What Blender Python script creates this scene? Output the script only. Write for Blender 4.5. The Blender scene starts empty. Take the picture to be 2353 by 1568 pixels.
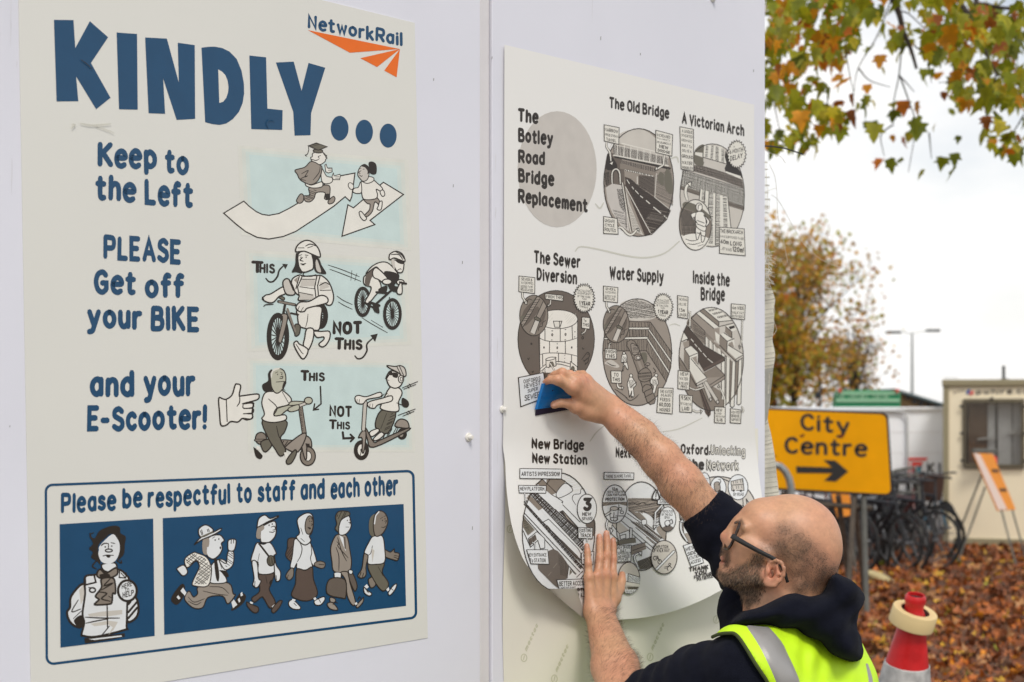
import bpy, bmesh, math, random
import numpy as np
from mathutils import Vector, Matrix, noise
from mathutils.geometry import tessellate_polygon

SC = bpy.context.scene
COL = SC.collection

# ---------------------------------------------------------------- camera
# measured on a 2353 x 1568 copy of the photograph: focal length 3700 px,
# horizon on row 933, camera level at 1.90 m
FPX, CX, HY, CAMH = 3700.0, 1176.5, 933.0, 1.90
cam = bpy.data.cameras.new('camera')
cam.sensor_width = 36.0
cam.lens = 36.0 * FPX / 2353.0
cam.shift_y = (HY - 784.0) / 2353.0
cam.clip_start, cam.clip_end = 0.05, 2000.0
cam.dof.use_dof = True
cam.dof.focus_distance = 2.86
cam.dof.aperture_fstop = 6.3
cam.dof.aperture_blades = 9
camo = bpy.data.objects.new('camera', cam)
camo.location = (0, 0, CAMH)
camo.rotation_euler = (math.radians(90), 0, 0)
COL.objects.link(camo)
SC.camera = camo

# ---------------------------------------------------------------- light
SUN_AZ = math.radians(164.0)      # clockwise from the view direction
SUN_EL = math.radians(52.0)
world = bpy.data.worlds.new('World')
SC.world = world
world.use_nodes = True
nt = world.node_tree
nt.nodes.clear()
N = nt.nodes.new
sky = N('ShaderNodeTexSky')
sky.sky_type = 'NISHITA'
sky.sun_disc = False
sky.sun_elevation = SUN_EL
sky.sun_rotation = SUN_AZ
sky.air_density = 1.0
sky.dust_density = 2.0
bg_sky = N('ShaderNodeBackground'); bg_sky.inputs['Strength'].default_value = 0.11
bg_cloud = N('ShaderNodeBackground')
bg_cloud.inputs['Color'].default_value = (1.0, 0.985, 0.965, 1)
bg_cloud.inputs['Strength'].default_value = 0.97
tc = N('ShaderNodeTexCoord')
mp = N('ShaderNodeMapping'); mp.inputs['Scale'].default_value = (1.0, 1.0, 2.2)
mp.inputs['Location'].default_value = (0.35, 0.1, -0.25)
nz = N('ShaderNodeTexNoise'); nz.inputs['Scale'].default_value = 2.1
nz.inputs['Detail'].default_value = 7.0; nz.inputs['Roughness'].default_value = 0.52
rp = N('ShaderNodeValToRGB')
rp.color_ramp.elements[0].position = 0.40; rp.color_ramp.elements[0].color = (0.20, 0.20, 0.20, 1)
rp.color_ramp.elements[1].position = 0.62; rp.color_ramp.elements[1].color = (1, 1, 1, 1)
mx = N('ShaderNodeMixShader'); wo = N('ShaderNodeOutputWorld')
L = nt.links.new
L(sky.outputs[0], bg_sky.inputs['Color'])
L(tc.outputs['Generated'], mp.inputs['Vector']); L(mp.outputs[0], nz.inputs['Vector'])
L(nz.outputs['Fac'], rp.inputs['Fac']); L(rp.outputs['Color'], mx.inputs['Fac'])
L(bg_sky.outputs[0], mx.inputs[1]); L(bg_cloud.outputs[0], mx.inputs[2])
L(mx.outputs[0], wo.inputs['Surface'])

sun = bpy.data.lights.new('sun', 'SUN')
sun.energy = 1.5
sun.angle = math.radians(14)
sun.color = (1.0, 0.965, 0.905)
suno = bpy.data.objects.new('sun', sun)
sd = Vector((math.sin(SUN_AZ) * math.cos(SUN_EL), math.cos(SUN_AZ) * math.cos(SUN_EL), math.sin(SUN_EL)))
suno.rotation_euler = sd.to_track_quat('Z', 'Y').to_euler()
suno.location = (6, 3, 8)
COL.objects.link(suno)

SC.view_settings.view_transform = 'Standard'
SC.view_settings.look = 'None'
SC.view_settings.gamma = 1.0
SC.view_settings.exposure = 0.20
# ---------------------------------------------------------------- helpers
random.seed(7)
RNG = np.random.default_rng(7)

def lin(c):
    return tuple(((v / 255.0) / 12.92 if v / 255.0 <= 0.04045 else ((v / 255.0 + 0.055) / 1.055) ** 2.4) for v in c)

def setin(b, name, v):
    if name in b.inputs:
        b.inputs[name].default_value = v

def mat(name, rgb, rough=0.6, metal=0.0, vary=0.0, vscale=8.0, bump=0.0, bscale=60.0, spec=None,
        attr=None, trans=0.0, sss=0.0, rough_vary=0.0, space='Object'):
    """Principled material: base colour (linear), optional noise variation, bump, colour attribute."""
    m = bpy.data.materials.new(name)
    m.use_nodes = True
    t = m.node_tree
    b = t.nodes['Principled BSDF']
    b.inputs['Base Color'].default_value = (*rgb, 1)
    b.inputs['Roughness'].default_value = rough
    b.inputs['Metallic'].default_value = metal
    if spec is not None:
        setin(b, 'Specular IOR Level', spec)
    if trans:
        setin(b, 'Transmission Weight', trans)
    if sss:
        setin(b, 'Subsurface Weight', sss)
        setin(b, 'Subsurface Radius', (0.010, 0.0035, 0.0018))
        setin(b, 'Subsurface Scale', 1.0)
    co = t.nodes.new('ShaderNodeTexCoord')
    src = None
    if attr:
        a = t.nodes.new('ShaderNodeAttribute'); a.attribute_name = attr
        src = a.outputs['Color']
    if vary:
        n = t.nodes.new('ShaderNodeTexNoise')
        n.inputs['Scale'].default_value = vscale; n.inputs['Detail'].default_value = 6
        t.links.new(co.outputs[space], n.inputs['Vector'])
        r = t.nodes.new('ShaderNodeMapRange')
        r.inputs['From Min'].default_value = 0.3; r.inputs['From Max'].default_value = 0.7
        r.inputs['To Min'].default_value = 1 - vary; r.inputs['To Max'].default_value = 1 + vary * 0.6
        t.links.new(n.outputs['Fac'], r.inputs['Value'])
        mixn = t.nodes.new('ShaderNodeMix'); mixn.data_type = 'RGBA'; mixn.blend_type = 'MULTIPLY'
        mixn.inputs['Factor'].default_value = 1.0
        if src is not None:
            t.links.new(src, mixn.inputs[6])
        else:
            mixn.inputs[6].default_value = (*rgb, 1)
        t.links.new(r.outputs[0], mixn.inputs[7])
        src = mixn.outputs[2]
        if rough_vary:
            r2 = t.nodes.new('ShaderNodeMapRange')
            r2.inputs['From Min'].default_value = 0.3; r2.inputs['From Max'].default_value = 0.7
            r2.inputs['To Min'].default_value = rough - rough_vary; r2.inputs['To Max'].default_value = rough + rough_vary
            t.links.new(n.outputs['Fac'], r2.inputs['Value'])
            t.links.new(r2.outputs[0], b.inputs['Roughness'])
    if src is not None:
        t.links.new(src, b.inputs['Base Color'])
    if bump:
        n2 = t.nodes.new('ShaderNodeTexNoise')
        n2.inputs['Scale'].default_value = bscale; n2.inputs['Detail'].default_value = 5
        t.links.new(co.outputs[space], n2.inputs['Vector'])
        bp = t.nodes.new('ShaderNodeBump'); bp.inputs['Strength'].default_value = bump
        bp.inputs['Distance'].default_value = 0.004
        t.links.new(n2.outputs['Fac'], bp.inputs['Height'])
        t.links.new(bp.outputs[0], b.inputs['Normal'])
    return m

def thin_glass(name):
    m = bpy.data.materials.new(name); m.use_nodes = True
    t = m.node_tree; t.nodes.clear()
    a = t.nodes.new('ShaderNodeBsdfTransparent'); g_ = t.nodes.new('ShaderNodeBsdfGlossy'); g_.inputs['Roughness'].default_value = .02
    f = t.nodes.new('ShaderNodeFresnel'); f.inputs['IOR'].default_value = 1.45
    x = t.nodes.new('ShaderNodeMixShader'); o = t.nodes.new('ShaderNodeOutputMaterial')
    t.links.new(f.outputs[0], x.inputs['Fac']) if False else None; x.inputs['Fac'].default_value = .06; t.links.new(a.outputs[0], x.inputs[1]); t.links.new(g_.outputs[0], x.inputs[2])
    t.links.new(x.outputs[0], o.inputs['Surface'])
    return m

def tag(o, label=None, cat=None, group=None, kind=None):
    if label: o['label'] = label
    if cat: o['category'] = cat
    if group: o['group'] = group
    if kind: o['kind'] = kind
    return o

def thing(name, loc, label, cat, group=None):
    o = bpy.data.objects.new(name, None)
    o.location = loc
    o.empty_display_size = 0.1
    COL.objects.link(o)
    return tag(o, label, cat, group)

def mesh_obj(name, verts, faces, mats, parent=None, midx=None, smooth=False):
    """One mesh object from world-space vertices; the origin goes to the parent's place or the bottom centre."""
    V = np.asarray(verts, dtype=np.float64).reshape(-1, 3)
    if parent is not None:
        org = np.array(world_loc(parent))
    else:
        mn, mxx = V.min(0), V.max(0)
        org = np.array([(mn[0] + mxx[0]) / 2, (mn[1] + mxx[1]) / 2, mn[2]])
    me = bpy.data.meshes.new(name)
    me.from_pydata((V - org).tolist(), [], [tuple(int(i) for i in f) for f in faces])
    for m in (mats if isinstance(mats, (list, tuple)) else [mats]):
        me.materials.append(m)
    if midx is not None:
        me.polygons.foreach_set('material_index', np.asarray(midx, dtype=np.int32))
    if smooth:
        me.polygons.foreach_set('use_smooth', np.ones(len(me.polygons), dtype=bool))
    me.update()
    o = bpy.data.objects.new(name, me)
    COL.objects.link(o)
    if parent is not None:
        o.parent = parent
    else:
        o.location = org
    return o

def world_loc(o):
    v = Vector((0, 0, 0))
    while o is not None:
        v = v + Vector(o.location)
        o = o.parent
    return v

class MB:
    """Collects boxes, tubes, lathes and sheets in world space and links them as one mesh."""
    def __init__(self):
        self.v, self.f, self.m = [], [], []
    def add(self, vs, fs, mi=0):
        k = len(self.v)
        self.v.extend([tuple(p) for p in vs])
        self.f.extend([tuple(i + k for i in f) for f in fs])
        self.m.extend([mi] * len(fs))
    def box(self, c, s, rz=0.0, mi=0, bev=0.0, R=None):
        c = Vector(c); hx, hy, hz = s[0] / 2, s[1] / 2, s[2] / 2
        M = R if R is not None else Matrix.Rotation(rz, 3, 'Z')
        bm = bmesh.new()
        bmesh.ops.create_cube(bm, size=1.0)
        for v in bm.verts:
            v.co = Vector((v.co.x * 2 * hx, v.co.y * 2 * hy, v.co.z * 2 * hz))
        if bev > 0:
            bmesh.ops.bevel(bm, geom=bm.edges[:], offset=bev, segments=2, affect='EDGES', profile=0.5)
        bm.verts.index_update()
        self.add([c + M @ v.co for v in bm.verts], [[v.index for v in f.verts] for f in bm.faces], mi)
        bm.free()
        return self
    def tube(self, pts, r, n=10, mi=0, cap=True, closed=False):
        pts = [Vector(p) for p in pts]
        rs = r if isinstance(r, (list, tuple)) else [r] * len(pts)
        vs, fs = [], []
        prev = None
        for i, p in enumerate(pts):
            if closed:
                t = pts[(i + 1) % len(pts)] - pts[i - 1]
            else:
                t = (pts[min(i + 1, len(pts) - 1)] - pts[max(i - 1, 0)])
            t = t.normalized() if t.length > 1e-9 else Vector((0, 0, 1))
            if prev is None:
                a = Vector((0, 0, 1)) if abs(t.z) < 0.9 else Vector((1, 0, 0))
                u = t.cross(a).normalized()
            else:
                u = (prev - t * prev.dot(t))
                u = u.normalized() if u.length > 1e-6 else t.orthogonal().normalized()
            prev = u
            w = t.cross(u)
            for k in range(n):
                an = 2 * math.pi * k / n
                vs.append(p + (u * math.cos(an) + w * math.sin(an)) * rs[i])
        m = len(pts)
        for i in range(m if closed else m - 1):
            j = (i + 1) % m
            for k in range(n):
                k2 = (k + 1) % n
                fs.append((i * n + k, i * n + k2, j * n + k2, j * n + k))
        if cap and not closed:
            fs.append(tuple(range(n - 1, -1, -1)))
            fs.append(tuple((m - 1) * n + k for k in range(n)))
        self.add(vs, fs, mi)
        return self
    def lathe(self, c, prof, n=28, mi=0, R=None):
        """profile [(radius, height)] about an axis through c."""
        c = Vector(c)
        M = R if R is not None else Matrix.Identity(3)
        vs, fs = [], []
        for (r, h) in prof:
            for k in range(n):
                a = 2 * math.pi * k / n
                vs.append(c + M @ Vector((r * math.cos(a), r * math.sin(a), h)))
        for i in range(len(prof) - 1):
            for k in range(n):
                k2 = (k + 1) % n
                fs.append((i * n + k, i * n + k2, (i + 1) * n + k2, (i + 1) * n + k))
        self.add(vs, fs, mi)
        return self
    def plate(self, pts, off, mi=0):
        """flat polygon (world points) with thickness vector off."""
        n = len(pts); off = Vector(off)
        vs = [Vector(p) for p in pts] + [Vector(p) + off for p in pts]
        fs = [tuple(range(n)), tuple(range(2 * n - 1, n - 1, -1))]
        for i in range(n):
            j = (i + 1) % n
            fs.append((i, i + n, j + n, j))
        self.add(vs, fs, mi)
        return self
    def build(self, name, mats, parent=None, smooth=False):
        o = mesh_obj(name, self.v, self.f, mats, parent, self.m, smooth)
        if smooth:
            try:
                o.data.set_sharp_from_angle(angle=math.radians(40))
            except Exception:
                pass
        return o

def at(x, y, Y):
    """the world point seen at photo position x, y (2353 px scale) at depth Y."""
    return Vector(((x - CX) / FPX * Y, Y, CAMH + (HY - y) / FPX * Y))

# the wall plane: runs away to the right
WTH = math.atan2(4650.0 - CX, FPX)
WD = Vector((math.sin(WTH), math.cos(WTH), 0))
WN = Vector((math.cos(WTH), -math.sin(WTH), 0))
WY0 = 3.107

def onwall(x, y, d=0.0):
    """the world point seen at x, y lying d in front of the wall face."""
    u = (x - CX) / FPX
    base = WN * d + Vector((0, WY0, 0))
    # u*Y = bx + s*WD.x ; Y = by + s*WD.y
    s = (base.x - u * base.y) / (u * WD.y - WD.x)
    Y = base.y + s * WD.y
    return Vector((u * Y, Y, CAMH + (HY - y) / FPX * Y))

def catmull(pts, closed=False, sub=5):
    P = [np.array(p, dtype=float) for p in pts]
    n = len(P)
    if n < 3:
        return [tuple(p) for p in P]
    out = []
    rng = range(n) if closed else range(n - 1)
    for i in rng:
        if closed:
            p0, p1, p2, p3 = P[(i - 1) % n], P[i], P[(i + 1) % n], P[(i + 2) % n]
        else:
            p0 = P[i - 1] if i > 0 else 2 * P[0] - P[1]
            p1, p2 = P[i], P[i + 1]
            p3 = P[i + 2] if i + 2 < n else 2 * P[-1] - P[-2]
        for k in range(sub):
            t = k / sub
            out.append(tuple(0.5 * ((2 * p1) + (-p0 + p2) * t + (2 * p0 - 5 * p1 + 4 * p2 - p3) * t * t
                                    + (-p0 + 3 * p1 - 3 * p2 + p3) * t ** 3)))
    if not closed:
        out.append(tuple(P[-1]))
    return out

# ---------------------------------------------------------------- hand-lettered stroke font (x, y in tenths of cap height)
_bowl_b = "~0,5.2 2.3,7 4.6,5.6 5.2,3.4 4.6,1.2 2.3,0 0,1.6"
_bowl_a = "~5,5.6 3,7 .8,5.8 0,3.4 .8,1 2.8,0 5,1.8"
_P = "0,0 0,10|~0,10 5,9.6 6,7.3 5,4.8 0,4.4"
_O = "~3.3,10 .8,8.6 0,5 .8,1.4 3.3,0 5.8,1.4 6.6,5 5.8,8.6 3.3,10"
FONT_SRC = {
 'A': "0,0 3.4,10 6.8,0|1.3,3.4 5.5,3.4", 'B': "0,0 0,10|~0,10 4.2,9.7 5.2,7.8 4.2,5.8 0,5.4|~0,5.4 4.8,5 6,2.7 4.8,.3 0,0",
 'C': "~5.8,8.4 4,10 1.2,8.8 0,5 1.2,1.2 4,0 5.8,1.5", 'D': "0,0 0,10|~0,10 4,9.4 6,5 4,.6 0,0",
 'E': "5,10 0,10 0,0 5,0|0,5.2 4.2,5.2", 'F': "5,10 0,10 0,0|0,5.2 4.2,5.2",
 'G': "~6,8.5 4,10 1.2,8.8 0,5 1.2,1.2 3.8,0 6.2,1.5|6.2,1.5 6.2,4.6 3.6,4.6", 'H': "0,0 0,10|5.8,0 5.8,10|0,5.2 5.8,5.2",
 'I': "0,0 0,10", 'J': "~4,10 4,2 2.4,0 .2,1", 'K': "0,0 0,10|5.6,10 .5,4.8|1.6,5.8 5.9,0", 'L': "0,10 0,0 4.8,0",
 'M': "0,0 .5,10 3.8,3.5 7.1,10 7.6,0", 'N': "0,0 0,10 5.8,0 5.8,10", 'O': _O, 'P': _P, 'Q': _O + "|4,2.8 6.8,-.8",
 'R': _P + "|2.6,4.5 6,0", 'S': "~5.4,8.7 3.3,10 .9,9 .6,6.7 3,5.3 5.2,4 5.4,1.5 3,0 0,1.3", 'T': "0,10 6,10|3,10 3,0",
 'U': "~0,10 .1,3 1.2,.6 3,0 4.9,.6 5.9,3 6,10", 'V': "0,10 3.2,0 6.4,10", 'W': "0,10 2,0 4.2,8 6.4,0 8.4,10",
 'X': "0,0 5.6,10|0,10 5.6,0", 'Y': "0,10 3,5 6,10|3,5 3,0", 'Z': "0,10 5.4,10 0,0 5.6,0",
 'a': _bowl_a + "|5,7 5,0", 'b': "0,10 0,0|" + _bowl_b, 'c': "~4.6,5.8 2.8,7 .7,5.8 0,3.5 .7,1.2 2.8,0 4.6,1.2",
 'd': "5.2,10 5.2,0|~5.2,5.2 2.9,7 .6,5.6 0,3.4 .6,1.2 2.9,0 5.2,1.6", 'e': "~.3,3.9 5.2,4.1 4.8,6.3 2.8,7.3 .7,6 0,3.4 .8,.8 2.9,-.2 5,.6",
 'f': "~4,9.6 2.6,10 1.6,8.6 1.5,6 1.5,0|0,6.2 3.8,6.2", 'g': _bowl_a + "|~5,7 5,-1.2 4,-3 2,-3.2 .3,-2.4",
 'h': "0,10 0,0|~0,5 1.8,6.9 3.8,6.6 4.6,4.6 4.7,0", 'i': "0,0 0,6.8|0,9.3 0,9.6", 'j': "~1.5,7 1.5,-2 0,-3", 'k': "0,10 0,0|4.4,6.8 .4,3|1.4,3.8 4.8,0",
 'l': "0,10 0,0", 'm': "0,0 0,7|~0,5 1.5,6.9 3,6.4 3.6,4.6 3.6,0|~3.6,5 5.2,6.9 6.7,6.4 7.2,4.6 7.2,0",
 'n': "0,0 0,7|~0,5 1.8,6.9 3.8,6.6 4.6,4.6 4.7,0", 'o': "~2.7,7 .7,5.8 0,3.5 .7,1.2 2.7,0 4.7,1.2 5.4,3.5 4.7,5.8 2.7,7",
 'p': "0,7 0,-3|" + _bowl_b, 'q': _bowl_a + "|5,7 5,-3", 'r': "0,0 0,7|~0,4.6 1.4,6.6 3.4,6.9",
 's': "~4.2,6 2.5,7 .7,6.3 .6,4.6 2.4,3.6 4.2,2.6 4.2,.9 2.2,0 0,.9", 't': "~1.7,9.4 1.6,2 2.4,.2 4,.4|0,6.8 4,6.8",
 'u': "~0,7 .1,2.4 1.2,.3 2.8,.1 4.6,1.8|4.7,7 4.7,0", 'v': "0,7 2.6,0 5.2,7", 'w': "0,7 1.7,0 3.5,6 5.3,0 7,7", 'x': "0,0 4.6,7|0,7 4.6,0",
 'y': "0,7 2.7,.6|~5.4,7 3,0 2,-2.4 0,-3", 'z': "0,7 4.4,7 0,0 4.6,0",
 '0': "~2.8,10 .7,8.6 0,5 .7,1.4 2.8,0 4.9,1.4 5.6,5 4.9,8.6 2.8,10", '1': "0,8 2,10 2,0", '2': "~.3,8 1.5,9.8 3.8,9.8 5,7.8 3.6,4.6 0,0|0,0 5.4,0",
 '3': "0,10 5,10 2.4,6|~2.4,6 4.8,5 5.3,2.8 3.8,.3 1.6,0 0,1.3", '4': "4,0 4,10 0,3 5.6,3", '5': "5,10 .8,10 .5,5.6|~.5,5.6 3,6.2 5,4.6 5,1.8 3,0 0,.8",
 '6': "~4.4,9.8 1.4,7.6 0,3.4 1,.6 3.2,0 5.2,1.6 5,4.2 3,5.6 .4,4", '8': "~2.8,5.4 .8,6.8 .9,9 2.8,10 4.7,9 4.8,6.8 2.8,5.4 .4,4.2 0,1.6 2.8,0 5.6,1.6 5.2,4.2 2.8,5.4",
 '9': "~5,6 3,4.6 .6,5.4 .2,8 2.2,10 4.6,9.2 5.2,6 4.6,2.6 2.4,0", '&': "~5.6,0 1.2,7 1.6,9.4 3.4,9.6 3.8,7.4 .6,3.6 .2,1.2 2,0 4,1 5.6,3.8",
 '!': "0,10 0,3.4|0,.2 0,.4", '.': "0,.1 0,.3", ',': ".4,.5 0,-1.6", ':': "0,1 0,1.2|0,5.4 0,5.6", '-': "0,4 3.4,4", '_': "0,0 .01,0",
}
FONT = {}
for _k, _s in FONT_SRC.items():
    st = []
    for part in _s.split('|'):
        sm = part.startswith('~')
        pts = [tuple(float(q) for q in w.split(',')) for w in part.lstrip('~').split()]
        st.append((sm, pts))
    FONT[_k] = (max(p[0] for _, pp in st for p in pp), st)

class Art:
    """Flat print traced in photo coordinates and laid on a surface given by place(x, y, lift)."""
    def __init__(self, place, base=0.0003, step=0.000004, refine=0.0):
        self.place, self.base, self.step, self.refine = place, base, step, refine
        self.n = 0
        self.v, self.f, self.m, self.mats, self.ix = [], [], [], [], {}
        self.rnd = random.Random(3)
    def ci(self, key):
        if key not in self.ix:
            self.ix[key] = len(self.mats)
            self.mats.append(INK[key])
        return self.ix[key]
    hold = None
    def lift(self):
        if self.hold is not None:       # strokes of one hatch or word share a few levels
            self.hold[1] = (self.hold[1] + 1) % self.hold[2]
            return self.base + (self.hold[0] + self.hold[1]) * self.step
        self.n += 1
        return self.base + self.n * self.step
    def _tri(self, tri, d, mi):
        if self.refine:
            L2 = [(tri[i][0] - tri[(i + 1) % 3][0]) ** 2 + (tri[i][1] - tri[(i + 1) % 3][1]) ** 2 for i in range(3)]
            k = max(range(3), key=lambda i: L2[i])
            if L2[k] > self.refine ** 2:
                a, b, c = tri[k], tri[(k + 1) % 3], tri[(k + 2) % 3]
                m = ((a[0] + b[0]) / 2, (a[1] + b[1]) / 2)
                self._tri((a, m, c), d, mi); self._tri((m, b, c), d, mi)
                return
        k = len(self.v)
        self.v.extend(self.place(p[0], p[1], d) for p in tri)
        self.f.append((k, k + 1, k + 2)); self.m.append(mi)
    def fill(self, pts, c):
        d = self.lift(); mi = self.ci(c)
        if self.refine:
            P = [Vector((p[0], p[1], 0)) for p in pts]
            for t in tessellate_polygon([P]):
                self._tri(tuple(pts[i] for i in t), d, mi)
        else:
            k = len(self.v)
            P = [Vector((p[0], p[1], 0)) for p in pts]
            self.v.extend(self.place(p[0], p[1], d) for p in pts)
            for t in tessellate_polygon([P]):
                self.f.append(tuple(k + i for i in t)); self.m.append(mi)
    def stroke(self, pts, w, c='k', closed=False, taper=0.0, asp=1.0):
        if asp != 1.0:      # foreshortened pen: narrower sideways than up and down
            pts = [(p[0] / asp, p[1]) for p in pts]
        q = [np.array(pts[0], dtype=float)]
        for p in pts[1:]:
            p = np.array(p, dtype=float)
            if np.hypot(*(p - q[-1])) > 1e-3:
                q.append(p)
        if closed and len(q) > 2 and np.hypot(*(q[0] - q[-1])) < 1e-3:
            q.pop()
        if len(q) == 1:
            q.append(q[0] + np.array([0.01, 0.0]))
        if self.refine:
            q2 = []
            for i, p in enumerate(q):
                q2.append(p)
                nx_ = q[i + 1] if i + 1 < len(q) else (q[0] if closed else None)
                if nx_ is not None:
                    m_ = int(np.hypot(*(nx_ - p)) / self.refine)
                    for k_ in range(1, m_ + 1): q2.append(p + (nx_ - p) * k_ / (m_ + 1))
            q = q2
        d = self.lift(); mi = self.ci(c)
        n = len(q)
        Lp, Rp = [], []
        tot = max(1e-6, sum(np.hypot(*(q[i + 1] - q[i])) for i in range(n - 1)))
        run = 0.0
        for i in range(n):
            if closed:
                a, b = q[i] - q[i - 1], q[(i + 1) % n] - q[i]
            else:
                a = q[i] - q[i - 1] if i > 0 else q[1] - q[0]
                b = q[i + 1] - q[i] if i < n - 1 else q[-1] - q[-2]
            if i > 0:
                run += np.hypot(*(q[i] - q[i - 1]))
            a = a / max(1e-9, np.hypot(*a)); b = b / max(1e-9, np.hypot(*b))
            t = a + b
            t = t / np.hypot(*t) if np.hypot(*t) > 1e-3 else a
            nn = np.array([-t[1], t[0]])
            cs = max(0.5, abs(np.dot(nn, np.array([-b[1], b[0]]))))
            hw = w / 2 / cs
            if taper:
                s = run / tot
                hw *= (1 - taper) + taper * math.sin(math.pi * min(1, max(0, s))) ** 0.6
            Lp.append(q[i] + nn * hw); Rp.append(q[i] - nn * hw)
        if not closed:      # rounded ends
            for (e, sgn, j) in ((0, -1, 0), (n - 1, 1, n)):
                t = (q[1] - q[0]) if e == 0 else (q[-1] - q[-2])
                t = t / max(1e-9, np.hypot(*t)) * sgn
                nn = np.array([-t[1], t[0]]) * sgn
                hw = np.hypot(*(Lp[0 if e == 0 else -1] - q[e]))
                c1 = q[e] + t * hw * 0.8
                if e == 0:
                    Lp.insert(0, c1 + nn * hw * 0.5); Rp.insert(0, c1 - nn * hw * 0.5)
                else:
                    Lp.append(c1 + nn * hw * 0.5); Rp.append(c1 - nn * hw * 0.5)
        if asp != 1.0:
            for q_ in Lp + Rp:
                q_[0] *= asp
        k = len(self.v); m = len(Lp)
        for i in range(m):
            self.v.append(self.place(Lp[i][0], Lp[i][1], d)); self.v.append(self.place(Rp[i][0], Rp[i][1], d))
        for i in range(m if closed else m - 1):
            j = (i + 1) % m
            self.f.append((k + 2 * i, k + 2 * j, k + 2 * j + 1, k + 2 * i + 1)); self.m.append(mi)
    def ellipse(self, cx, cy, rx, ry, rot=0, n=40):
        a = math.radians(rot)
        return [(cx + rx * math.cos(t) * math.cos(a) - ry * math.sin(t) * math.sin(a),
                 cy + rx * math.cos(t) * math.sin(a) + ry * math.sin(t) * math.cos(a))
                for t in [2 * math.pi * i / n for i in range(n)]]
    def text(self, s, p0, p1, h, wt, c='k', jit=0.0, outline=None):
        """letters along the baseline p0-p1; h = cap height, wt = stroke weight / cap height."""
        self.hold = [self.n + 1, 0, 4]; self.n += 4
        u10 = wt * 10.0
        gap = 1.5
        W, lay = 0.0, []
        for ch in s:
            if ch == ' ':
                W += 2.6 + u10 * 0.4
                continue
            g = FONT[ch]
            lay.append((ch, W + u10 / 2)); W += g[0] + u10 + gap
        W -= gap
        ux = (p1[0] - p0[0]) / W; uyb = (p1[1] - p0[1]) / W
        sy = h * (1 - wt) / 10.0
        w = h * wt
        asp = min(1.15, max(0.35, ux / sy))
        for ch, x in lay:
            jx, jy = self.rnd.uniform(-jit, jit), self.rnd.uniform(-jit, jit)
            ks = 1 + self.rnd.uniform(-jit, jit) * 0.1
            sh = self.rnd.uniform(-jit, jit) * 0.12
            for sm, pts in FONT[ch][1]:
                q = catmull(pts, sub=6) if sm else pts
                P = []
                for (gx, gy) in q:
                    xx = x + gx + jx + sh * (gy - 5)
                    P.append((p0[0] + xx * ux, p0[1] + xx * uyb - w / 2 - (gy * ks + jy) * sy))
                if outline:
                    self.stroke(P, w, 'k', asp=asp)
                else:
                    self.stroke(P, w, c, asp=asp)
            if outline:
                self.hold[0] += 5; self.n += 5
                for sm, pts in FONT[ch][1]:
                    q = catmull(pts, sub=6) if sm else pts
                    P = []
                    for (gx, gy) in q:
                        xx = x + gx + jx + sh * (gy - 5)
                        P.append((p0[0] + xx * ux, p0[1] + xx * uyb - w / 2 - (gy * ks + jy) * sy))
                    self.stroke(P, w * 0.45, outline, asp=asp)
                self.hold[0] -= 5
        self.hold = None
    def hatch(self, poly, gap, ang, w, c='k', jit=0.3):
        a = math.radians(ang)
        dx, dy = math.cos(a), math.sin(a)
        nx, ny = -dy, dx
        pr = [p[0] * nx + p[1] * ny for p in poly]
        s = min(pr) + gap * 0.5
        self.hold = [self.n + 1, 0, 2]; self.n += 2
        while s < max(pr):
            ss = s + self.rnd.uniform(-jit, jit) * gap
            hits = []
            for i in range(len(poly)):
                p, q = poly[i], poly[(i + 1) % len(poly)]
                a0, a1 = p[0] * nx + p[1] * ny - ss, q[0] * nx + q[1] * ny - ss
                if (a0 < 0) != (a1 < 0):
                    t = a0 / (a0 - a1)
                    hx, hy = p[0] + (q[0] - p[0]) * t, p[1] + (q[1] - p[1]) * t
                    hits.append(hx * dx + hy * dy)
            hits.sort()
            for i in range(0, len(hits) - 1, 2):
                A, B = hits[i], hits[i + 1]
                if B - A > w:
                    self.stroke([(A * dx + ss * nx, A * dy + ss * ny), (B * dx + ss * nx, B * dy + ss * ny)], w, c)
            s += gap
        self.hold = None
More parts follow.
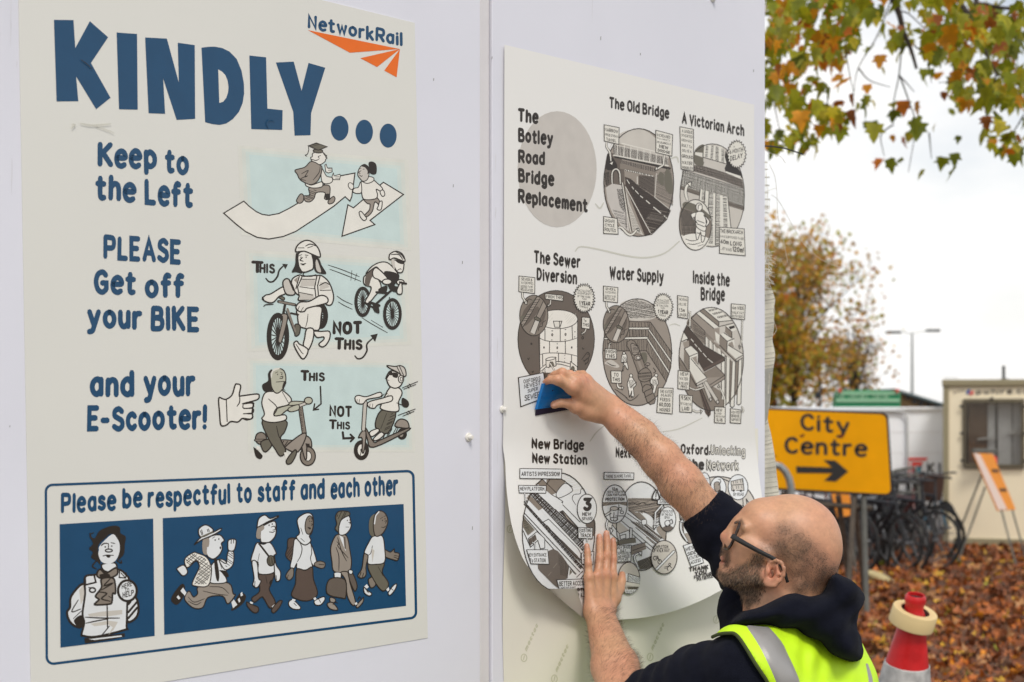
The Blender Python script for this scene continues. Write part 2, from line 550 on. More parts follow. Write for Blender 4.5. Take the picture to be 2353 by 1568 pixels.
    def run(self, src, x0, y0, k):
        """little drawing language; coordinates in an enlarged crop whose origin is x0, y0 and scale k."""
        tx = lambda p: (x0 + p[0] * k, y0 + p[1] * k)
        for ln in src.strip().split('\n'):
            ln = ln.strip()
            if not ln or ln.startswith('#'):
                continue
            tk = ln.split()
            op = tk[0]
            if op == 't':           # t colour weight height x0,y0 x1,y1 words
                c = tk[1]
                p0, p1 = [tx(tuple(float(v) for v in w.split(','))) for w in tk[4:6]]
                if c == 'O':
                    self.text(' '.join(tk[6:]), p0, p1, float(tk[3]) * k, float(tk[2]), 'k', 0.25, outline='p')
                else:
                    self.text(' '.join(tk[6:]), p0, p1, float(tk[3]) * k, float(tk[2]), c, 0.25)
                continue
            args = [w for w in tk[1:] if ',' not in w]
            pen = lambda v: max(1.7, float(v) * k * 1.18)
            P = [tx(tuple(float(v) for v in w.split(','))) for w in tk[1:] if ',' in w]
            if op == 'f': self.fill(P, args[0])
            elif op == 'F': self.fill(catmull(P, True, 4), args[0])
            elif op == 's': self.stroke(P, pen(args[0]) if float(args[0]) < 12 else float(args[0]) * k, args[1] if len(args) > 1 else 'k')
            elif op == 'S': self.stroke(catmull(P, False, 4), pen(args[0]) if float(args[0]) < 14 else float(args[0]) * k, args[1] if len(args) > 1 else 'k', taper=0.35)
            elif op == 'g':
                self.fill(P, args[0]); self.stroke(P, pen(args[1]), closed=True)
            elif op == 'G':
                P = catmull(P, True, 4)
                self.fill(P, args[0]); self.stroke(P, pen(args[1]), closed=True)
            elif op == 'e':
                rx, ry = (P[1][0] - x0), (P[1][1] - y0)
                E = self.ellipse(P[0][0], P[0][1], rx, ry, float(args[2]) if len(args) > 2 else 0)
                if args[0] != '-': self.fill(E, args[0])
                if float(args[1]) > 0: self.stroke(E, pen(args[1]), closed=True)
            elif op == 'h':         # h gap angle width [colour] polygon
                self.hatch(P, float(args[0]) * k, float(args[1]), max(.8, float(args[2]) * k * 1.25), args[3] if len(args) > 3 else 'k')
            elif op == 'z':         # zig-zag burst: z colour width teeth centre radius depth
                (cx, cy), (rx, ry) = P[0], (P[1][0] - x0, P[1][1] - y0)
                n = int(args[2]); B = []
                for j in range(2 * n):
                    r = 1.0 if j % 2 == 0 else 0.84
                    r *= 1 + self.rnd.uniform(-.03, .03)
                    a = math.pi * j / n
                    B.append((cx + rx * r * math.cos(a), cy + ry * r * math.sin(a)))
                self.fill(B, args[0]); self.stroke(B, pen(args[1]), closed=True)
            elif op == 'k':         # spoked wheel: k width spokes centre radius
                (cx, cy), (rx, ry) = P[0], (P[1][0] - x0, P[1][1] - y0)
                n = int(args[1]); w = float(args[0]) * k
                E = self.ellipse(cx, cy, rx, ry)
                self.fill(E, 'k'); self.fill(self.ellipse(cx, cy, rx - w, ry - w * 1.1), args[2] if len(args) > 2 else 'b')
                for j in range(n):
                    a = 2 * math.pi * (j + .3) / n
                    self.stroke([(cx, cy), (cx + (rx - w * .8) * math.cos(a), cy + (ry - w * .8) * math.sin(a))], w * 0.22)
                self.fill(self.ellipse(cx, cy, rx * .15, ry * .15), 'k')
    def build(self, name, parent):
        return mesh_obj(name, self.v, self.f, self.mats, parent, self.m)

def crop(x0, y0, w, out):
    """origin and scale of an enlarged crop of the photograph (source pixels)."""
    f = 2353.0 / 2500.0
    return (x0 * f, y0 * f, w * f / out)

def ink(name, c, rough=0.3, gain=1.28):
    r, g, b = lin(c)
    return mat(name, (min(.85, r * gain), min(.85, g * gain), min(.85, b * gain)), rough, vary=0.05, vscale=30, spec=0.4)
# ---------------------------------------------------------------- hoarding wall
M_WALL = mat('white painted board', (0.775, 0.77, 0.825), 0.45, vary=0.055, vscale=1.7, bump=0.15, bscale=900, rough_vary=0.12)
M_JOINT = mat('off white timber strip', (0.72, 0.69, 0.69), 0.55, vary=0.05, vscale=10, bump=0.1, bscale=200)
M_GAP = mat('dark joint gap', (0.10, 0.095, 0.09), 0.9)
M_TIMBER = mat('plywood edge', (0.42, 0.33, 0.22), 0.8, vary=0.2, vscale=20)
M_SCUFF = mat('grey scuff', (0.30, 0.29, 0.28), 0.8)
M_CAP = mat('cream plastic cap', (0.80, 0.77, 0.70), 0.35)

def wall_s(x):
    """distance along the wall (from the point straight ahead) seen at column x."""
    p = onwall(x, HY)
    return (p - Vector((0, WY0, CAMH))).dot(WD)
def wpt(s, z, d=0.0):
    return Vector((0, WY0, 0)) + WD * s + WN * d + Vector((0, 0, z))
def wbox(mb, s0, s1, z0, z1, d0, d1, mi=0, bev=0.0):
    c = wpt((s0 + s1) / 2, (z0 + z1) / 2, (d0 + d1) / 2)
    R = Matrix((WD, WN, Vector((0, 0, 1)))).transposed()
    mb.box(c, (s1 - s0, d1 - d0, z1 - z0), mi=mi, bev=bev, R=R)

S_J0, S_J1, S_END = wall_s(1106), wall_s(1129), wall_s(1758)
wall = thing('hoarding_wall', wpt(0.2, 0.0), 'tall white painted site hoarding wall carrying both posters', 'wall')
mb = MB(); wbox(mb, -2.6, S_J0 - 0.003, 0.0, 3.4, -0.018, 0.0, bev=0.0015)
mb.build('board', M_WALL, wall)
mb = MB(); wbox(mb, S_J1 + 0.002, S_END, 0.0, 3.4, -0.018, 0.0, bev=0.0015)
mb.build('board', M_WALL, wall)
mb = MB()
wbox(mb, S_J0, S_J1, 0.0, 3.4, -0.020, -0.0045, bev=0.003)
mb.build('joint_strip', M_JOINT, wall)
mb = MB()
wbox(mb, S_J0 - 0.0030, S_J0 - 0.0002, 0.0, 3.4, -0.03, -0.012)
wbox(mb, -2.6, S_J0 - 0.12, 0.0, 3.35, -0.04, -0.019)
mb.build('backing_sheet', M_GAP, wall)
for s in (-2.2, -1.4, -0.6, S_J0 + 0.02, S_END - 0.06):
    mb = MB(); wbox(mb, s - 0.045, s + 0.045, 0.0, 3.35, -0.14, -0.041)
    mb.build('timber_stud', M_TIMBER, wall)
# small scuffs and staple marks
mb = MB()
r = random.Random(11)
for (x, y) in ((1471, 122), (1809, 90), (1380, 84), (1731, 160), (996, 180), (1041, 424), (22, 978), (1130, 130), (1062, 600), (1085, 1210)):
    h = r.uniform(3, 9)
    P = [onwall(x, y, .0004), onwall(x + 1.6, y, .0004), onwall(x + 1.2, y + h, .0004), onwall(x - .4, y + h, .0004)]
    mb.add(P, [(0, 1, 2, 3)])
mb.build('scuff_marks', M_SCUFF, wall)

M_STAIN = mat('faint dirty streak', (0.715, 0.705, 0.735), 0.6, vary=.06, vscale=30)
mb = MB(); r = random.Random(17)
for i in range(9):
    x = r.choice((r.uniform(985, 1100), r.uniform(1135, 1155), r.uniform(5, 40), r.uniform(1180, 1750)))
    y = r.uniform(-30, 1500) if x < 1160 else r.uniform(-30, 90)
    h, w_ = r.uniform(15, 110), r.uniform(.5, 1.4)
    k = 7
    P = [onwall(x + w_ * math.sin(j * .9) * .5 - w_ * (.3 + .7 * math.sin(math.pi * (j + .4) / k)), y + h * j / k, .0003) for j in range(k + 1)]
    Q = [onwall(x + w_ * math.sin(j * .9) * .5 + w_ * (.3 + .7 * math.sin(math.pi * (j + .4) / k)), y + h * j / k, .0003) for j in range(k + 1)]
    mb.add(P + Q, [(j, j + 1, j + k + 2, j + k + 1) for j in range(k)])
mb.build('dirt_streaks', M_STAIN, wall)

def screw_cap(x, y, r, label, d0=0.0):
    p = onwall(x, y, d0)
    R = Matrix((WD, Vector((0, 0, 1)), WN)).transposed()
    c = thing('screw_cap', p, label, 'screw cap', 'plastic screw caps on the hoarding')
    MB().lathe(p, [(r, 0.0002), (r, 0.002), (r * .86, 0.0035), (0.0001, 0.0036)], 24, 0, R).build('washer', M_CAP, c, True)
    MB().lathe(p, [(r * .55, 0.0034), (r * .55, 0.009), (r * .42, 0.011), (0.0001, 0.0112)], 16, 0, R).build('cap_head', M_CAP, c, True)
screw_cap(1076, 1005, 0.0085, 'cream round screw cap on the white board just left of the joint strip')
screw_cap(1154, 941, 0.0075, 'small cream screw cap at the left edge of the bridge poster')
screw_cap(1637, -3, 0.0085, 'pale screw cap at the top of the board above the bridge poster')

INK = {
 'k': ink('print dark ink', (42, 35, 29)), 'p': ink('print paper white', (205, 201, 190)),
 'w': ink('print white', (212, 208, 198)), 'W': ink('print cool white', (205, 206, 205)),
 'g': ink('print mid grey', (140, 130, 119)), 'd': ink('print dark grey', (98, 93, 80)), 'l': ink('print light grey', (184, 178, 168)),
 'b': ink('print pale blue', (184, 199, 195)), '1': ink('print tint one', (201, 200, 190)), '2': ink('print tint two', (197, 200, 191)), '3': ink('print tint three', (191, 200, 193)),
 'n': ink('print navy', (26, 66, 97), 0.26), 'o': ink('print orange', (226, 98, 12)), 'm': ink('print brown', (84, 70, 62)),
 'c': ink('print circle grey', (180, 174, 166)), 'D': ink('print grey brown', (94, 84, 75)), 'r': ink('print road', (66, 54, 46)),
 'x': ink('print faint line', (186, 184, 172)), 'q': ink('print skin grey', (170, 168, 150)), 'Q': ink('print grey tone', (122, 112, 101)),
}
M_LPAPER = mat('cream poster vinyl', (0.755, 0.74, 0.675), 0.24, vary=0.03, vscale=2.0, bump=0.05, bscale=700, spec=0.5)
M_RPAPER = mat('white poster vinyl', (0.83, 0.81, 0.765), 0.33, vary=0.02, vscale=2.0, bump=0.04, bscale=500, spec=0.5)
# ---------------------------------------------------------------- big poster on the left
LP_D = 0.0012
lp = thing('poster', onwall(520, 1540), 'large cream notice poster headed KINDLY with navy lettering and cartoons', 'poster')
def lp_place(x, y, lift):
    return onwall(x, y, LP_D + lift)
quad = [(40, -172), (953, 53), (983, 1466), (72, 1618)]
mb = MB(); mb.plate([onwall(x, y, LP_D) for x, y in quad], -WN * 0.0009)
mb.build('sheet', M_LPAPER, lp)

def art(name, src, zoom, parent=lp, place=lp_place, base=0.0003, refine=0, step=0.000004):
    a = Art(place, base, step, refine=refine)
    a.run(src, *crop(*zoom))
    return a.build(name, parent)

Z1 = (0, 0, 1250, 2353)
Z2 = (0, 833, 1250, 2353)
art('headline_lettering', """
f n 248,92 338,93 346,222 413,98 497,172 418,290 508,450 442,503 350,352 360,466 260,467
f n 536,150 630,157 633,505 547,503
f n 667,173 767,178 822,380 817,197 895,208 897,547 812,552 750,362 759,524 683,521
f n 926,220 955,216 985,215 1020,221 1055,238 1088,272 1110,325 1121,385 1122,430 1115,475 1098,515 1070,548 1040,568 1010,575 975,571 943,562
f p 1003,320 1020,330 1035,345 1046,372 1050,400 1048,425 1040,450 1026,468 1008,474
f n 1146,256 1223,264 1229,500 1299,507 1297,598 1155,594
f n 1268,288 1350,284 1386,418 1418,290 1495,312 1430,520 1427,622 1354,624 1348,515
e n 0 1561,590 41,57
e n 0 1674,607 40,56
e n 0 1784,624 39,55
""", Z1)
art('company_logo', """
t n .2 66 1416,131 1848,214 NetworkRail
f o 1415,139 1838,226 1608,243
f o 1656,268 1838,226 1733,309
f o 1838,226 1823,356 1766,325
""", Z1)
art('message_lettering', """
t n .215 118 452,768 520,771 K
t n .22 120 527,772 718,780 eep
t n .22 118 758,800 866,806 to
t n .22 122 440,920 624,936 the
t n .22 124 665,940 886,962 Left
""", Z1)
art('message_lettering', """
t n .22 116 478,1192 830,1217 PLEASE
t n .22 116 434,1352 624,1361 Get
t n .22 118 666,1370 846,1372 off
t n .22 118 402,1512 652,1518 your
t n .22 118 696,1522 914,1527 BIKE
""", Z1)
art('message_lettering', """
t n .22 126 416,258 616,258 and
t n .22 128 660,256 898,254 your
t n .22 120 402,418 950,408 E-Scooter!
""", Z2)
PANELTXT = """
t n .215 96 282,793 532,778 Please
t n .215 96 564,770 652,766 be
t n .215 98 680,768 1058,750 respectful
t n .215 98 1088,746 1156,743 to
t n .215 98 1184,744 1356,733 staff
t n .215 98 1382,732 1492,726 and
t n .215 98 1520,726 1652,719 each
t n .215 98 1676,718 1830,709 other
"""
a = Art(lp_place)
k1 = crop(*Z2)
fr = []
def rc(cx, cy, r, a0, a1, n=6):
    return [(cx + r * math.cos(math.radians(a0 + (a1 - a0) * i / n)), cy + r * math.sin(math.radians(a0 + (a1 - a0) * i / n))) for i in range(n + 1)]
fr += rc(242, 692, 31, 180, 270) + rc(1872, 626, 28, 270, 360) + rc(1884, 1246, 28, 0, 90) + rc(246, 1452, 31, 90, 180)
a.stroke([(k1[0] + x * k1[2], k1[1] + y * k1[2]) for x, y in fr], 11.5 * k1[2], 'n', closed=True)
a.run(PANELTXT, *k1)
a.run("f n 274,842 704,816 711,1355 278,1409\nf n 748,814 1855,749 1866,1217 755,1350", *k1)
a.build('respect_panel', lp)

# pale blue washes behind the cartoons (soft edged: nested tints)
a = Art(lp_place, base=0.00012, step=0.000003)
for (q, soft) in (([(560, 345), (925, 378), (933, 566), (568, 531)], 13), ([(577, 585), (922, 606), (932, 782), (582, 798)], 13), ([(578, 832), (936, 838), (944, 1031), (580, 1031)], 10)):
    cx = sum(p[0] for p in q) / 4; cy = sum(p[1] for p in q) / 4
    for j, c in enumerate('123b'):
        g = soft * (1 - j * 2 / 3)
        a.fill([(x + g * (1 if x > cx else -1), y + g * .8 * (1 if y > cy else -1)) for x, y in q], c)
a.build('blue_wash', lp)

art('cartoon_walkers', """
g w 12 80,935 320,792 380,850 470,918 540,950 620,962 740,940 860,880 965,818 1110,720 1380,520 1480,488 1650,455 1612,740 1590,792 1532,738 1400,850 1200,985 940,1155 790,1215 620,1245 480,1225 340,1155 220,1060
g w 12 1565,835 1632,872 1990,566 2230,712 1830,1022 1888,1072 1495,1212
s 7 1480,488 1650,455
s 8 1820,820 1930,800
G w 9 1255,400 1300,480 1330,500 1375,510 1380,555 1340,580 1270,575 1245,500
g w 8 1385,470 1392,455 1400,490 1470,470 1478,488 1465,535 1390,535 1375,500
g w 8 1290,360 1305,350 1320,395 1375,395 1378,440 1330,455 1300,440
S 5 1330,405 1372,408
S 5 1330,425 1372,428
S 5 1415,500 1465,500
S 5 1415,518 1462,518
G g 10 1100,630 1110,720 1040,730 1055,790 1110,800 1160,760 1190,690 1290,690 1285,760 1330,770 1350,700 1340,605 1220,610
h 22 20 6 1100,650 1190,660 1160,760 1060,790 1040,740 1100,730
F k 1290,715 1345,705 1350,765 1310,775
G w 10 1060,575 1130,600 1250,560 1255,620 1150,635 1070,610
G g 10 1130,315 1240,365 1255,400 1240,480 1195,560 1120,595 1050,570 990,530 960,470 935,420 1050,385
S 9 1010,465 1090,425 1050,500 1080,490 1000,525 1060,545
S 8 1235,375 1220,450 1150,540
G g 10 955,770 1000,705 1035,725 1030,790 990,818 955,800
G g 10 1330,790 1390,735 1412,765 1390,810 1340,825
G w 9 1150,215 1140,260 1120,270 1135,310 1180,330 1230,355 1290,320 1300,290 1315,275 1290,230 1250,205
S 9 1130,290 1160,300 1185,305 1220,290
S 8 1240,245 1210,260 1225,280
S 7 1270,215 1290,245 1312,243 1295,262 1308,272
G d 9 1160,175 1255,180 1255,210 1200,215 1158,200
g d 9 1092,128 1188,95 1318,140 1210,182
h 16 -18 4 1100,130 1188,98 1240,112 1130,150
S 7 1095,140 1097,180 1080,230 1055,240 1075,255
G g 10 1760,770 1800,820 1830,830 1820,900 1765,960 1800,975 1860,910 1890,800 1950,850 1950,800 1905,740 1890,765
G w 10 1700,930 1725,915 1775,975 1790,1000 1760,1025 1720,990
G w 10 1945,800 1975,795 1970,870 1950,900 1915,885 1930,850
G w 10 1730,560 1860,540 1910,570 1980,640 1955,670 1905,650 1920,720 1890,765 1760,770 1730,690 1720,620
G w 9 1640,640 1690,625 1720,560 1730,680 1680,700 1625,680
G w 8 1575,580 1600,572 1632,600 1630,640 1600,650 1572,615
G w 9 1955,670 1990,660 2008,715 1980,735 1955,700
G w 9 1800,500 1870,510 1870,550 1800,580 1740,550
G l 9 1690,430 1720,375 1770,352 1820,400 1820,460 1800,530 1750,555 1710,520 1685,480
F k 1720,370 1770,348 1820,385 1825,440 1800,470 1800,430 1770,390
F k 1815,330 1860,318 1900,345 1912,400 1905,460 1870,475 1830,455 1820,400
S 6 1700,405 1725,400
S 6 1745,410 1765,408
S 7 1725,425 1695,450 1715,462
S 7 1700,475 1725,495 1740,485
""", (530, 330, 480, 2353))
art('cartoon_cyclists', """
t k .24 150 64,450 220,458 T
t k .22 120 165,450 345,460 HIS
S 22 240,515 280,555 330,550 380,490 400,420 450,365
f k 435,340 505,345 475,405
t k .26 160 1042,1190 1390,1180 NOT
t k .24 150 1060,1370 1175,1374 T
t k .24 130 1180,1372 1390,1372 HIS
S 20 1305,1440 1340,1475 1400,1460 1450,1380 1450,1300 1530,1220
f k 1490,1195 1580,1175 1548,1275
S 8 985,355 1150,410 1360,495
S 8 1005,405 1180,470 1378,550
S 7 1270,420 1258,540
S 7 1330,455 1305,545
S 8 1090,725 1170,780 1275,828
S 8 1105,795 1180,840 1275,885
S 8 1390,985 1500,1055 1695,1165
S 8 1500,1015 1640,1100
k 60 14 900,965 85,155
k 58 20 385,1210 135,285
G w 14 630,890 890,850 900,980 880,1120 820,1135 720,1115 640,1080 620,960
S 8 745,940 735,1030 715,1100
G w 14 730,1120 810,1125 800,1260 740,1380 690,1320 705,1230
G w 14 815,1150 900,1150 1000,1150 1005,1230 960,1310 910,1335 875,1300 930,1250 930,1215 850,1220
G w 14 575,1300 610,1265 640,1300 700,1330 745,1370 725,1440 680,1478 620,1400
S 10 600,1300 660,1390 690,1420
G d 12 590,1070 650,1080 640,1180 590,1200
s 30 470,830 440,990
s 26 500,880 590,1150 Q
s 10 480,900 580,1160
s 34 390,790 590,830
s 20 400,795 580,828 Q
s 22 540,930 630,950
G g 12 420,950 480,940 500,1000 430,1270 400,1280 390,1240 440,1000
G w 14 560,520 640,475 700,490 850,480 920,490 1000,570 1050,720 1030,820 970,830 880,740 840,750 640,780 640,720 600,690 550,600
f g 575,535 625,495 610,570
f l 668,530 825,530 825,610 650,610
f l 650,680 810,705 820,770 645,770
f l 890,560 970,570 1000,620 880,660
S 14 660,525 830,525
S 14 645,615 820,640
S 14 630,680 800,715
S 14 880,600 950,565 1000,590
S 14 890,660 1020,655
s 14 680,480 620,620 640,720
s 14 640,490 600,640
s 14 850,490 825,620 840,750
s 14 890,480 860,600 870,730
G w 14 200,760 240,715 300,700 460,610 480,690 400,730 330,800 260,800
G w 14 600,860 650,800 760,790 890,720 970,740 980,800 900,830 740,870 700,910 640,910
S 10 640,850 625,890
S 10 690,860 660,905
G l 14 445,555 515,525 590,690 520,715 470,680
s 14 520,540 570,660
s 16 200,740 215,770
S 14 215,850 240,830 330,825
G d 10 400,745 430,730 465,750 450,775
G w 14 625,230 700,190 790,230 810,380 770,420 690,440 640,390
F k 600,220 635,230 625,330 680,450 600,440 550,440 590,350
F k 790,240 870,270 910,360 965,455 900,460 830,430 810,330
F l 850,290 880,360 900,440 850,420 835,330
S 12 640,245 670,230
S 12 710,235 745,240
e k 0 660,262 7,9
e k 0 722,260 7,10
S 12 680,265 650,295 690,310
S 12 655,340 690,345 720,335
S 10 670,355 700,355
G w 14 600,195 620,120 700,65 780,70 850,130 885,200 885,260 790,225 700,190
S 14 625,150 700,150
S 14 715,130 770,105 850,130
S 14 740,150 800,130
S 14 700,440 690,480 780,490 840,470
S 10 1440,780 1490,850
k 38 22 1400,795 100,182
k 38 22 1755,940 112,190
G w 12 1430,480 1410,560 1440,600 1500,620 1480,700 1430,790 1470,810 1550,720 1620,620 1560,500
F D 1440,470 1490,400 1560,370 1530,470 1500,520 1470,610 1425,570
G w 12 1440,460 1500,380 1600,325 1700,330 1800,430 1830,500 1760,540 1690,490 1600,410 1550,380
F k 1660,430 1800,450 1835,520 1780,600 1860,620 1800,680 1720,640 1680,520
G w 12 1520,430 1570,390 1700,520 1660,570 1590,530 1530,500
e w 12 1690,555 55,32
e w 12 1850,560 45,30
G w 12 1810,650 1860,560 1870,690 1820,700
s 26 1560,680 1700,690
F k 1590,640 1690,600 1680,680 1600,680
s 30 1480,800 1600,840
s 26 1560,820 1740,660
S 16 1720,740 1740,950
s 20 1400,800 1540,870
F k 1520,840 1580,830 1600,930 1540,910
s 24 1840,560 1920,578
G w 12 1770,300 1880,320 1890,380 1870,440 1820,440 1780,380
F l 1745,285 1780,300 1780,410 1750,350
F k 1790,290 1895,310 1880,345 1820,330
S 8 1810,420 1850,400 1860,410
G w 12 1715,270 1730,220 1800,190 1870,220 1905,290 1890,310 1780,270 1730,290
S 12 1740,230 1830,230 1880,290
S 12 1790,195 1860,230 1895,280
""", (600, 575, 420, 2058))
art('cartoon_scooters', """
t k .24 128 988,235 1085,238 T
t k .22 104 1082,236 1255,240 HIS
t k .22 128 1312,634 1565,640 NOT
t k .22 112 1305,778 1395,782 T
t k .22 92 1398,780 1540,782 HIS
s 17 1210,295 1218,490 1140,555
s 16 1145,490 1132,560 1190,552
s 26 1462,810 1470,880 1580,875
s 22 1548,835 1588,875 1550,915
G w 14 65,430 110,435 150,440 215,390 250,280 275,268 312,290 295,395 330,400 490,380 520,400 495,445 335,490 450,480 450,520 440,590 445,650 380,670 330,655 280,695 200,690 150,730 90,730 75,600
S 11 300,400 300,470 270,520
S 12 335,485 440,485 450,530 345,540 340,490
S 12 345,545 450,545 440,600 345,600
S 12 340,605 440,600 430,660 340,650
s 12 150,440 160,690
e Q 12 540,880 62,68
s 30 475,900 600,900
s 16 480,900 600,900 Q
e Q 12 1068,1080 85,105
e w 8 1068,1080 40,55
G g 12 990,900 1040,850 1100,890 1110,980 1060,960 1055,1100 1030,1100
f k 1040,935 1090,940 1085,980 1050,975
G Q 10 700,900 960,910 950,970 980,1010 700,980
h 34 -55 8 700,905 950,920 930,980 700,965
s 56 985,530 1030,830
s 36 985,530 1030,830 Q
h 20 -10 5 965,540 995,540 1020,800 1000,800
G g 12 830,960 1000,830 1050,850 960,1030 830,1000
S 12 460,980 480,1070
G d 12 540,920 640,890 660,960 600,1030 560,1010
F k 465,990 490,1000 530,1040 560,1080 530,1115 480,1080
f w 490,965 530,975 525,1010 490,1005
G d 12 560,670 820,680 810,800 760,880 820,1020 760,1080 700,1000 620,870
S 9 715,740 740,850 765,890
f w 800,1040 830,1035 850,1090 820,1120
G d 12 830,1120 920,1010 940,1050 890,1150 840,1170
G q 11 690,560 830,510 960,490 970,540 840,560 760,620 690,625
G w 12 590,365 700,350 780,340 880,430 850,500 720,540 690,625 810,615 820,670 700,700 600,690 550,655 580,605 550,480
S 10 625,435 720,530 685,620
S 10 780,355 850,480
G q 10 880,465 1010,465 1060,480 870,510
s 40 970,515 1055,480
s 24 970,515 1055,480 l
e q 11 1075,455 45,38
s 36 850,560 950,545
G q 9 850,540 960,500 965,555 870,580
F k 660,100 620,150 620,230 560,270 555,310 580,350 640,355 670,330 650,230 670,150
G q 11 650,160 720,95 790,110 820,180 810,280 750,360 700,365 660,300 650,230
F p 650,150 690,95 760,85 740,100 680,130 660,200
F k 800,240 828,250 800,320 825,340 780,320
S 8 700,145 730,130
S 8 760,135 785,145
e k 0 728,160 6,8
e k 0 775,158 6,8
S 8 755,190 785,180 780,205 750,205
s 7 712,245 800,238
k 44 1 1672,1012 86,112 w
e k 0 2130,830 55,64
e g 8 2120,835 28,34
G g 12 2050,740 2080,680 2130,662 2190,690 2205,760 2120,760
G Q 12 1720,760 1810,920 1880,900 2180,770 2185,800 1810,980 1740,890
h 26 -62 7 1850,850 2080,740 2100,790 1900,880
G g 12 1640,870 1680,800 1720,800 1720,900 1700,1030 1680,1030 1680,880
s 52 1715,470 1695,780
s 32 1715,470 1695,780 l
G d 12 1890,570 2060,580 1970,820 1830,750
S 8 1955,600 1890,770
h 22 -25 6 2010,600 2055,600 1980,790 1930,790
G w 11 1765,810 1850,770 1870,800 1790,860
G w 11 1810,880 1890,810 1925,840 1870,890 1820,905
G w 12 1900,490 1990,310 2090,310 2130,370 2090,470 2090,570 1980,575 1890,545
F k 2130,425 2190,450 2210,500 2180,535 2130,510
s 8 2070,480 2170,520
G w 11 1600,420 1640,395 1730,410 1880,360 1890,410 1740,440 1690,490 1620,480
S 8 1625,440 1620,475
S 8 1650,440 1645,480
G w 11 1740,490 1780,460 1900,430 2010,400 2010,460 1860,500 1820,540 1760,530
S 8 1770,490 1765,525
S 8 1800,490 1795,530
h 18 -50 5 1890,385 1970,370 1980,400 1900,420
G w 12 1960,200 1985,160 1960,190 1950,195 2000,120 2100,150 2140,220 2110,290 2050,315 1990,290 1960,230
G l 11 1960,60 2050,70 2110,60 2160,90 2175,170 2130,180 2080,135 2000,95
F k 1980,125 2018,130 2015,170 1978,160
F k 2025,138 2085,150 2075,198 2025,185
s 7 2015,150 2030,150
s 8 2070,70 2130,190
s 8 2100,65 2155,190
e w 10 2118,212 30,42
e w 7 2122,212 14,22
S 6 1955,215 1985,230
s 7 2135,310 2305,240
s 7 2150,325 2285,272
s 7 2190,285 2210,315
s 7 2210,265 2232,295
s 7 2085,620 2280,548
s 7 2140,628 2265,575
s 7 2180,585 2200,612
s 7 2200,570 2225,600
""", (520, 880, 510, 2353))
art('cartoon_attendant', """
G W 22 340,790 210,930 195,1060 160,1120 190,1220 260,1280 330,1280 350,1150 370,930
f l 300,860 350,800 365,940 320,1030
F k 240,1210 330,1150 350,1270 280,1280
S 12 290,975 215,1110 320,1080
S 12 235,1190 330,1100
G W 22 870,980 960,950 990,1080 960,1180 870,1230 850,1120
h 50 -50 20 870,1000 970,980 980,1100 870,1220
G W 20 370,710 500,680 740,620 850,690 880,760 860,1000 850,1280 830,1320 500,1400 350,1390 330,1370 360,1240 340,1130 370,900
f l 400,1140 560,1110 800,1090 800,1140 640,1165 420,1170
f l 430,1250 640,1215 750,1230 700,1320 640,1380 690,1290 640,1260 480,1280
f k 360,1420 830,1360 830,1400 700,1430 370,1480
f W 410,1430 790,1385 800,1400 480,1440
s 16 625,1040 630,1290
s 13 650,1280 560,1390
S 16 370,1175 560,1185 770,1185
S 16 380,1245 520,1215 640,1195
s 20 370,710 375,800 495,770 475,695
s 15 480,690 490,750
s 14 770,640 765,715 840,720 845,660
s 10 785,660 830,710
e - 16 455,860 34,26
s 12 410,830 470,840
G W 16 570,560 715,545 730,620 640,650 575,620
G Q 18 510,660 545,620 610,665 730,600 740,680 620,730 520,710
F k 540,680 640,670 660,720 560,720
G Q 18 560,730 690,720 720,800 720,900 690,900 680,1000 640,1025 480,1030 530,970 490,930 560,830
S 18 660,730 590,810 690,780 560,860
S 18 520,880 620,900 560,960 660,990
S 14 640,930 690,960
F k 540,170 680,115 770,130 780,200 840,240 830,330 820,440 770,500 740,530 770,400 760,290 680,205 600,260 530,330 520,420 550,560 500,520 440,480 460,420 415,380 460,320 420,230 480,260
F W 530,400 545,340 680,215 740,260 770,330 765,430 720,520 640,555 560,530 525,450
S 18 425,200 450,270 520,260
S 16 510,510 455,580 500,615
S 16 740,520 790,545 790,515
S 14 430,210 470,195
S 13 555,345 590,320 635,320
S 13 670,310 715,320
s 9 640,320 640,385
e W 13 645,402 40,17
e k 0 603,360 9,9
e k 0 678,350 9,9
S 11 575,465 620,455 700,458
F k 610,462 640,455 665,470 640,488
e W 24 860,868 108,120
t k .17 56 795,850 915,812 HERE
t k .17 50 830,890 880,884 TO
t k .18 66 805,955 935,920 HELP
""", (130, 1260, 270, 1283), base=0.0009)
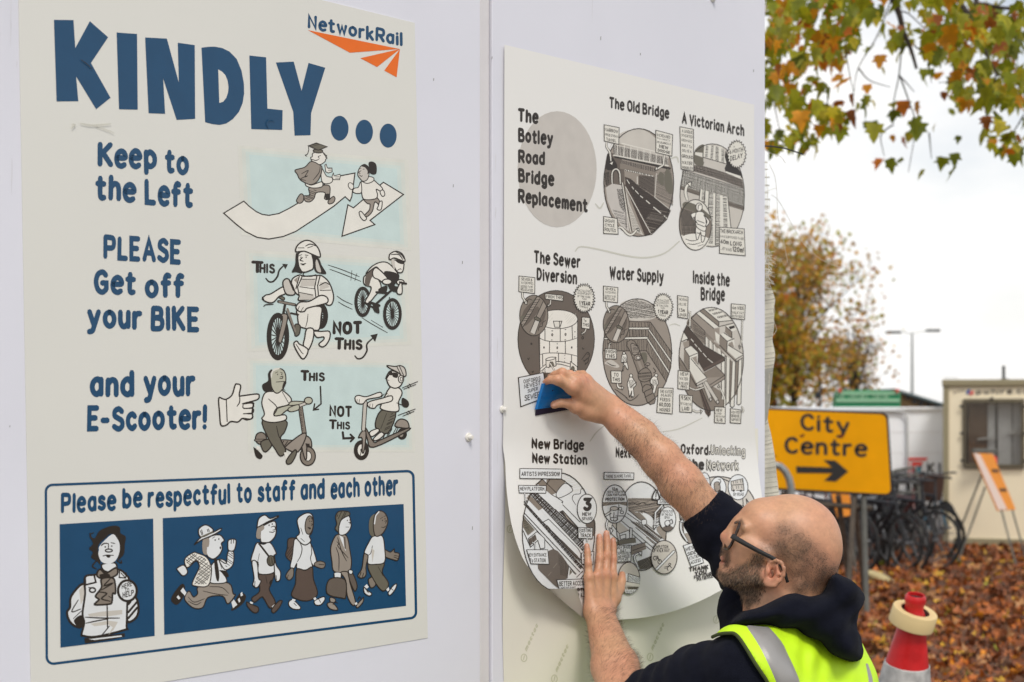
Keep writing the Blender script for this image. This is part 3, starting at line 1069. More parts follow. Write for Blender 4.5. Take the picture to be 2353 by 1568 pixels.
art('cartoon_commuters', """
G g 11 440,1020 560,960 800,970 850,1090 875,1110 790,1210 730,1120 560,1135 500,1250 400,1260 310,1190 290,1130 340,1060 390,1130 440,1090
S 8 500,1060 650,1095 790,1110
S 8 580,1010 720,1020 800,1090
S 8 330,1130 400,1190 520,1150
S 8 330,1180 420,1220 480,1190
F k 130,1150 240,990 290,1000 280,1120 200,1220
f W 240,1060 270,1020 310,1080 290,1115
f W 195,1130 215,1110 240,1145 220,1160
F k 830,1290 880,1160 940,1080 1000,1120 960,1210
f W 830,1190 860,1160 900,1220 850,1260
f W 935,1090 955,1070 965,1110 940,1125
f W 905,1160 925,1140 935,1180 920,1195
G W 11 600,760 700,690 780,740 760,870 770,960 600,970 570,900
G w 11 530,660 430,620 390,615 290,690 320,790 420,710 460,770 440,830 380,960 400,1000 560,1000 600,830 580,730
h 30 35 6 300,690 390,625 520,680 590,780 590,850 540,980 400,980 450,840 470,770 420,700 330,770
h 30 -40 6 300,690 390,625 520,680 590,780 590,850 540,980 400,980 450,840 470,770 420,700 330,770
G W 11 690,700 770,740 790,610 855,610 850,750 790,810 740,800
h 26 35 6 790,620 850,615 850,740 760,790
F k 630,690 660,690 690,860 680,950 650,900
F k 690,820 770,830 800,890 760,900 720,850
S 8 680,690 720,800
G W 11 200,800 270,760 310,800 320,850 270,885 215,830
G W 11 800,470 870,460 885,500 860,590 800,590 790,530
s 8 830,460 828,510
s 8 858,465 856,505
G W 12 570,440 690,410 740,455 745,480 715,510 725,570 690,640 620,690 550,650 540,570
F g 500,470 570,450 570,540 545,560 545,640 500,610
e k 0 643,470 8,10
e k 0 685,458 8,10
e k 0 704,560 10,16
S 8 610,450 640,430
G W 12 405,520 480,440 620,380 710,335 700,365 600,420 480,470
G W 12 450,350 520,295 590,320 615,370 480,435
f d 470,430 615,365 618,385 480,445
s 6 470,360 490,410
s 6 485,350 500,405
s 6 550,345 560,375
s 6 565,340 575,372
G m 11 1070,1140 1160,1060 1150,870 1320,850 1290,980 1270,1050 1340,1190 1280,1260 1210,1150 1180,1130 1100,1190
F k 1270,960 1300,930 1285,1010
S 8 1230,890 1245,970
f W 1050,1180 1085,1195 1070,1215 1045,1205
G m 11 1010,1190 1060,1215 1140,1250 1140,1300 1090,1310 1020,1240
f W 1300,1240 1330,1215 1335,1240 1310,1265
G m 11 1300,1270 1380,1180 1420,1180 1380,1260 1320,1315
G W 11 1130,500 1200,520 1280,500 1350,620 1325,660 1330,840 1150,860 1140,730 1060,715 1090,590
S 8 1155,630 1135,730
G W 11 1070,720 1130,735 1145,910 1175,945 1130,1020 1080,990 1095,910
G W 11 1325,650 1350,760 1400,840 1390,935 1340,920
s 6 1350,880 1355,930
s 6 1105,950 1100,1010
s 22 1150,510 1290,690
e d 11 1290,710 45,60
h 16 80 5 1250,660 1330,680 1330,760 1260,760
G W 12 1170,480 1170,350 1210,300 1330,250 1350,330 1340,420 1280,490 1210,500
F g 1135,330 1200,300 1210,340 1170,380 1170,450 1120,440
G W 12 1130,310 1150,220 1220,180 1280,220 1370,190 1360,210 1250,260 1140,320
e k 0 1268,298 7,10
e k 0 1305,285 7,10
S 9 1290,320 1330,310 1340,345 1310,355
S 9 1270,375 1310,380 1335,365
""", (390, 1220, 320, 1520), base=0.0009)
art('cartoon_commuters', """
G m 11 120,490 200,475 250,500 280,560 280,680 240,760 150,760 90,690 110,600
h 24 -55 6 110,600 170,560 170,740 100,700
G W 11 200,490 250,490 300,520 390,530 470,760 440,820 410,790 415,830 330,870 230,850 225,790 190,850 145,830 170,700 185,560
S 9 250,500 290,600 270,700 230,770
S 9 400,560 410,660 395,720 410,800
G Q 10 150,850 185,860 180,950 130,995 90,940
G Q 10 450,780 510,760 570,780 570,830 530,850 450,820
s 6 500,800 560,805
s 6 120,930 110,970
G m 12 225,860 330,875 415,835 430,980 480,1140 450,1210 360,1250 260,1240 160,1180 210,1040
G W 11 130,1260 180,1240 265,1320 260,1355 180,1350 130,1310
f W 170,1225 210,1235 205,1255 165,1245
G W 11 440,1260 480,1230 560,1200 570,1240 520,1300 460,1300
f W 430,1220 455,1205 470,1230 445,1245
s 6 190,1280 220,1310
s 6 490,1220 520,1270
G W 12 230,260 290,190 370,165 420,200 430,300 410,410 380,450 400,510 340,560 280,540 220,465 260,410
e Q 10 378,315 50,115 5
S 8 370,250 390,225
S 8 400,225 415,245
e k 0 385,268 6,9
e k 0 410,270 6,9
S 8 400,300 420,305 405,325
F k 358,340 400,350 385,370
S 9 275,350 300,430
S 8 275,480 320,520
G g 11 645,600 690,470 740,430 840,450 880,620 900,790 860,890 690,890 660,760
S 9 710,590 745,700 745,880
S 10 730,470 780,640 840,760
S 9 720,520 745,550 735,580 860,720
f W 745,430 800,470 830,600 830,640 780,520
f D 800,460 825,460 835,620 815,600
G g 11 770,900 860,900 880,1020 950,1260 915,1305 850,1190 830,1000
G D 11 860,880 920,920 970,1060 940,1130 880,1000
G W 9 690,905 770,905 770,970 700,970
G W 9 870,870 915,880 905,920 870,910
s 12 680,985 690,930
s 12 770,985 775,920
G D 12 630,985 820,990 830,1200 780,1215 600,1160
G g 10 640,1210 700,1230 690,1270 640,1260
G g 11 600,1290 660,1270 725,1340 720,1365 640,1350
G g 11 960,1310 1020,1240 1050,1210 1040,1270 980,1335
f W 940,1280 965,1265 975,1290 950,1305
S 9 670,1300 700,1265 730,1280
S 9 980,1240 1000,1200 1020,1220
G W 11 745,420 750,310 770,260 840,190 880,220 895,330 850,410 790,440
G d 11 705,210 750,145 860,150 880,190 820,220 770,260 745,340 740,400 700,360 720,300
h 26 -65 7 715,210 760,150 860,150 820,215 760,260
e k 0 850,258 6,9
e k 0 880,252 6,8
S 8 865,285 885,280 880,305
S 8 830,340 870,340
G Q 11 1110,990 1170,960 1200,1050 1140,1090
G d 11 1105,800 1300,780 1280,900 1360,1040 1290,1130 1180,1000
S 8 1230,830 1290,940
f W 1055,1075 1090,1045 1115,1080 1090,1100
G W 11 1055,1080 1090,1120 1150,1160 1120,1190 1060,1150
f W 1330,1110 1360,1080 1370,1120 1345,1135
G W 11 1355,1150 1420,1060 1460,1045 1440,1110 1380,1180
s 6 1090,1130 1110,1150
s 6 1390,1100 1415,1120
G Q 11 1310,620 1380,650 1430,610 1430,650 1490,670 1470,750 1410,740 1310,700
s 6 1430,690 1480,700
s 6 1425,710 1475,730
G Q 11 1060,660 1110,690 1080,820 1080,930 1030,970 980,940 1030,850
s 6 1020,900 1000,950
s 6 1050,910 1035,960
G W 11 1060,650 1120,520 1170,455 1280,450 1310,600 1310,770 1200,800 1105,790 1105,690
S 8 1160,570 1140,660 1105,690
f l 1150,600 1185,630 1160,780 1150,690
F d 1190,180 1130,230 1115,330 1130,430 1180,450 1190,300
G Q 11 1190,190 1250,140 1310,165 1345,230 1345,300 1300,400 1240,450 1190,440 1170,320
s 14 1240,150 1200,200 1185,300 W
e k 0 1283,258 6,9
e k 0 1315,238 6,9
S 8 1255,240 1290,215
S 8 1300,210 1325,200
S 8 1310,270 1335,260 1320,295
S 8 1270,340 1300,345 1325,325
""", (680, 1220, 330, 1669), base=0.0009)
# pen scribbles and dirt on the print
for s_ in ("S 5 330,590 345,575 334,570 x", "S 5 370,567 420,575 480,572 510,568 x\nS 3 440,578 500,600 525,612 x", "S 4 1236,590 1228,568 1240,550 1262,556 n", "S 3 372,275 400,295 425,318"):
    art('pen_mark', s_, Z1, base=0.0024)
# ---------------------------------------------------------------- bridge poster, its lower third still loose
RP_D = 0.0040
def sheet_lift(x, y):
    """how far the loose lower part of the sheet stands off the wall."""
    t = min(1.15, max(0.0, (y - 1004.0) / 420.0))
    s = t * t * (3 - 2 * min(t, 1.0)) if t < 1 else 1.0 + (t - 1)
    side = min(2.2, ((1395.0 - x) / 215.0) ** 2) if x < 1395 else min(1.3, ((x - 1395.0) / 260.0) ** 2)
    wav = 0.004 * math.sin((x - 1150) / 52.0) * t
    return RP_D + s * (0.016 + 0.060 * side) + wav
def rp_place(x, y, lift):
    return onwall(x, y, sheet_lift(x, y) + lift)

rp = thing('poster', onwall(1390, 1420), 'white bridge replacement poster with line drawings, its loose bottom edge curling off the wall', 'poster')
# outline of the sheet (photo positions)
Lft = [(1159, 103), (1158, 500), (1157, 900), (1156, 1004), (1156, 1030), (1161, 1066), (1162, 1092), (1166, 1144), (1175, 1203), (1190, 1255), (1208, 1295), (1238, 1332), (1267, 1358), (1304, 1389), (1347, 1424)]
Rgt = [(1733, 241), (1734, 560), (1735, 860), (1735, 990), (1737, 1020), (1741, 1062), (1746, 1105), (1752, 1150), (1758, 1200), (1762, 1240), (1764, 1262), (1765, 1272), (1766, 1278), (1767, 1282), (1768, 1286)]
def rs(pts, n):
    c = catmull(pts, sub=8)
    L = [0.0]
    for a, b in zip(c, c[1:]): L.append(L[-1] + math.hypot(a[0] - b[0], a[1] - b[1]))
    out = []
    for i in range(n):
        t = L[-1] * i / (n - 1)
        j = max(0, min(len(L) - 2, int(np.searchsorted(L, t) - 1)))
        f = (t - L[j]) / max(1e-9, L[j + 1] - L[j])
        out.append((c[j][0] + (c[j + 1][0] - c[j][0]) * f, c[j][1] + (c[j + 1][1] - c[j][1]) * f))
    return out
def row_lerp(k, t):
    a, b = Lft2[k], Rgt2[k]
    sag = 62.0 * (k / (NR - 1)) ** 6 * math.sin(math.pi * t) * 0.75
    return (a[0] + (b[0] - a[0]) * t, a[1] + (b[1] - a[1]) * t + sag)
Lft2 = catmull(Lft, sub=5); Rgt2 = catmull(Rgt, sub=5)
NR = len(Lft2); NC = 40
vs, fs = [], []
for k in range(NR):
    for c in range(NC + 1):
        x, y = row_lerp(k, c / NC)
        vs.append(rp_place(x, y, 0.0))
for k in range(NR - 1):
    for c in range(NC):
        i = k * (NC + 1) + c
        fs.append((i, i + 1, i + NC + 2, i + NC + 1))
mesh_obj('sheet', vs, fs, M_RPAPER, rp, smooth=True)
# turned-up corner showing the back of the sheet
M_BACK = mat('vinyl back', (0.50, 0.475, 0.41), 0.5, vary=0.04, vscale=5)
top = [(1262, 1353), (1290, 1353.5), (1318, 1353), (1325, 1352.5)]
bot = [(1268, 1360), (1303, 1390), (1335, 1416), (1347, 1425)]
edge = [(1325, 1352.5), (1331, 1382), (1341, 1412), (1347, 1425)]
vs, fs = [], []
n = 10
for i in range(n + 1):
    for j in range(n + 1):
        u, v = i / n, j / n
        A = catmull(top, sub=8); B = catmull(bot, sub=8)
        a = A[int(u * (len(A) - 1))]; b = B[int(u * (len(B) - 1))]
        x, y = a[0] + (b[0] - a[0]) * v, a[1] + (b[1] - a[1]) * v
        vs.append(rp_place(x, y, 0.003 + 0.012 * (1 - v) * (0.4 + u)))
for i in range(n):
    for j in range(n):
        k = i * (n + 1) + j
        fs.append((k, k + 1, k + n + 2, k + n + 1))
mesh_obj('turned_up_corner', vs, fs, M_BACK, rp, smooth=True)

# release liner hanging under the loose part
M_LINER = mat('cream release liner', (0.84, 0.805, 0.69), 0.42, vary=0.03, vscale=4.0, bump=0.06, bscale=40)
def ln_place(x, y, lift):
    return onwall(x, y, 0.0014 + 0.0014 * (1 + math.sin(x / 37.0 + y / 90.0)) * min(1, max(0, (y - 1010) / 60.0)) + lift)
liner = thing('backing_paper', onwall(1430, 1730), 'cream backing paper with grey watermarks hanging below the loose poster', 'paper sheet')
vs, fs = [], []
for j in range(25):
    for i in range(25):
        xa = 1158 + 3 * math.sin(j / 3.0) * (j > 3)
        vs.append(ln_place(xa + (1742 - xa) * i / 24, 985 + (1740 - 985) * j / 24, 0))
for j in range(24):
    for i in range(24):
        k = j * 25 + i
        fs.append((k, k + 1, k + 26, k + 25))
mesh_obj('liner_sheet', vs, fs, M_LINER, liner, smooth=True)
INK['v'] = ink('liner watermark', (186, 184, 160), 0.6)
def liner_mark(x, y, s=1.0):
    a = Art(ln_place, 0.0004, refine=20)
    """maker's word running up at a slant, with a ringed mark at its foot."""
    for word, w in (('mactac', 62),):
        ang = math.radians(-66)
        dx, dy = math.cos(ang), math.sin(ang)
        W = 0
        lay = []
        for ch in word:
            lay.append((ch, W)); W += FONT[ch][0] + 4.2
        k = w * s / W
        for ch, xo in lay:
            for sm, pts in FONT[ch][1]:
                q = catmull(pts, sub=3) if sm else pts
                P = [(x + ((gx + xo) * dx - gy * 0.55 * dy * -1 * -1) * k, y + ((gx + xo) * dy - gy * 0.95 * abs(dx)) * k * 1.0 - gy * 0 * k) for gx, gy in q]
                P = [(x + (gx + xo) * dx * k * 1.1 - gy * 0.30 * k - gy * 0.5 * k * 0, y + (gx + xo) * dy * k * 1.1 - gy * 0.62 * k) for gx, gy in q]
                a.stroke(P, 2.3 * s, 'v')
        a.stroke(a.ellipse(x - 6 * s, y + 16 * s, 6.5 * s, 8.5 * s), 2.0 * s, 'v', closed=True)
        a.stroke([(x - 7 * s, y + 20 * s), (x - 5 * s, y + 11 * s)], 2.2 * s, 'v')
    a.build('watermark', liner)
for (x, y) in ((1210, 1496), (1280, 1544), (1500, 1494), (1428, 1415), (1652, 1408), (1178, 1200), (1372, 1575), (1590, 1560), (1720, 1520), (1575, 1610), (1230, 1660), (1440, 1680)):
    liner_mark(x, y)

def rart(name, src, zoom):
    loose = zoom[1] > 1040
    return art(name, src, zoom, rp, rp_place, 0.0003, 7.0 if loose else 13.0, 0.000016 if loose else 0.000004)

Z3 = (1150, 0, 750, 1680)
Z5 = (1150, 1050, 750, 1909)
Z4 = (1150, 600, 750, 2352)
rart('title_lettering', """
e c 0 471,926 216,317
t k .235 78 258,668 368,680 The
t k .235 80 258,778 448,800 Botley
t k .235 78 258,892 403,908 Road
t k .235 80 258,1000 454,1022 Bridge
t k .235 80 258,1110 638,1166 Replacement
""", Z3)
rart('heading_lettering', """
t k .215 64 757,592 1083,652 The Old Bridge
""", Z3)
rart('heading_lettering', """
t k .215 66 1154,678 1493,750 A Victorian Arch
""", Z3)
rart('heading_lettering', """
t k .215 72 345,1440 598,1470 The Sewer
t k .215 72 360,1535 580,1558 Diversion
""", Z3)
rart('heading_lettering', """
t k .215 104 1062,258 1474,290 Water Supply
""", Z4)
rart('heading_lettering', """
t k .215 104 1700,290 1980,318 Inside the
t k .215 108 1758,420 1942,430 Bridge
""", Z4)
rart('heading_lettering', """
t k .215 66 378,116 702,128 New Bridge
t k .215 66 380,206 722,220 New Station
""", Z5)
rart('heading_lettering', """
t k .215 66 900,172 1120,182 Next Steps
""", Z5)
rart('heading_lettering', """
t k .22 66 1304,150 1474,158 Oxford
t k .3 40 1479,158 1486,158 :
t O .26 66 1488,156 1704,166 Unlocking
t k .24 66 1345,242 1448,250 the
t O .26 68 1464,252 1664,254 Network
""", Z5)
CALL = dict(ms=4)
rart('picture_old_bridge', """
e g 0 520,815 446,688
F l 90,560 180,300 300,180 470,135 620,160 760,280 900,480 850,500 600,420 300,330 180,320
F D 85,700 110,500 180,440 300,500 340,760 300,860 200,840 110,870
F k 100,560 130,440 230,560 240,640 160,660 100,640
f l 190,320 890,470 895,600 200,470
h 9 86 4 195,335 885,500 890,590 200,455
s 9 300,315 900,460 p
s 10 195,470 900,605 p
s 7 250,330 245,460 p
s 7 335,345 330,480 p
s 7 420,365 415,500 p
s 7 505,385 500,518 p
s 7 585,400 585,535 p
s 7 665,420 662,555 p
s 7 745,440 742,575 p
f k 210,475 930,625 930,665 860,640 480,555 300,515 210,500
f g 290,530 745,630 740,700 290,575
h 9 87 4 290,530 745,630 740,690 290,570
f Q 280,575 760,690 730,740 400,660 280,640
f k 345,650 705,740 700,725 345,645
s 10 350,655 700,735 p
h 22 60 7 350,648 705,728 700,742 350,665
f D 520,720 720,740 720,990 520,860
h 12 30 3 520,720 720,740 720,990 520,860
f g 720,740 930,640 960,900 955,1100 720,1000
h 14 25 3 720,740 930,640 960,900 955,1120 720,1000
F d 790,680 840,720 830,860 760,780
F d 900,640 950,800 940,960 860,900 850,700
s 9 745,700 725,1000 l
s 8 500,740 500,840 p
f r 345,740 420,770 560,900 720,1000 930,1170 880,1290 690,1480 600,1500 350,860
h 16 12 4 g 700,1150 920,1180 860,1300 690,1480 600,1300
h 12 12 5 345,760 440,790 720,1010 925,1170 880,1290 700,1470 500,1100
s 7 350,870 675,1470 p
s 9 345,850 430,860 r
s 7 370,780 400,830 p
s 8 435,870 455,900 p
s 8 475,915 515,960 p
s 9 540,985 570,1010 p
s 10 615,1045 660,1085 p
s 11 710,1130 800,1205 p
s 10 845,1240 878,1270 p
s 8 720,1000 930,1170 l
f l 350,880 360,1000 440,1430 580,1490 510,1350 400,1080
h 18 0 3 d 380,1080 500,1330 560,1470 450,1420
f c 100,880 180,830 300,850 350,1080 400,1440 300,1380 180,1200 120,1050
h 13 60 3 240,900 320,900 350,1100 340,1200 280,1130
h 13 -30 3 240,900 320,900 350,1100 340,1200 280,1130
h 18 15 3 180,1150 330,1200 380,1400 250,1300
s 9 310,820 370,1200 420,1450 p
s 5 300,820 355,1200 360,1400
s 5 330,830 390,1200 430,1440
S 16 180,830 180,690 230,640 275,690 285,830 p
S 5 168,830 172,680 230,630 285,680 295,830
S 5 192,830 196,700 230,660 262,710 272,830
h 18 -20 3 80,690 140,680 145,820 85,880
h 22 80 3 80,690 140,680 145,820 85,880
e - 9 520,815 446,688
S 30 110,300 110,360 150,430 165,540
S 18 110,300 110,360 150,430 165,540 p
f p 150,570 190,550 180,590
g p 6 78,78 270,115 265,330 80,285
t k .17 44 88,160 255,190 NARROW
t k .15 32 90,218 258,248 PEDESTRIAN
t k .16 38 105,280 232,305 TUNNEL
s 30 845,470 835,590 760,640
s 18 845,470 835,590 760,640 p
g p 6 745,605 765,655 728,655
g p 6 738,148 952,205 942,480 738,432
t k .17 36 755,225 922,258 INCREASED
t k .14 22 755,258 922,295 RAIL CAPACITY
t k .14 28 752,312 930,340 REQUIRES A
t k .22 44 780,372 895,400 NEW
t k .18 38 762,420 920,455 BRIDGE
S 36 255,1390 300,1390 380,1470 440,1475 510,1400
S 24 255,1390 300,1390 380,1470 440,1475 510,1400 p
g p 6 490,1410 520,1395 525,1440
g p 7 72,1248 245,1275 258,1475 72,1465
t k .17 42 88,1320 215,1335 UNSAFE
t k .17 40 92,1375 212,1388 CYCLE
t k .17 46 86,1435 224,1452 ROUTES
""", (1460, 290, 200, 1045))
rart('picture_victorian_arch', """
e l 0 410,818 363,580
F d 215,310 320,250 310,480 210,460
F k 560,320 600,400 720,540 740,620 560,560
f p 215,330 300,340 300,390 215,360
f p 560,545 730,600 735,640 560,580
f p 320,245 520,270 570,460 310,390
f l 310,395 570,465 550,510 310,440
h 10 0 4 340,250 365,255 355,390 330,385
h 10 0 4 400,255 425,260 415,415 390,405
h 10 0 4 450,265 480,275 480,435 445,425
h 10 0 4 515,290 540,310 545,450 515,445
s 4 310,390 570,465
f g 205,480 320,490 550,560 745,640 765,740 500,640 200,545
h 9 15 3 205,480 320,490 550,560 745,640 765,740 500,640 200,545
h 11 75 3 205,480 320,490 550,560 745,640 765,740 500,640 200,545
s 5 75,530 300,600 765,745
f p 75,530 300,600 765,745 772,950 500,860 55,710
h 9 17 3 75,530 300,600 765,745 772,950 500,860 55,710
h 12 95 2.4 75,530 300,600 765,745 772,950 500,860 55,710
f Q 52,710 500,850 772,950 768,990 480,900 52,750
h 10 17 3 52,710 500,850 772,950 768,990 480,900 52,750
f p 275,745 585,840 620,1180 480,1390 350,1375 260,870
h 14 0 5 300,750 330,760 330,900 290,880
h 14 4 5 375,775 420,790 415,1370 355,1370 365,1000
h 14 5 5 450,800 495,815 495,1380 450,1385
h 14 4 5 530,825 570,840 580,1170 540,1170
s 5 275,745 262,870
s 5 585,840 620,1180
s 5 330,760 300,1100
s 5 375,775 360,1100
s 5 450,800 445,1380
e - 7 410,818 363,580
e p 6 220,1150 180,285
F Q 60,960 200,1000 380,1080 395,1250 330,1300 60,1260
h 16 60 5 60,960 180,1000 220,1150 60,1160
h 16 -50 4 60,960 180,1000 220,1150 60,1160
h 14 85 4 60,1160 230,1150 230,1270 80,1280
h 20 0 4 60,1160 230,1150 230,1270 80,1280
F d 105,890 240,930 380,1040 380,1080 200,1000 80,950
F w 80,1280 230,1250 370,1310 330,1400 230,1430 140,1380
S 5 110,1310 180,1330 240,1320
S 5 130,1360 200,1370 280,1350
S 4 250,1390 310,1370
G w 6 230,1170 330,1200 320,1320 290,1340 280,1230 250,1310 230,1300
s 6 235,1240 265,1245
s 6 290,1270 325,1280
G w 6 230,1010 310,1010 340,1110 330,1220 240,1180 220,1100
G w 6 185,1020 225,1010 215,1060 200,1070 240,1130 190,1080 170,1040
G w 6 315,1040 375,1100 370,1140 330,1170 350,1110
s 5 240,1100 320,1130
s 5 240,1140 320,1170
e w 6 262,950 36,46
S 6 250,980 255,930 285,925
e - 8 220,1150 180,285
S 40 130,870 110,790 120,720 150,690
S 28 130,870 110,790 120,720 150,690 p
g p 5 125,680 175,665 170,730
g p 5 45,45 198,75 202,548 60,522
t k .16 36 68,108 190,130 A UNIQUE
t k .15 32 65,155 190,178 INVERTED
t k .15 32 62,208 178,228 ARCH WAS
t k .15 32 66,268 180,290 BUILT To
t k .15 32 70,325 176,343 SOLVE A
t k .17 38 66,392 194,412 GROUND
t k .16 38 70,465 186,480 WATER
t k .16 32 72,520 192,532 PROBLEM
z p 5 24 685,358 110,165
t k .14 20 648,280 664,280 A
t k .17 50 606,355 756,325 6 MONTH
t k .17 58 612,435 750,395 DELAY
g p 5 490,1175 770,1195 782,1498 492,1470
t k .18 44 500,1240 752,1258 THE BRICKARCH
t k .14 28 500,1290 765,1322 WAS SUPPOSED To BE
t k .18 52 502,1360 596,1372 40m
t k .18 52 612,1382 740,1392 LONG
t k .3 10 745,1395 760,1396 ..
t k .16 34 505,1430 628,1450 ...IT WAS
t k .2 58 638,1450 765,1465 120m!
""", (1650, 300, 200, 922))
PIPES = """
e Q 0 205,468 146,210
f d 70,480 230,270 260,290 90,580 75,540
F D 90,480 150,420 200,380 210,330 160,350 100,420
F D 140,560 220,470 260,400 230,380 160,480 110,570
F D 250,600 300,540 330,440 310,420 270,540 230,640
f g 75,545 245,270 262,300 95,585
s 5 75,545 240,268
s 5 95,585 265,300
h 22 -10 4 75,545 245,270 262,300 95,585
f g 225,490 300,330 335,370 265,510
s 5 225,490 300,325
s 5 268,510 338,370
f l 165,640 225,505 268,520 215,665
s 5 165,640 222,505
s 5 215,668 268,520
G d 5 212,490 240,485 275,515 268,530 215,510
S 5 90,330 130,340 150,300 190,310
S 5 250,630 260,590 290,580 300,540 330,520
e - 6 205,468 146,210
"""
rart('picture_sewer', """
e D 0 436,715 396,505
e - 7 436,715 396,505
f w 270,520 655,500 655,1060 270,1060
e w 6 450,508 208,97
h 20 -50 2 x 520,450 640,450 640,520 540,560
h 20 -50 2 x 260,540 400,440 400,500 330,600
g p 5 408,528 495,528 475,592 420,590
s 5 470,530 472,590
s 6 255,690 270,1040
s 6 657,500 657,1040
S 5 258,700 330,730 450,740 560,730 655,700
S 5 262,875 340,858 460,858 560,868 656,890
s 4 320,610 320,728
s 4 478,600 478,738
s 4 600,580 605,715
s 4 368,735 366,855
s 4 530,735 532,865
s 4 295,870 297,990
s 4 460,860 460,950
s 4 595,880 595,950
e - 4 395,668 6,12
e - 4 533,665 6,12
e - 4 447,803 5,10
e - 4 310,800 4,8
e - 4 597,800 4,8
s 4 388,628 402,628
s 4 385,722 395,722
s 4 526,614 538,614
s 4 525,720 535,720
e k 0 447,762 5,6
e k 0 447,842 5,6
e k 0 525,880 4,5
e k 0 525,912 4,5
e k 0 522,943 4,5
e k 0 630,638 5,6
e k 0 628,690 5,6
S 5 270,1020 340,970 450,945 580,970 655,1010
S 7 275,1050 340,1000 450,970 580,1000
h 16 80 2 280,1050 330,1015 340,1100 290,1110
g p 6 330,925 430,900 435,990 415,995 400,950 375,950 362,1010 332,1000
G w 5 330,920 380,900 435,905 400,925 345,935
F d 368,1000 385,950 410,960 412,995
s 18 375,965 430,1060
s 9 375,965 430,1060 p
g p 5 585,945 655,1000 655,1045 580,1025
e d 5 608,1020 16,24
e - 4 710,700 9,13
e - 3 180,762 6,8
S 5 705,800 715,818 725,808
S 5 140,910 150,925 158,905
S 5 185,1045 195,1058 203,1040
S 5 700,925 760,850 782,880 770,905 720,950
S 5 770,910 765,950 735,975 745,955
e k 0 765,870 5,6
S 4 715,930 735,935 750,915
""" + PIPES + """
s 24 85,225 90,280 120,330
s 13 85,225 90,280 120,330 p
g p 5 105,345 132,310 134,356
g p 6 52,60 216,78 214,242 50,222
t k .16 30 75,105 188,118 SEWER &
t k .14 26 72,142 198,152 WATER PIPES
t k .14 24 68,180 194,186 NEEDED To BE
t k .16 28 68,210 196,225 RELOCATED
s 16 380,305 375,350 360,368
s 7 380,305 375,350 360,368 p
g p 4 350,350 375,368 346,376
g p 5 322,242 508,262 505,320 324,298
t k .17 34 332,288 500,304 FROM THIS
z p 7 30 725,290 112,155
t k .14 24 658,222 798,232 THE CHALLENGES
t k .14 24 658,248 802,262 & COMPLEXITY
t k .14 22 655,278 790,292 OF THIS WORK
t k .14 18 705,305 752,312 TOOK
t k .24 44 675,360 788,370 1 YEAR
t k .14 20 678,382 765,398 TO RESOLVE
s 16 745,605 735,635 705,660
s 7 745,605 735,635 705,660 p
g p 4 700,640 720,662 696,668
g p 5 702,486 786,492 782,610 700,598
t k .17 30 718,532 748,538 To
t k .17 36 712,582 775,586 THIS
g W 8 46,1112 305,1060 345,1310 70,1412
t k .17 42 98,1175 272,1140 OXFORDS
t k .17 46 104,1228 272,1188 NEWEST
t k .17 38 140,1272 246,1244 SUPER
t k .17 60 108,1358 270,1312 SEWER
""", (1255, 660, 210, 890))
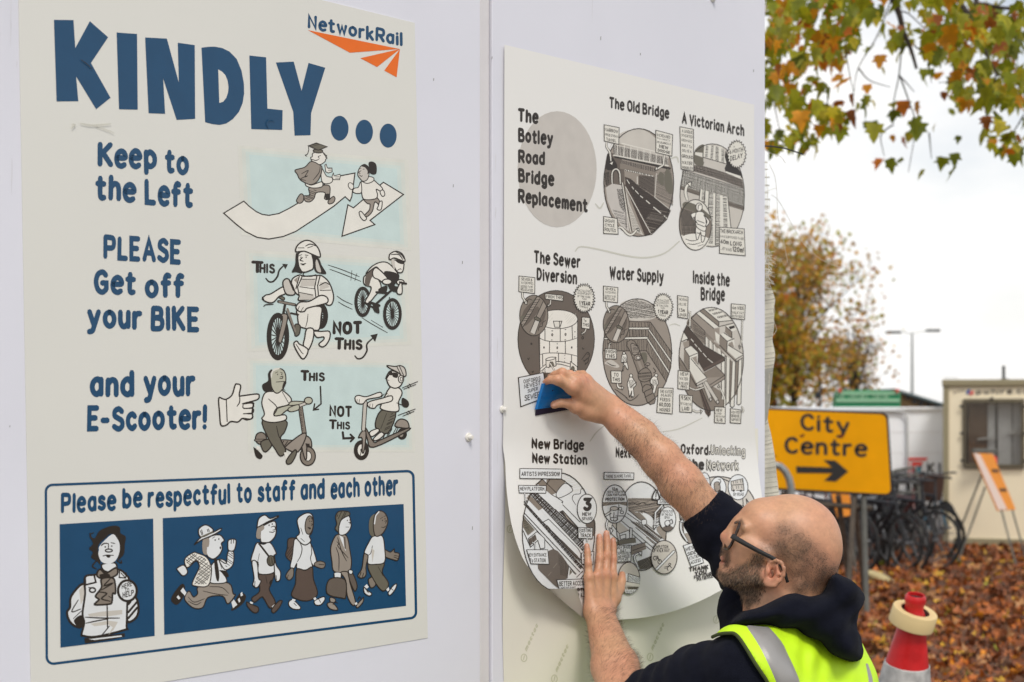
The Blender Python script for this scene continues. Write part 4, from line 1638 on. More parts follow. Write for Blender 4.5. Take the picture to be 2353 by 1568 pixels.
rart('picture_water_supply', """
e g 0 442,785 388,602
F l 250,240 420,185 580,230 650,330 640,400 500,430 350,420 330,330
h 14 10 4 260,250 430,190 620,260 640,400 360,400
h 22 -12 3 260,250 430,190 620,260 640,400 360,400
f Q 70,450 580,445 545,770 60,770
h 26 88 3 70,560 580,530 545,770 60,770
h 34 86 5 340,460 580,450 570,600 350,620
f p 350,505 575,505 570,530 350,530
f p 65,625 560,610 555,638 65,640
s 5 350,505 575,505
s 5 350,530 570,530
s 5 65,622 560,610
s 5 65,642 555,638
s 6 345,440 585,445
s 6 585,445 545,770
f Q 585,450 830,780 825,960 770,1120 545,770
h 20 80 3 585,450 830,780 825,960 770,1120 545,770
f p 575,520 828,880 825,915 570,545
f p 560,620 805,1000 800,1035 555,650
s 5 575,520 828,880
s 5 570,545 825,915
s 5 560,620 805,1000
s 5 555,650 800,1035
s 6 590,445 835,800
s 6 545,770 770,1120
s 5 60,770 545,770
F l 80,900 150,870 240,940 200,960 90,920
F d 480,800 540,790 555,850 540,900 500,900
s 110 370,690 410,760 480,950 600,1330
s 92 370,690 410,760 480,950 600,1330 Q
s 30 390,700 440,850 520,1050 g
G g 6 370,700 400,690 460,740 450,800 390,810
h 14 0 4 390,710 455,710 455,800 390,800
e g 7 448,845 42,34
e l 5 452,848 22,18
G Q 7 460,1010 540,960 600,1020 590,1090 520,1120 460,1090
h 18 -5 5 460,1010 600,1010 590,1090 460,1090
e g 6 560,920 24,16
s 8 555,930 550,960
G Q 7 500,1190 540,1150 590,1160 600,1190 540,1220 510,1240
s 6 530,1290 610,1250
e - 8 442,785 388,602
G w 5 270,820 300,790 325,830 325,880 340,960 330,980 300,930 285,990 275,990 290,900 262,900
s 6 275,905 325,900
s 7 280,985 275,1000
s 7 330,975 338,982
h 10 60 3 275,830 325,840 325,900 275,900
G w 5 345,1090 370,1050 400,1090 430,1150 400,1190 405,1280 375,1290 380,1220 355,1290 345,1220 330,1150
h 10 70 3 345,1100 400,1100 400,1190 345,1190
s 9 350,1290 355,1275
s 9 380,1290 390,1280
s 7 365,1180 435,1120
G w 5 600,1080 650,1050 680,1130 660,1170 635,1250 615,1230 625,1170 590,1130
h 10 60 3 605,1090 665,1090 665,1160 605,1160
e w 5 372,1048 18,18
e w 5 292,795 15,15
e w 5 655,1045 18,18
S 4 310,1290 360,1330 420,1300 460,1260
S 4 190,1200 250,1240 330,1300
S 4 620,960 650,1000 620,1020
S 4 100,900 150,930 200,940
""" + PIPES + """
s 24 92,215 98,270 125,320
s 13 92,215 98,270 125,320 p
g p 5 112,338 138,305 142,345
g p 5 62,40 224,58 220,228 62,210
t k .16 30 84,85 196,98 SEWER &
t k .14 26 80,122 202,132 WATER PIPES
t k .14 24 76,165 200,172 NEEDED To BE
t k .16 28 76,192 192,208 RELOCATED
z p 7 30 735,278 112,160
t k .14 24 660,210 800,220 THE CHALLENGES
t k .14 24 660,238 800,250 & COMPLEXITY
t k .14 22 656,268 792,280 OF THIS WORK
t k .14 18 705,295 752,300 TOOK
t k .24 46 675,350 788,362 1 YEAR
t k .14 20 682,375 765,388 TO RESOLVE
s 12 122,745 130,690
s 5 122,745 130,690 p
g p 4 118,690 142,672 146,700
g p 6 82,745 210,752 208,862 80,858
t k .17 40 92,798 200,800 FROM
t k .17 42 94,848 188,850 THIS
S 28 215,1130 230,1180 275,1190
S 16 215,1130 230,1180 275,1190 p
g p 5 262,1165 290,1180 272,1210
g p 6 145,995 264,998 264,1136 150,1130
t k .18 44 178,1060 230,1062 TO
t k .18 44 164,1112 246,1118 THIS
g p 6 680,1186 846,1192 836,1480 662,1462
t k .17 38 698,1245 835,1252 THE WATER
t k .17 34 708,1286 824,1290 MAIN
t k .17 38 698,1335 812,1342 FEEDS
t k .19 46 688,1392 815,1405 60,000
t k .19 38 694,1450 810,1456 HOUSES
""", (1460, 690, 200, 922))
rart('picture_inside_bridge', """
e l 0 410,792 353,565
F Q 190,350 340,500 350,640 260,560 180,450 140,400
F Q 60,780 130,900 260,1100 300,1120 320,1330 200,1250 130,1120 70,900
F Q 290,1110 420,1090 560,1200 560,1300 440,1355 320,1320
h 12 30 2 200,380 330,500 340,620 230,520
f Q 180,340 240,290 440,450 440,600 560,740 620,800 560,760 340,540 340,490
f g 185,345 250,290 440,460 450,590 500,640
f p 245,292 280,265 495,440 440,460
f Q 280,265 320,240 495,380 490,440
f p 320,240 400,230 500,250 600,340 640,370 495,385
f l 495,385 640,370 650,400 490,440
f k 370,255 470,240 480,250 390,275
f k 420,290 525,270 535,285 430,312
f k 470,330 580,305 588,325 485,350
h 10 80 3 p 370,255 470,240 480,250 390,275
h 10 80 3 p 420,290 525,270 535,285 430,312
h 10 80 3 p 470,330 580,305 588,325 485,350
f p 565,435 650,410 690,470 635,495
f Q 565,435 635,495 635,560 560,500
f l 635,495 700,475 710,530 635,560
f k 600,440 660,425 670,450 615,470
s 5 190,345 340,490
s 5 340,490 340,530
s 5 240,290 440,460
s 5 280,265 495,440
s 5 320,240 495,385
s 5 495,385 640,370
s 5 490,440 650,400
s 5 565,435 635,495
s 5 635,495 635,560
s 5 495,385 490,440
f g 340,530 680,825 680,790 500,640
f p 345,545 365,560 365,660 345,645
f p 385,580 410,600 410,700 385,690
f p 430,620 450,640 455,740 435,730
f p 480,670 510,690 520,760 490,745
f p 520,720 560,750 560,1240 520,1230
f p 575,760 615,790 605,1280 570,1270
f p 640,820 675,830 660,1310 618,1310
f p 710,810 745,790 735,1280 690,1290
f Q 675,830 710,810 690,1180 662,1200
f Q 615,800 640,820 618,1240 605,1240
s 5 345,545 345,645
s 5 385,580 385,680
s 5 430,620 432,720
s 5 520,720 522,1225
s 5 560,755 558,1235
s 5 575,765 570,1275
s 5 615,790 606,1280
s 5 640,820 618,1310
s 5 675,830 660,1310
s 5 710,810 690,1285
s 5 745,790 735,1280
S 6 618,1310 640,1322 660,1310
S 6 690,1285 712,1295 733,1280
f r 145,420 180,470 330,640 550,770 550,810 330,925 240,780 160,640 110,480
f m 550,775 550,812 330,930 315,905
s 6 180,470 330,645
s 6 330,645 550,772
s 6 550,772 552,812
s 6 552,812 330,928
s 4 190,575 215,605 p
s 4 230,628 255,660 p
s 4 270,670 300,712 p
s 4 320,730 355,770 p
s 4 372,790 425,832 p
f Q 330,940 460,870 560,970 556,1000 400,1100 340,1000
f g 340,1000 556,985 556,1005 400,1110
s 5 460,870 560,970
s 5 560,970 558,1008
s 5 558,1008 402,1108
s 5 560,970 395,1075
f g 440,460 500,450 500,620 450,590
f p 450,490 500,530 495,630 460,590
f Q 505,530 585,600 580,720 500,640
f p 505,525 545,505 640,565 585,600
f p 585,600 660,570 665,660 650,660 640,600 600,620 595,705 580,705
f g 600,620 640,600 660,665 600,640
f p 595,640 760,740 680,795 585,700
f l 680,795 762,745 762,775 680,825
s 5 505,525 585,600
s 5 585,600 660,570
s 5 585,600 580,705
s 5 595,640 760,740
s 5 680,795 762,745
s 5 680,795 680,825
s 5 680,825 762,775
s 5 500,640 680,825
s 5 545,505 640,565
f p 70,580 105,490 160,570 90,600
f g 100,610 165,590 170,650 120,680
f p 115,680 190,645 268,720 170,765
f Q 115,680 170,765 170,905 110,820
f p 170,765 268,725 265,855 255,855 250,760 190,780 185,900 170,900
f g 190,780 250,760 260,850 200,790
f p 190,790 200,780 360,995 250,1060 170,910
f l 250,1060 362,998 360,1030 250,1090
f Q 62,770 170,905 250,1060 250,1090 60,830
s 6 115,680 190,645
s 6 190,645 268,720
s 6 115,680 170,765
s 6 170,765 268,725
s 6 170,765 170,905
s 6 268,725 265,855
s 6 190,790 360,995
s 6 250,1060 362,998
s 6 250,1060 250,1090
s 6 250,1090 362,1030
s 6 62,770 250,1090
s 6 105,490 160,570
s 6 90,600 160,570
s 42 335,1060 400,1230
s 32 335,1060 400,1230 l
s 42 350,1050 475,1255
s 32 350,1050 475,1255 l
e l 5 403,1235 14,18
e l 5 480,1262 15,20
f m 270,1095 300,1100 405,1360 405,1400 380,1425 345,1380
s 5 300,1105 405,1360
s 5 275,1100 375,1380
s 5 375,1380 405,1360
s 5 375,1380 380,1425
e - 7 410,792 353,565
S 20 160,1100 240,1130 330,1100
S 10 160,1100 240,1130 330,1100 p
g p 5 48,918 180,935 168,1132 45,1118
t k .18 40 72,975 156,982 NEW!
t k .17 34 64,1022 154,1030 WATER
t k .16 32 58,1072 158,1080 & SEWER
t k .17 34 76,1112 146,1118 PIPES
S 22 200,1345 250,1370 300,1365
S 12 200,1345 250,1370 300,1365 p
g p 4 290,1350 312,1362 296,1392
g p 5 64,1184 204,1195 196,1378 66,1370
t k .18 48 82,1240 184,1252 9.5KM
t k .14 28 72,1292 190,1304 OF CABLING
t k .19 44 88,1356 168,1358 LAID
S 22 555,1320 555,1220 495,1090
S 12 555,1320 555,1220 495,1090 p
g p 4 480,1100 492,1068 506,1100
g p 5 448,1316 564,1322 562,1496 445,1488
t k .2 34 462,1368 528,1372 NEW
t k .15 22 450,1398 520,1402 FLOOD
t k .15 22 458,1430 556,1436 PREVENTION
t k .18 36 466,1474 532,1478 SLAB
S 18 735,1380 762,1360 745,1310
S 9 735,1380 762,1360 745,1310 p
g p 5 620,1335 738,1350 732,1498 618,1490
t k .16 30 628,1388 732,1392 40m DEEP
t k .17 32 630,1430 720,1434 BRIDGE
t k .16 30 630,1470 728,1474 SUPPORTS
s 20 155,275 180,280 175,450
s 11 155,275 180,280 175,450 p
g p 4 165,440 190,440 178,465
g p 5 42,98 156,115 150,350 44,335
t k .15 28 52,152 146,160 THE ROAD
t k .15 28 52,205 136,210 WILL BE
t k .17 40 56,275 120,280 1.5m
t k .17 34 52,325 138,330 LOWER
s 16 750,360 745,590 720,660
s 8 750,360 745,590 720,660 p
g p 4 712,645 735,655 722,682
g p 5 630,188 782,202 774,362 628,346
t k .18 38 640,250 768,258 4m WIDE
t k .16 32 636,300 766,306 WALK WAY
t k .16 28 638,336 764,346 BOTH SIDES
""", (1645, 700, 200, 896))
rart('picture_new_station', """
e W 0 540,805 420,690
h 20 -12 2 x 570,130 700,160 860,330 720,350 600,200
F W 700,380 740,350 800,360 850,300 880,360 780,500 720,490
S 5 740,490 700,420 720,370 790,360 800,310 830,295
F Q 420,190 600,200 610,240 515,350 410,250
G W 6 610,240 690,290 690,340 545,410 515,350
s 9 575,190 700,280
f Q 350,190 515,350 450,380 270,250
s 6 350,190 515,350
s 6 400,255 440,190
g W 5 400,340 530,410 590,450 580,490 515,530 380,400
s 5 515,490 590,455
s 5 515,490 515,530
f W 300,250 180,370 740,1010 830,1010 950,760
f Q 200,370 360,525 310,555 170,410
f k 545,570 590,550 780,760 770,790
f g 590,565 740,740 640,650
h 13 -45 7 200,355 280,345 830,850 830,1030
h 13 45 2.4 200,355 280,345 830,850 830,1030
s 5 200,355 830,1030
s 5 240,350 830,940
s 5 280,345 830,850
s 7 590,490 790,690
s 5 500,540 770,790
g W 5 360,690 425,655 770,1000 800,1060 790,1130
f D 570,890 770,1090 750,1120 560,920
f d 405,720 450,770 440,790 400,740
s 6 360,690 800,1130
h 13 -40 8 150,490 180,490 830,1220 800,1240
s 6 140,480 830,1230
s 6 150,470 830,1190
s 6 140,580 790,1270
s 6 130,610 760,1310
f Q 125,620 265,780 185,845 125,740
f d 130,630 250,770 185,835 140,760
h 20 -15 4 135,640 180,690 200,800 140,740
g W 6 190,880 290,800 380,880 380,990 330,1000 300,900 215,980
f D 195,890 270,830 290,890 215,960
s 6 130,790 215,980
h 12 70 3 200,880 270,830 280,880 215,960
F D 300,1190 480,1000 660,1200 650,1320 560,1400 530,1450 400,1330
h 12 88 3 530,1050 660,1190 650,1330 560,1300
s 6 480,1220 520,1170 Q
s 6 420,1310 455,1270 Q
g W 6 660,1200 710,1270 760,1320 640,1340
f d 670,1230 700,1270 665,1310
f W 640,1340 800,1270 830,1350 640,1400
s 6 750,1330 820,1260
F D 860,710 960,660 960,850 880,760
e - 9 540,805 420,690
g W 6 78,262 398,268 392,354 84,350
t k .18 46 96,324 376,328 NEW PLATFORM
s 16 148,350 158,450
s 7 148,350 158,450 W
g W 4 142,452 172,440 158,468
g W 7 92,68 578,74 574,188 92,182
t k .18 52 108,155 556,157 ARTISTS IMPRESSION!
e W 8 870,535 112,170
t k .27 155 828,564 918,564 3
t k .19 44 815,618 918,618 NEW
t k .17 40 812,670 932,668 SPANS!
g W 7 768,752 936,756 932,882 770,876
t k .19 46 784,812 922,808 EXISTING
t k .19 46 792,868 916,866 TRACK
s 18 872,880 872,910
s 9 872,880 872,910 W
g W 6 805,1050 950,1030 940,1180 812,1176
t k .18 40 825,1100 925,1095 NEW
t k .18 40 825,1160 925,1160 TRACK
S 18 270,1010 265,940 235,925
S 8 270,1010 265,940 235,925 W
g W 7 170,1010 415,1010 430,1178 222,1172
t k .18 42 188,1092 400,1090 NEW ENTRANCE
t k .18 48 208,1158 390,1156 To STATION
g W 7 520,1360 850,1348 850,1462 550,1470
t k .19 56 548,1434 850,1424 BETTER ACCESS
t k .17 34 560,1472 740,1470 AROUND FOOT
t k .17 44 758,1494 860,1494 OTW
t k .17 48 768,1556 860,1556 IL
""", (1250, 1130, 230, 1093))
rart('picture_next_steps', """
e W 0 490,715 282,500
f g 335,400 700,400 720,600 600,660 480,560 340,540
h 14 4 4 335,400 690,400 690,440 335,430
h 18 -10 5 340,440 690,440 720,600 600,660 480,560 340,540
S 8 340,470 400,455 450,475 500,450 560,470 640,450
S 8 480,560 520,550 560,580 620,620 600,660
F W 500,570 560,580 620,630 600,670 540,660
f Q 350,540 380,520 420,560 470,560 540,630 490,650 410,590
s 6 350,540 480,650
f W 330,560 540,690 780,880 640,950 240,690
h 15 39 8 Q 350,660 560,690 720,850 640,930
h 15 39 5 350,660 560,690 720,850 640,930
s 6 330,570 770,880
s 6 300,600 700,890
s 6 260,650 620,960
s 6 240,680 600,990
G W 6 490,650 540,640 545,690 500,700
f l 160,690 250,670 350,760 240,800
g W 6 160,700 240,800 350,760 360,850 235,880 150,800
s 6 240,800 235,875
g W 5 250,820 310,805 315,850 255,865
f d 205,890 420,840 430,900 210,930
g W 5 360,730 385,740 385,850 355,850
f Q 370,945 530,905 545,970 380,1040
s 7 390,990 530,940 k
s 5 370,940 545,895
f W 380,1045 600,985 600,1060 440,1110
f d 445,1110 600,1050 615,1170 540,1200 470,1205
h 14 55 4 445,1110 600,1050 615,1170 470,1205
h 14 -40 3 445,1110 600,1050 615,1170 470,1205
h 20 -30 3 600,600 720,500 760,780 660,740
F g 660,740 760,700 770,870 720,840
e - 9 490,715 282,500
e W 8 190,465 140,215
f Q 52,445 332,440 330,490 240,465 55,490
h 16 -40 3 52,445 332,440 330,490 240,465 55,490
G W 6 140,515 180,495 225,515 215,640 180,660 140,630
e l 6 182,516 44,22
s 5 180,560 175,660
s 10 75,590 145,545 l
s 4 75,585 145,540
s 4 80,610 150,570
s 5 200,600 300,600
e W 6 250,520 18,16
e W 6 270,560 18,16
e - 5 180,635 42,20
s 6 235,465 235,520
e - 8 190,465 140,215
t k .2 34 158,312 222,314 12m
t k .15 28 106,345 290,340 DEEP ATTENUATION
t k .16 28 94,378 304,376 TANK FOR FLOOD
t k .19 38 84,432 300,428 PROTECTION
S 30 110,650 95,700 110,760
S 16 110,650 95,700 110,760 W
g W 5 130,730 170,760 145,800
g W 7 70,108 405,116 402,188 68,186
t k .18 36 86,174 388,166 THERE IS MORE To DO...
g W 6 672,300 820,330 820,468 672,468
G W 14 652,310 690,410 610,405
s 12 655,335 652,385
s 12 650,402 650,404
t k .19 52 694,395 800,395 8DAY
t k .16 28 692,420 800,426 RAILWAY
t k .16 28 694,452 788,456 CLOSURE
s 26 720,480 648,560 640,720
s 14 720,480 648,560 640,720 W
g W 5 620,710 660,710 636,752
e W 8 785,635 92,138
t k .16 30 728,562 848,565 DEMOLITION
t k .16 28 716,598 840,600 OF THE OLD
t k .16 28 748,632 806,632 SPAN
F D 725,730 800,710 845,730 820,760 780,772 740,755
G W 6 755,665 800,650 810,700 765,715
S 9 800,660 830,640 840,680 820,690
e k 0 770,715 14,10
e k 0 805,705 14,10
e l 9 745,1065 145,188
s 34 660,1200 855,1000
s 20 660,1200 855,1000 W
t k .19 42 622,972 790,968 COMPLETION
t k .19 40 616,1010 805,1008 OF WALK WAY
e - 6 645,1075 22,22
e - 6 695,1115 20,24
S 6 645,1075 680,1080 695,1115
s 6 670,1050 685,1090
e - 6 808,1145 12,12
S 7 805,1160 780,1190 790,1215
S 7 805,1160 830,1185
S 7 800,1165 750,1175
S 7 780,1185 750,1190
S 26 450,1170 410,1060 480,1010
S 14 450,1170 410,1060 480,1010 W
g W 5 450,1010 495,1000 490,1050
g W 6 212,930 374,928 370,1112 214,1118
t k .2 38 218,975 362,970 NEW SPANS
t k .18 30 252,1006 316,1004 BUILT
t k .18 32 222,1036 368,1036 SEPERATELY
t k .17 30 220,1072 356,1070 AND WHEELED
t k .17 30 222,1104 356,1104 INTO PLACE...
e l 8 348,1300 122,178
f W 300,1250 340,1250 470,1290 470,1360 300,1330
s 6 340,1250 470,1290
s 6 300,1335 470,1365
f p 300,1340 470,1365 465,1400 300,1370
s 6 340,1255 335,1335
s 6 300,1255 300,1400
h 14 40 3 340,1265 470,1300 470,1350 340,1330
f d 340,1395 460,1400 440,1425 340,1425
h 16 60 4 300,1395 460,1400 440,1440 300,1425
f W 290,1430 440,1430 380,1475 310,1470
h 16 75 4 290,1440 440,1440 380,1475 310,1470
""", (1460, 1130, 220, 1015))
rart('picture_unlocking', """
e l 0 480,810 400,370
s 9 380,450 480,442 590,490
e - 10 480,810 400,370
e W 7 340,500 56,100
S 5 350,460 380,460
e W 7 480,560 82,115
G g 6 440,510 490,500 500,590 450,590
S 7 480,470 500,470 505,500 480,530
e k 0 450,600 14,18
e k 0 495,595 18,20
t k .15 20 450,645 520,642 BY BIKE
e W 7 686,550 102,130
g l 6 612,490 735,462 748,585 620,585
h 22 80 4 615,490 735,465 738,500 618,520
s 6 615,530 745,520
h 30 80 4 620,540 740,530 745,560 625,570
e k 0 640,585 12,12
e k 0 715,588 12,12
t k .17 34 638,642 746,640 BY ROAD
s 6 735,670 745,800
s 6 770,670 790,800
s 8 770,670 830,760
h 18 40 4 700,735 750,735 750,790 710,780
f d 110,830 160,850 175,900 130,1030 90,920
e g 7 260,960 180,190
f W 120,905 175,900 175,1020 130,1030
h 14 80 4 110,930 135,940 135,1040 110,1000
S 30 160,1110 100,1000 95,900
S 16 160,1110 100,1000 95,900 W
g W 5 80,905 118,880 118,920
g W 6 118,1155 270,1110 330,1330 200,1375
t k .18 40 142,1215 252,1185 WEST
t k .18 40 160,1265 252,1238 SIDE
t k .17 38 176,1310 290,1272 STATION
t k .17 38 194,1352 300,1318 ACCESS
t k .22 46 180,1425 380,1395 THANK
t k .22 46 240,1470 360,1440 YOU
t k .2 36 232,1500 410,1462 FOR YOUR
t k .2 36 262,1525 430,1482 PATIENCE
""", (1640, 1060, 220, 932))
# faint pen squiggles between the pictures
rart('faint_squiggle', """
S 8 570,1375 600,1350 700,1365 850,1400 960,1410 1060,1385 1140,1320 x
""", Z3)
rart('faint_squiggle', """
S 7 680,1115 705,1140 725,1110 x
""", Z3)
rart('faint_squiggle', """
S 7 1090,870 1125,860 1135,890 x
""", Z3)
rart('faint_squiggle', """
S 8 910,1500 960,1430 1030,1370 x
""", Z4)
rart('faint_squiggle', """
S 7 1470,1425 1600,1400 1770,1320 x
""", Z4)
rart('faint_squiggle', """
S 7 1520,610 1560,600 1600,615 x
""", Z4)
# ---------------------------------------------------------------- ground
M_GROUND = mat('damp earth and tarmac', (0.075, 0.055, 0.040), 0.9, vary=0.35, vscale=0.9, bump=0.5, bscale=30)
vs = [(-150, -60, 0), (150, -60, 0), (150, 240, 0), (-150, 240, 0)]
g = mesh_obj('ground', vs, [(0, 1, 2, 3)], M_GROUND)
g['kind'] = 'structure'
M_PAVE = mat('grey paving', (0.20, 0.195, 0.185), 0.85, vary=0.15, vscale=3, bump=0.3, bscale=80)
pv = mesh_obj('pavement', [(-6, -4, .004), (6.5, -4, .004), (6.5, 6.6, .004), (-6, 6.6, .004)], [(0, 1, 2, 3)], M_PAVE)
pv['kind'] = 'structure'

# ---------------------------------------------------------------- leaves
def leaf_material(name, transl):
    m = bpy.data.materials.new(name); m.use_nodes = True
    t = m.node_tree; t.nodes.clear()
    a = t.nodes.new('ShaderNodeAttribute'); a.attribute_name = 'leaf_colour'
    d = t.nodes.new('ShaderNodeBsdfPrincipled'); d.inputs['Roughness'].default_value = 0.55
    tr = t.nodes.new('ShaderNodeBsdfTranslucent')
    mxs = t.nodes.new('ShaderNodeMixShader'); mxs.inputs['Fac'].default_value = transl
    o = t.nodes.new('ShaderNodeOutputMaterial')
    t.links.new(a.outputs['Color'], d.inputs['Base Color']); t.links.new(a.outputs['Color'], tr.inputs['Color'])
    t.links.new(d.outputs[0], mxs.inputs[1]); t.links.new(tr.outputs[0], mxs.inputs[2])
    t.links.new(mxs.outputs[0], o.inputs['Surface'])
    return m
M_LEAF = leaf_material('autumn leaf', 0.48)
M_LITTER = leaf_material('fallen leaf', 0.12)

# plane leaf outline: five pointed lobes
_o = [(0, -.06), (.17, -.10), (.46, .02), (.36, .22), (.52, .46), (.26, .48), (.20, .66), (0, 1.0),
      (-.20, .66), (-.26, .48), (-.52, .46), (-.36, .22), (-.46, .02), (-.17, -.10)]
LEAF = np.array([(0, .32, 0)] + [(x, y, 0) for x, y in _o])
LEAF_F = [(0, i, i + 1) for i in range(1, len(_o))] + [(0, len(_o), 1)]

def leaves_mesh(name, pos, size, R, cols, material, parent=None, curl=0.3, rng=RNG):
    """many leaves in one mesh; R = (n,3,3) orientation, cols = (n,3) linear colour"""
    n = len(pos); k = len(LEAF)
    T = np.repeat(LEAF[None], n, 0)
    c = rng.uniform(-curl, curl, (n, 1)) ; c2 = rng.uniform(0, curl, (n, 1))
    T[:, :, 2] = c * T[:, :, 0] ** 2 * 2.2 + c2 * (T[:, :, 1] - .3) ** 2 * np.where(rng.random((n, 1)) < .5, -1, 1)
    T[:, :, 0] += rng.normal(0, .025, (n, k)); T[:, :, 1] += rng.normal(0, .025, (n, k))
    T *= size[:, None, None]
    Vv = np.einsum('nij,nkj->nki', R, T) + pos[:, None, :]
    F = np.array(LEAF_F)
    Fa = (F[None] + (np.arange(n) * k)[:, None, None]).reshape(-1, 3)
    Vv = Vv.reshape(-1, 3)
    org = np.array(world_loc(parent)) if parent is not None else np.array([Vv[:, 0].mean(), Vv[:, 1].mean(), 0])
    me = bpy.data.meshes.new(name)
    me.vertices.add(len(Vv)); me.vertices.foreach_set('co', (Vv - org).astype(np.float32).ravel())
    me.loops.add(Fa.size); me.loops.foreach_set('vertex_index', Fa.ravel().astype(np.int32))
    me.polygons.add(len(Fa)); me.polygons.foreach_set('loop_start', np.arange(0, Fa.size, 3, dtype=np.int32))
    me.polygons.foreach_set('loop_total', np.full(len(Fa), 3, dtype=np.int32))
    me.update(calc_edges=True)
    col = np.repeat(cols[:, None, :], k, 1) * rng.uniform(.75, 1.2, (n, k, 1))
    col[:, 0, :] *= .8
    at_ = me.color_attributes.new('leaf_colour', 'FLOAT_COLOR', 'POINT')
    at_.data.foreach_set('color', np.concatenate([col, np.ones((n, k, 1))], 2).astype(np.float32).ravel())
    me.materials.append(material)
    me.validate()
    o = bpy.data.objects.new(name, me); COL.objects.link(o)
    if parent is not None: o.parent = parent
    else: o.location = org
    return o

def rotmats(n, rng, flat=None):
    """random orientations; flat = spread (rad) about lying on the ground, None = hanging"""
    az = rng.uniform(0, 2 * math.pi, n)
    if flat is not None:
        tilt = rng.normal(0, flat, n); roll = rng.normal(0, flat, n)
    else:
        tilt = rng.normal(-1.25, .45, n); roll = rng.normal(0, .4, n)
    ca, sa, ct, st, cr, sr = np.cos(az), np.sin(az), np.cos(tilt), np.sin(tilt), np.cos(roll), np.sin(roll)
    Z = np.zeros(n); O = np.ones(n)
    Rz = np.array([[ca, -sa, Z], [sa, ca, Z], [Z, Z, O]]).transpose(2, 0, 1)
    Rx = np.array([[O, Z, Z], [Z, ct, -st], [Z, st, ct]]).transpose(2, 0, 1)
    Ry = np.array([[cr, Z, sr], [Z, O, Z], [-sr, Z, cr]]).transpose(2, 0, 1)
    return Rz @ Rx @ Ry

def pick(cols, w, n, rng):
    cols = np.array([lin(c) for c in cols])
    i = rng.choice(len(cols), n, p=np.array(w) / sum(w))
    return cols[i] * rng.uniform(.8, 1.2, (n, 1))

rng = np.random.default_rng(21)
# leaf litter
n = 27000
Y = 8.0 + 17.5 * rng.random(n) ** 0.85
lo, hi = 0.17 * Y - .8, 0.33 * Y + 1.2
X = lo + (hi - lo) * rng.random(n)
n2 = 9000
Y2 = 9.0 + 14.2 * rng.random(n2); X2 = -2.0 + (0.17 * Y2 + 1.2) * rng.random(n2)
X = np.concatenate([X, X2]); Y = np.concatenate([Y, Y2]); n += n2
pos = np.stack([X, Y, 0.012 + 0.035 * rng.random(n)], 1)
cols = pick([(172, 98, 48), (200, 112, 42), (132, 76, 43), (222, 140, 34), (108, 72, 48), (226, 178, 56), (190, 138, 88), (160, 160, 50)], [26, 10, 28, 4, 26, 3, 10, 1.5], n, rng)
lit = leaves_mesh('leaf_litter', pos, rng.uniform(.055, .118, n), rotmats(n, rng, .5), cols, M_LITTER, None, .9, rng)
tag(lit, 'carpet of fallen brown and orange autumn leaves on the ground', 'fallen leaves', kind='stuff')

# ---------------------------------------------------------------- overhanging plane tree
M_BARK = mat('dark bark', (0.045, 0.034, 0.026), 0.9, vary=0.3, vscale=15)
tree = thing('plane_tree', (8.2, 13.0, 0), 'plane tree with green and orange leaves hanging over the top right of the view', 'tree')
def zc(x, y): return (1760 + x * .2641, y * .2641)
regs = [(0,0,420,350,40),(420,0,850,330,30),(0,330,560,620,32),(430,330,830,560,18),(0,600,300,950,24),(300,700,560,1000,10),(180,920,660,1160,20),(0,1180,440,1320,14),(600,700,720,790,3),(700,830,950,960,6),(560,1000,850,1150,8),(860,1080,1020,1160,3),(620,1200,690,1350,1),(1030,230,1300,430,9),(900,430,1060,620,3),(1130,450,1200,560,1),(850,740,950,830,1),(1100,900,1390,1030,5),(1210,1060,1300,1150,2),(1080,1140,1330,1260,5),(1370,1060,1490,1160,1),(1590,1190,1700,1300,1),(1500,1320,1660,1560,3),(1360,1470,1390,1550,1),(980,1360,1200,1450,3),(1370,0,1900,330,42),(1380,300,1800,560,30),(1800,50,2245,500,45),(1360,620,1500,780,4),(1600,560,2245,780,36),(1480,800,1700,1000,5),(1680,760,1950,950,12),(1900,780,2245,950,16),(1950,900,2060,1100,3),(1880,1050,2160,1200,7),(1950,1200,2245,1340,9),(2100,1330,2245,1430,3),(700,0,1030,200,14),(1050,0,1400,60,6),(-250,-600,2600,0,150),(2245,0,2700,1300,70),(-300,200,0,1300,30)]
P = []
for x0, y0, x1, y1, c in regs:
    for _ in range(int(round(c * 2.2)) if c > 8 else c):
        x, y = zc(rng.uniform(x0, x1), rng.uniform(y0, y1))
        P.append(at(x, y, rng.uniform(9.2, 12.5)))
P = np.array([tuple(p) for p in P]); n = len(P)
size = rng.uniform(.055, .125, n)
P[:, 2] += size * .35
R = rotmats(n, rng, None)
cols = pick([(170, 168, 32), (142, 150, 30), (200, 184, 40), (222, 150, 24), (206, 116, 24), (160, 92, 36), (112, 122, 26)], [28, 27, 13, 13, 6, 4, 10], n, rng)
leaves_mesh('crown', P, size, R, cols, M_LEAF, tree, .5, rng)
mb = MB()
def branch(pts, r0, r1, Ys=(10.6, 10.6)):
    q = catmull(pts, sub=4)
    Q = []
    for i, p in enumerate(q):
        x, y = zc(*p)
        Q.append(at(x, y, Ys[0] + (Ys[1] - Ys[0]) * i / (len(q) - 1)))
    mb.tube(Q, [r0 + (r1 - r0) * i / (len(Q) - 1) for i in range(len(Q))], 7)
branch([(1500, -900), (1000, -300), (1110, 0), (1160, 130), (1195, 270), (1260, 430), (1310, 600)], .030, .010)
branch([(2100, -700), (1750, -200), (1690, 0), (1750, 110), (1850, 310), (1950, 540), (2020, 660)], .026, .007, (11, 10.4))
branch([(1950, -500), (1830, 0), (1900, 40), (2050, 70), (2245, 100), (2400, 300)], .02, .007, (11, 10.4))
